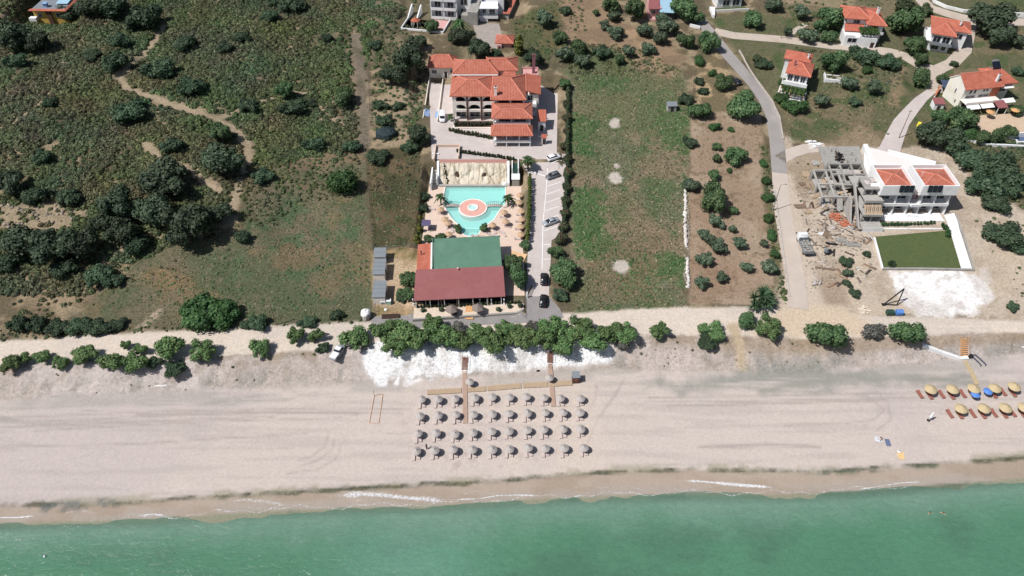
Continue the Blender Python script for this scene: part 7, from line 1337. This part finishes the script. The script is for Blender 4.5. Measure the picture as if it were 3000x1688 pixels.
ts('village trees and shrubs', [
 ('olive',2270,10,62,'olive at the top edge above the grass plot'),('olive',2352,34,62,'olive left of the tall white house'),('round',2440,52,92,'broad tree beside the tall white house'),('olive',2308,92,36,'small shrub by the garden footpath'),('olive',2366,100,60,'grey green shrub in the small lane garden'),('round',2430,104,58,'round tree in front of the tall white house'),('round',2400,74,46,'bright tree in the lane garden'),('round',2658,64,96,'broad green tree between the two white houses'),('round',2682,130,76,'round tree beside the white house with dark balcony'),('oleander',2656,14,76,'pink flowering hedge at the top between the houses'),('oleander',2715,28,50,'red flowering shrub beside the white curved wall'),('pine',2910,34,128,'big dark pine at the top right corner'),('pine',2935,98,84,'dark brown green pine below the corner pine'),('round',2448,180,84,'dark green bush behind the bend house'),('dark',2528,164,76,'olive green bush below the lane'),('dark',2606,180,84,'grey green bush at the right end of the lane'),('round',2700,172,58,'green tree at the lane corner'),('round',2700,226,70,'dark green tree below the lane corner'),('olive',2490,242,58,'olive right of the low roofless basin'),('olive',2562,256,66,'olive second right of the basin'),('olive',2408,294,48,'olive alone in the dry village field'),('dark',2505,296,40,'dark round shrub in the dry village field'),('bright',2290,286,48,'vine covered bush below the vine terrace'),('bright',2330,310,66,'bright green bush below the bend house'),('bright',2295,245,36,'green bush left of the vine terrace'),('dark',2240,185,56,'shrub beside the roadside wall'),('oleander',2222,170,34,'pinkish shrub by the upper roadside wall'),('round',2755,340,60,'green tree below the red shed'),('pine',2735,382,112,'large dark tree below the red garden shed'),('pine',2790,405,80,'dark tree right of the large one'),('round',2818,345,78,'dark tree in front of the cream house'),('round',2982,322,44,'tree at the right edge beside the cream house'),('bright',2835,395,50,'bright hedge bush above the curved white wall'),('round',2880,400,54,'dark hedge bush above the curved white wall'),('round',2925,398,54,'third hedge bush above the curved white wall'),('round',2958,388,46,'flowering hedge bush near the covered pool'),('dark',2795,185,34,'small round shrub in the lane fork'),('round',2765,232,40,'shrub above the slate carport'),('bright',2540,205,40,'reddish scrub below the lane'),('round',2610,60,36,'shrub behind the tall white house'),('round',2775,130,34,'dark olive tree in front of the balcony house'),
 ('olive',2980,120,50,'grey olive at the right edge'),('dark',2985,210,44,'shrub at the right edge behind the cream house')])
ts('dark shrubs on the slope right of the white apartments', [('dark',2850,470,110,'dark shrub at the top of the slope right of the apartments'),('dark',2915,480,120,'wide dark shrub on the slope near the right edge'),('dark',2890,540,120,'dense dark shrub in the middle of the right slope'),('dark',2960,530,120,'dark shrub against the right edge'),('dark',2925,590,84,'dark shrub at the lower end of the dense clump'),('dark',2940,680,104,'dark shrub right of the white garden path'),('dark',2985,720,60,'shrub at the right edge below the garden path'),('dark',2800,430,70,'shrub beside the concrete path above the slope'),('olive',2485,800,30,'upper shrub of the row on the site earth'),('dark',2478,765,38,'dark green shrub on the site earth'),('dark',2484,830,32,'middle shrub of the row on the site earth'),('dark',2504,856,40,'lowest shrub of the row on the site earth'),('dark',2540,745,26,'thorny shrub beside the white lawn wall'),('dark',2970,900,40,'sparse shrub on the sandy slope at the right'),('bigpalm',2614,768,34,'young palm standing on the lawn')])
for pg_, lob in VINES: part('vine', crown('vine', lob, 700, .2, [(.03,.07,.02),(.09,.17,.045)], .4, seed=len(lob)), None, pg_)
# planted rows
def hedge(name, label, pts, w, h, cols, dens=60, world=False, flowers=None, seed=5, group=None):
    p = resample(pts if world else gp(pts), .8); rg = np.random.default_rng(seed); mx, my = p[0]; zb = hz(mx, my); t = thing(name, label, 'hedge', (mx, my, zb), 0, group)
    lob = [(x-mx+rg.uniform(-.1,.1), y-my+rg.uniform(-.1,.1), hz(x,y)-zb+h*rg.uniform(.35,.6), w*rg.uniform(.42,.6)) for x, y in p]; lob += [(a, b, z+h*.35, r*.85) for a, b, z, r in lob]
    part('foliage', crown('foliage', lob, dens*len(p), .16, cols, .4, seed=seed), None, t); return t
hedge('hedge', 'tall clipped green hedge between the pool deck and the driveway', [(1552,530),(1551,600),(1549,660),(1545,712)], 1.2, 2.4, [(.045,.075,.014),(.12,.17,.035)], 90)
hedge('hedge', 'long dark green boundary hedge between the hotel drive and the meadow', [(1664,250),(1664,330),(1662,420),(1662,500),(1658,580),(1652,650),(1644,700)], 1.5, 1.6, [(.024,.044,.02),(.07,.10,.048),(.16,.10,.08)], 70, seed=15)
hedge('hedge', 'dark flowering shrub row on the bank above the hotel front wall', [(1318,385),(1345,392),(1385,398),(1440,408)], 1.2, 1.2, [(.02,.032,.014),(.06,.075,.03),(.2,.06,.06)], 60, seed=6)
hedge('hedge', 'dark shrub row in the planter above the rock wall', [(1340,448),(1400,455),(1460,463),(1503,470)], 1.0, 1.0, [(.02,.035,.014),(.06,.085,.03),(.2,.06,.06)], 60, seed=7)
hedge('hedge', 'low plant row under the seaward maroon roof edge', [(-22,117.6),(-12,118.0),(-2,119.0),(1.6,119.0)], .7, .7, [(.02,.035,.016),(.05,.08,.035)], 40, True, seed=8)
hedge('hedge', 'green shrub row in the planter of the white apartments', [(95.4,145.4),(103,145.6),(109,146.0)], .9, .9, [(.02,.05,.02),(.06,.11,.04)], 40, True, seed=9)
hedge('hedge', 'leafy green corner hedge at the upper right of the lawn', [(110.8,145.2),(111.4,143.4),(111.0,141.4)], 1.2, 1.2, [(.02,.055,.02),(.06,.13,.04)], 60, True, seed=10)
hedge('hedge', 'dark planting along the foot of the hotel arcade', [(-16.8,188.2),(-12,188.0),(-6.2,188.2)], 1.3, 1.0, [(.015,.022,.014),(.045,.055,.03),(.2,.12,.1)], 60, True, seed=14)
hedge('climbing_plant', 'green climbing plants on the left corner of the hotel front', [(-18.6,190.4),(-17.9,190.2)], 1.2, 2.8, [(.03,.06,.02),(.11,.18,.06)], 120, True, seed=12)
for k, (x, y) in enumerate(((-20.6,116.4),(-16.4,116.6),(-13.2,115.6),(-.6,117.6),(2.0,117.8),(-3.2,116.6))):
    lab = ('leftmost dark potted shrub','potted shrub left of the left thatched parasol','small potted shrub touching the left thatched parasol','round potted shrub left of the terrace corner','blue green potted shrub at the terrace right corner','potted shrub right of the right thatched parasol')[k]
    t = thing('potted_shrub', lab+' on the restaurant terrace', 'potted plant', (x, y, Z_POOL+.1)); part('pot', MB().lathe([(.2,0),(.34,.5),(.26,.5),(0,.42)], 10), M['brick'], t); part('foliage', crown('foliage', lobes_round(100+k, 5, .5, .35, (.3,.42)), 160, .14, dk, seed=100+k), None, t)

# ================================================================ SCRUB AND GRASS (uncountable)
def dome_protos(n, leaves, cols, size, seed):
    rg = np.random.default_rng(seed); out = []
    for i in range(n):
        m = leaves; d = rg.normal(size=(m, 3)); d[:, 2] = np.abs(d[:, 2])*1.1+.1; d /= np.linalg.norm(d, axis=1, keepdims=True); r = rg.uniform(.75, 1.05, m)[:, None]
        C = d*r*np.array([1, 1, .72]); V, F = quads(C, d+rg.normal(0, .26, (m, 3)), size, 1.0, rg); t = np.clip(rg.normal(.5, .3, m), 0, 1)[:, None]; c_ = np.array(cols[0])*(1-t)+np.array(cols[1])*t
        # low skirt so no ground shows through the middle
        k = 8; sv = np.array([[.8*math.cos(6.283*j/k), .8*math.sin(6.283*j/k), -.25] for j in range(k)]+[[.55*math.cos(6.283*j/k), .55*math.sin(6.283*j/k), .45] for j in range(k)]); sf = np.array([[j, (j+1)%k, k+(j+1)%k, k+j] for j in range(k)]+[[k, k+2, k+4, k+6]])
        out.append((np.concatenate([V, sv]), np.concatenate([F, sf+len(V)]), np.concatenate([np.repeat(c_, 4, 0), np.tile(np.array(cols[0]), (len(sv), 1))])))
    return out
def scatter(name, P, S, protos, tint, seed, label=None):
    rg = np.random.default_rng(seed); k = rg.integers(0, len(protos), len(P)); a = rg.uniform(0, 6.283, len(P)); Vs, Fs, Cs = [], [], []; o = 0
    for i, (V, F, Cc) in enumerate(protos):
        ii = np.nonzero(k == i)[0]
        if not len(ii): continue
        ca, sa = np.cos(a[ii])[:, None], np.sin(a[ii])[:, None]; s = S[ii][:, None]; sz = s*rg.uniform(.75, 1.15, (len(ii), 1))
        W = np.stack([(V[:, 0]*ca-V[:, 1]*sa)*s+P[ii, 0:1], (V[:, 0]*sa+V[:, 1]*ca)*s+P[ii, 1:2], V[:, 2]*sz+P[ii, 2:3]], -1)
        Vs.append(W.reshape(-1, 3)); Fs.append((F[None]+(o+np.arange(len(ii))*len(V))[:, None, None]).reshape(-1, 4)); o += len(ii)*len(V); Cs.append((Cc[None]*tint[ii][:, None, :]).reshape(-1, 3))
    me = np_mesh(name, np.concatenate(Vs), np.concatenate(Fs), np.concatenate(Cs), m=LEAF, smooth_=False); ob = bpy.data.objects.new(name, me); COL.objects.link(ob); return tag(ob, label, None, None, 'stuff')
def inside(poly, x, y): return sdist(gp(poly), x, y)
rg = np.random.default_rng(99)
HILL = [(-520,-60),(1240,-60),(1180,60),(1090,110),(1068,200),(1064,420),(1060,450),(900,452),(770,500),(700,600),(640,690),(500,720),(350,780),(250,870),(60,960),(-160,990),(-520,1030)]
gx, gy_ = np.meshgrid(np.arange(-268, -14, .95), np.arange(122, 300, .95)); px = (gx+rg.uniform(-.42,.42,gx.shape)).ravel(); py = (gy_+rg.uniform(-.42,.42,gx.shape)).ravel()
sd = inside(HILL, px, py); dn = fbm(px, py, 9, 201)*.5+fbm(px, py, 2.6, 202)*.5-.06*smooth(-95, -60, px)*smooth(180, 200, py)
trail = np.full(px.shape, 99.)
for pts, w in (([(345,218),(372,256),(450,288),(560,322),(640,350),(700,388),(730,430),(718,500),(688,590),(650,660)],2.1),([(480,80),(440,140),(396,176),(360,220)],1.6),([(250,112),(190,172),(170,222),(150,262),(100,318),(20,370),(-60,400)],.9),([(420,420),(470,460),(560,500),(640,560)],1.6),([(640,350),(700,320),(800,290),(900,270)],1.0),([(900,300),(960,330),(1030,390)],1.0),([(300,780),(360,720),(440,690),(600,690),(700,640)],1.2),([(1044,110),(1052,230),(1062,330),(1070,440)],2.6)): trail = np.minimum(trail, seg_dist(gp(pts), px, py)-w)
rocky = inside([(-60,610),(100,590),(250,580),(262,640),(160,680),(-60,670)], px, py)
keep = (sd > -.5) & (trail > -.5+rg.uniform(-.5,.7,px.shape)) & ((rocky < 0) | (rg.random(px.shape) < .12)) & (dn > .40-.06*smooth(0, 6, sd)+rg.uniform(-.07,.07,px.shape))
extra = np.zeros(px.shape, bool)
for poly, q in (([(1080,90),(1240,60),(1250,250),(1090,420),(1075,300)],.5),([(690,470),(1050,450),(1060,560),(880,620),(720,690)],.62),([(1074,440),(1230,430),(1240,560),(1082,600)],.42),([(30,880),(330,780),(380,760),(390,810),(250,880),(60,960)],.5),([(2790,420),(3060,410),(3060,640),(2980,600),(2880,560)],.6),([(2850,640),(3060,620),(3060,900),(2960,850)],.2)):
    pass
def add_zone(poly, step, dens, smin, smax, seed):
    w = gp(poly); xs = [p[0] for p in w]; ys = [p[1] for p in w]; r_ = np.random.default_rng(seed); a, b = np.meshgrid(np.arange(min(xs), max(xs), step), np.arange(min(ys), max(ys), step)); a = (a+r_.uniform(-.5,.5,a.shape)*step).ravel(); b = (b+r_.uniform(-.5,.5,b.shape)*step).ravel(); k = (sdist(w, a, b) > 0) & (r_.random(a.shape) < dens*(.4+1.2*fbm(a, b, 5, seed))); return a[k], b[k], r_.uniform(smin, smax, k.sum())
ax_, ay_ = px[keep], py[keep]; s_ = rg.uniform(.5, 1.25, keep.sum())*(.7+.6*fbm(ax_, ay_, 6, 205)); XS, YS, SS = [ax_], [ay_], [s_]
for i, (poly, st, d_, a_, b_) in enumerate((([(1085,100),(1240,60),(1250,250),(1230,400),(1090,420),(1080,300)],1.2,.5,.4,.95),([(690,470),(1050,440),(1060,560),(900,600),(760,680),(700,640)],1.05,.62,.35,.8),([(1076,450),(1230,440),(1236,580),(1082,610)],1.0,.55,.3,.65),([(30,880),(330,780),(390,770),(400,820),(250,880),(60,960)],1.3,.55,.4,.9),([(2790,420),(3060,410),(3060,640),(2980,600),(2880,550)],1.2,.7,.5,1.1),([(2850,640),(3060,620),(3060,930),(2960,850)],1.6,.3,.25,.6),([(2320,140),(2640,170),(2660,240),(2560,300),(2400,250),(2330,200)],1.3,.45,.4,1.0),([(2300,300),(2640,290),(2600,390),(2320,400)],1.5,.28,.25,.6),([(2290,-60),(2700,-60),(2640,60),(2300,80)],1.8,.3,.4,.9),([(1640,130),(1850,130),(2000,210),(1680,235)],1.15,.6,.35,.85),([(1640,-20),(1700,-20),(1720,100),(1660,120)],1.4,.4,.3,.8),([(2226,420),(2250,420),(2306,890),(2282,890)],.95,.6,.3,.8),([(2310,440),(2420,440),(2440,600),(2340,640)],1.8,.18,.2,.45),([(1500,60),(1640,0),(1650,200),(1540,190)],1.3,.35,.3,.7),([(0,965),(330,960),(700,955),(1060,935),(1060,945),(700,968),(330,978),(0,1000)],.8,.5,.25,.6),([(1640,1000),(2420,990),(2380,1050),(1900,1040)],1.7,.16,.2,.5),([(640,1040),(1040,1010),(1050,1040),(660,1080)],1.5,.2,.2,.5),([(250,880),(420,760),(640,700),(700,720),(600,780),(330,930)],2.2,.25,.25,.55))):
    a, b, s = add_zone(poly, st, d_, a_, b_, 300+i); XS.append(a); YS.append(b); SS.append(s)
sx, sy, ss = np.concatenate(XS), np.concatenate(YS), np.concatenate(SS); sz_ = height(sx, sy)
tint = np.stack([.68+.7*fbm(sx, sy, 12, 211), .74+.56*fbm(sx, sy, 7, 212), .72+.5*fbm(sx, sy, 15, 213)], 1)*(rg.uniform(.65, 1.35, len(sx))[:, None]); gyk = rg.random(len(sx)) < .1+.35*smooth(.52,.64,fbm(sx, sy, 16, 215)); tint[gyk] *= np.array([1.08, 1.0, 1.08])
scatter('hillside_scrub', np.stack([sx, sy, sz_-.03], 1), ss, dome_protos(10, 30, [(.054,.070,.034),(.146,.164,.084)], .25, 77), tint, 78, 'low olive green scrub covering the hillside')
def tuft_protos(n, blades, seed):
    r_ = np.random.default_rng(seed); out = []
    for i in range(n):
        C = np.stack([r_.normal(0, .35, blades), r_.normal(0, .35, blades), r_.uniform(.1, .45, blades)], 1); N = r_.normal(size=(blades, 3)); N[:, 2] = np.abs(N[:, 2])*.8+.5; V, F = quads(C, N, .2, 1.2, r_); t = r_.uniform(.65, 1.35, blades); out.append((V, F, np.repeat(np.ones((blades, 3))*t[:, None], 4, 0)))
    return out
GX, GY, GS, GC = [], [], [], []
greens = (np.array(A(112,132,92)), np.array(A(148,140,110)), np.array(A(92,128,80)), np.array(A(186,176,146)))
for i, (poly, st, d_, a_, b_) in enumerate((([(1672,330),(1672,210),(1985,190),(2026,330),(2008,600),(2006,900),(1690,912),(1676,700)],.62,.75,.35,.8),([(330,780),(640,700),(760,560),(1060,560),(1094,930),(420,965),(260,890)],.75,.6,.3,.65),([(1080,560),(1236,540),(1238,720),(1092,728)],.75,.55,.3,.6),([(2320,150),(2660,180),(2640,300),(2600,400),(2310,400)],.95,.45,.3,.65),([(2100,60),(2330,20),(2420,110),(2150,100)],.9,.5,.3,.6),([(1500,60),(1640,0),(1650,200),(1540,190)],.8,.5,.3,.6),([(2860,150),(3060,120),(3060,240),(2900,180)],1.0,.5,.3,.6),([(2226,420),(2250,420),(2306,890),(2280,890)],.8,.6,.3,.6),([(1104,740),(1238,732),(1236,925),(1100,935)],.9,.35,.25,.45),([(2030,340),(2225,315),(2262,600),(2285,760),(2030,840)],1.3,.34,.25,.5),([(2040,340),(2220,320),(2240,470),(2040,560)],1.0,.5,.25,.55),([(2018,835),(2300,830),(2306,897),(2018,893)],.9,.4,.25,.5))):
    a, b, s = add_zone(poly, st, d_, a_, b_, 500+i); GX.append(a); GY.append(b); GS.append(s); m1 = fbm(a, b, 10, 41); m2 = fbm(a, b, 14, 11); q = np.where(m1[:, None] > .55, greens[2], np.where(m2[:, None] > .5, greens[1], greens[0])); r_ = np.random.default_rng(i); k = r_.random(len(a)) < .15; q[k] = greens[3]; GC.append(q*r_.uniform(.7,1.25,(len(a),1)))
def off_stone(x, y):
    k = np.ones(len(x), bool)
    for u, v, r in ((1802,522,1.9),(1822,782,1.9),(1800,362,1.8)): p = g1(u, v); k &= np.hypot(x-p[0], (y-p[1])*.75) > r
    return k
gx, gy_, gs, gc = map(np.concatenate, (GX, GY, GS, GC)); cl = off_stone(gx, gy_); gx, gy_, gs, gc = gx[cl], gy_[cl], gs[cl], gc[cl]; scatter('meadow_grass', np.stack([gx, gy_, height(gx, gy_)-.05], 1), gs, tuft_protos(8, 7, 81), gc, 82, 'tufts of dry and green grass in the fields')
bp = []; r_ = np.random.default_rng(15)
for i in range(6):
    L, w_, h_ = r_.uniform(.6,1.6), r_.uniform(.08,.3), r_.uniform(.06,.25); m = MB().box(-L,L,-w_,w_,0,h_); bp.append((np.array(m.v), np.array(m.f), np.ones((8,3))))
a, b, s = add_zone([(2345,500),(2440,440),(2560,700),(2540,830),(2380,840)], 1.5, .38, .5, 1.1, 951); a2, b2, s2 = add_zone([(2395,540),(2530,560),(2560,720),(2420,720)], 1.0, .5, .5, 1.2, 952); a, b, s = np.r_[a,a2], np.r_[b,b2], np.r_[s,s2]
tn = np.array([A(200,186,168), A(150,140,130), A(176,150,124), A(96,88,82), A(226,220,214)])[r_.integers(0,5,len(a))]; scatter('building_rubble', np.stack([a, b, height(a, b)], 1), s, bp, tn, 87, 'loose boards and rubble strewn over the building site')
WX, WY, WS = [], [], []
for i, (poly, st, d_, a_, b_) in enumerate((([(1676,330),(1676,215),(1985,195),(2024,330),(2006,600),(2004,898),(1690,910),(1678,700)],1.0,.42,.22,.6),([(430,800),(640,700),(760,580),(1060,570),(1090,925),(420,960)],1.1,.34,.2,.5),([(1082,560),(1234,545),(1236,722),(1094,726)],1.0,.4,.2,.5),([(2320,170),(2650,190),(2630,300),(2600,395),(2310,395)],1.2,.35,.2,.55),([(2040,350),(2220,330),(2290,880),(2030,880)],1.6,.10,.15,.35),([(2100,60),(2330,30),(2420,105),(2150,98)],1.2,.35,.2,.5))):
    a, b, s = add_zone(poly, st, d_, a_, b_, 900+i); WX.append(a); WY.append(b); WS.append(s)
wx, wy, ws = map(np.concatenate, (WX, WY, WS)); cl = off_stone(wx, wy); wx, wy, ws = wx[cl], wy[cl], ws[cl]; r_ = np.random.default_rng(41); m1 = fbm(wx, wy, 10, 41)[:, None]; wt = np.where(m1 > .57, np.array((.95,1.25,1.0)), np.array((1.6,1.3,1.35)))*r_.uniform(.8,1.5,(len(wx),1))
scatter('field_weeds', np.stack([wx, wy, height(wx, wy)-.05], 1), ws, dome_protos(8, 22, [(.062,.074,.040),(.135,.145,.085)], .3, 85), wt, 86, 'clumps of weeds and dry grass in the fields')
# loose stones on bank and rocky patch
mbp = []; r_ = np.random.default_rng(5)
for i in range(5):
    m = MB().blob((0,0,.2),1,6,4,.3,.7); mbp.append((np.array(m.v), np.array(m.f), np.ones((len(m.v), 3))))
RX_, RY_, RS_ = [], [], []
for i, (poly, st, d_, a_, b_) in enumerate((([(0,1075),(700,1048),(1040,1030),(1060,1080),(700,1140),(0,1170)],1.2,.14,.06,.3),([(1820,995),(2440,1000),(2400,1080),(1900,1075)],1.1,.2,.06,.3),([(2440,1000),(2990,985),(3000,1030),(2450,1080)],1.3,.12,.06,.25),([(0,600),(250,590),(255,650),(0,670)],.9,.45,.12,.55),([(2340,500),(2440,450),(2560,800),(2360,860)],1.0,.5,.08,.34),([(2860,640),(3040,640),(3040,930),(2900,900)],1.5,.15,.08,.3),([(2004,560),(2018,560),(2022,850),(2006,850)],.5,.6,.12,.4))):
    a, b, s = add_zone(poly, st, d_, a_, b_, 700+i); RX_.append(a); RY_.append(b); RS_.append(s)
rx, ry, rs = map(np.concatenate, (RX_, RY_, RS_)); tn = np.array(A(190,178,162))*r_.uniform(.55,1.15,(len(rx),1)); scatter('loose_stones', np.stack([rx, ry, height(rx, ry)-.04], 1), rs, mbp, tn, 83, 'loose stones on the bank and bare patches')
# ================================================================ SEA
def sea():
    ax = np.unique(np.concatenate([np.arange(-215, 215, 1.0), axis(-215, 215, 4, 2600)])); ay = axis(20, 100, .5, 2600); ay = ay[ay <= 100]
    XX, YY = np.meshgrid(ax, ay); x, y = XX.ravel(), YY.ravel(); d = np.maximum(_yl(L_WATER, x)+.7-y, 0)
    idx_ = np.arange(len(ax)*len(ay)).reshape(len(ay), len(ax)); F = np.stack([idx_[:-1,:-1], idx_[:-1,1:], idx_[1:,1:], idx_[1:,:-1]], -1).reshape(-1, 4)
    yy = y[F]; F = F[(yy < _yl(L_WATER, x)[F]+1.4).all(1)]
    n0 = fbm(x, y, 26, 301); n1 = fbm(x, y, 7, 302); patch = smooth(.55, .72, fbm(x*.55, y, 9, 303))*smooth(4, 10, d); deep = smooth(0, 22, d)
    sh = np.array(A(126,158,140)); c1 = np.array(A(94,144,115)); c2 = np.array(A(86,132,106)); c3 = np.array(A(85,113,97))
    col = sh*(1-smooth(1, 11, d+(n1-.5)*6)[:, None])+c1*smooth(1, 11, d+(n1-.5)*6)[:, None]; t = (deep*.7*smooth(.35,.65,n0))[:, None]; col = col*(1-t)+c2*t; t = (patch*.4)[:, None]; col = col*(1-t)+c3*t
    lp = smooth(3, 0, np.hypot((x+19)/7, (y-58.5)/3.5)-.2)*.3; col = col*(1-lp[:, None])+np.array(A(140,184,168))*lp[:, None]
    body = np.clip(.25+.7*smooth(.0, 3.2, d), 0, .96)
    w = (fbm(x, y*1.6, 3.0, 304)-.5)*.10+(fbm(x*.3, y, 2.2, 305)-.5)*.12
    u, inv = np.unique(F, return_inverse=True); me = np_mesh('sea', np.stack([x, y, w*smooth(.5, 3, d)], 1)[u], inv.reshape(-1, 4), col[u], body[u])
    g = NT('sea_water'); at = g.n('ShaderNodeAttribute', attribute_name='col'); ag = g.n('ShaderNodeAttribute', attribute_name='grain'); geo = g.n('ShaderNodeNewGeometry')
    mp = g.n('ShaderNodeMapping'); mp.inputs['Scale'].default_value = (.55, 1.1, 1); g.l(geo, 'Position', mp, 0)
    n1_ = g.n('ShaderNodeTexNoise', i_Scale=1.15, i_Detail=6.0, i_Roughness=.68, i_Distortion=.6); g.l(mp, 0, n1_, 'Vector')
    b = g.n('ShaderNodeBump', i_Strength=.4, i_Distance=.5); g.l(n1_, 0, b, 'Height')
    mr = g.n('ShaderNodeMapRange', i_1=.35, i_2=.65, i_3=.92, i_4=1.08); g.l(n1_, 0, mr, 0); vs = g.n('ShaderNodeVectorMath', operation='SCALE'); g.l(at, 'Color', vs, 0); n2_ = g.n('ShaderNodeTexNoise', i_Scale=3.6, i_Detail=4.0, i_Roughness=.7); g.l(mp, 0, n2_, 'Vector'); m2_ = g.n('ShaderNodeMapRange', i_1=.35, i_2=.65, i_3=.93, i_4=1.07); g.l(n2_, 0, m2_, 0); m3_ = g.n('ShaderNodeMath', operation='MULTIPLY'); g.l(mr, 0, m3_, 0); g.l(m2_, 0, m3_, 1); g.l(m3_, 0, vs, 'Scale')  # finer noise paints small wave glints into the water colour
    p = g.n('ShaderNodeBsdfPrincipled', i_Roughness=.12, i_IOR=1.33); g.l(vs, 0, p, 'Base Color'); g.l(b, 0, p, 'Normal'); tr = g.n('ShaderNodeBsdfTransparent'); tr.inputs[0].default_value = (.82,.93,.88,1); mx = g.n('ShaderNodeMixShader'); g.l(ag, 'Fac', mx, 0); g.l(tr, 0, mx, 1); g.l(p, 0, mx, 2); g.l(mx, 0, g.out, 0)
    me.materials.append(g.m); o = bpy.data.objects.new('sea', me); COL.objects.link(o); tag(o, kind='structure')
    # foam: low crumpled ridges of froth along the swash
    fm = NT('foam'); ge = fm.n('ShaderNodeNewGeometry'); nz = fm.n('ShaderNodeTexNoise', i_Scale=2.6, i_Detail=6.0, i_Roughness=.7); fm.l(ge, 'Position', nz, 'Vector'); at = fm.n('ShaderNodeAttribute', attribute_name='grain'); sb = fm.n('ShaderNodeMath', operation='ADD'); fm.l(nz, 0, sb, 0); fm.l(at, 'Fac', sb, 1); rp = fm.n('ShaderNodeMapRange', i_1=1.0, i_2=1.42); fm.l(sb, 0, rp, 0)
    p = fm.n('ShaderNodeBsdfPrincipled', i_Roughness=.9); p.inputs['Base Color'].default_value = (.8,.81,.83,1); tr = fm.n('ShaderNodeBsdfTransparent'); mx = fm.n('ShaderNodeMixShader'); fm.l(rp, 0, mx, 0); fm.l(tr, 0, mx, 1); fm.l(p, 0, mx, 2); fm.l(mx, 0, fm.out, 0)
    Vs, Fs, Gs = [], [], []; o_ = 0
    for pts, w0, amp in (([(u_, np.interp(u_, [0,500,800,1000,1300,1500,1700,2000,2300,2500,2700,3000], [1533,1516,1495,1488,1478,1465,1454,1446,1448,1438,1423,1400])-3+5*math.sin(u_/37)+3*math.sin(u_/13)) for u_ in range(-100, 3100, 14)],.7,.60),([(u_, np.interp(u_, [0,500,800,1000,1300,1500,1700,2000,2300,2500,2700,3000], [1533,1516,1495,1488,1478,1465,1454,1446,1448,1438,1423,1400])-16+9*math.sin(u_/61+1)+4*math.sin(u_/23)) for u_ in range(-100, 3100, 14)],.9,.50),([(960,1460),(1060,1452),(1120,1455),(1200,1462),(1300,1468),(1340,1466)],2.2,.72),([(1300,1466),(1400,1463),(1460,1454),(1520,1452),(1620,1455)],.55,.75),([(1985,1410),(2060,1414),(2150,1422),(2230,1428),(2290,1434)],1.2,.78),([(2490,1438),(2560,1428),(2640,1416),(2720,1412)],.45,.75),([(-20,1519),(60,1518),(110,1514)],.7,.8),([(410,1512),(450,1508),(490,1511)],.6,.75),([(660,1478),(720,1470),(780,1474),(860,1486)],1.5,.62),([(180,1508),(250,1500),(300,1512)],1.8,.55)):
        wp = Wz(np.array([q[0] for q in pts]), np.array([q[1] for q in pts]), .12); pr = resample([(a[0], a[1]) for a in wp], .4); n = len(pr); m = 6
        for i, (x_, y_) in enumerate(pr):
            t = i/(n-1); e = min(1, 6*t, 6*(1-t)); ww = w0*(.4+.9*float(vnoise(x_, 3, 2.2, 7)))*(.25+.75*e)
            for j in range(m+1):
                q = j/m-.5; yy_ = y_+q*ww; Vs.append((x_, yy_, max(hz(x_, yy_), 0)+.04+.10*(.25-q*q)*4*e)); Gs.append((amp*(1-abs(q*2)**2)*(.5+.5*e)))
        for i in range(n-1):
            for j in range(m): a = o_+i*(m+1)+j; Fs.append((a, a+m+1, a+m+2, a+1))
        o_ += n*(m+1)
    me = np_mesh('foam', np.array(Vs), np.array(Fs), grain=np.array(Gs), m=fm.m); o = bpy.data.objects.new('foam', me); COL.objects.link(o); tag(o, 'white wave foam along the waterline', None, None, 'stuff')
sea()
# ================================================================ LIGHT, SKY, CAMERA
EL, AZ = 55.0, 23.0      # sun height; shadows fall towards +x, turned 28 degrees to +y
sd_ = Vector((math.cos(R(EL))*math.cos(R(AZ)), math.cos(R(EL))*math.sin(R(AZ)), -math.sin(R(EL))))
sl = bpy.data.lights.new('sun', 'SUN'); sl.energy = 4.9; sl.angle = R(.5); sl.color = (1.0, .972, .94); so = bpy.data.objects.new('sun', sl); COL.objects.link(so); so.rotation_euler = sd_.to_track_quat('-Z', 'Y').to_euler(); so.location = (0, 0, 200)
w = bpy.data.worlds.new('World'); SC.world = w; w.use_nodes = True; nt = w.node_tree; bgn = nt.nodes['Background']; sk = nt.nodes.new('ShaderNodeTexSky'); sk.sky_type = 'NISHITA'; sk.sun_disc = False; sk.sun_elevation = R(EL); sk.sun_rotation = math.atan2(-sd_.x, -sd_.y) % (2*math.pi); sk.air_density = 1.0; sk.dust_density = 1.5; nt.links.new(sk.outputs[0], bgn.inputs[0]); bgn.inputs[1].default_value = .07
cd = bpy.data.cameras.new('camera'); cd.sensor_width = 36; cd.lens = FPX/PW*36; cd.clip_start = 1; cd.clip_end = 9000; co = bpy.data.objects.new('camera', cd); COL.objects.link(co); co.location = CAM; co.rotation_euler = (math.pi/2-PITCH, 0, 0); SC.camera = co
vs_ = SC.view_settings; SC.display_settings.display_device = 'sRGB'; vs_.view_transform = 'Standard'; vs_.look = 'None'; vs_.exposure = 0; vs_.gamma = 1
SC.cycles.max_bounces = 6; SC.cycles.diffuse_bounces = 3; SC.cycles.glossy_bounces = 2; SC.cycles.transmission_bounces = 4; SC.cycles.transparent_max_bounces = 10; SC.cycles.use_denoising = True; SC.cycles.use_adaptive_sampling = True
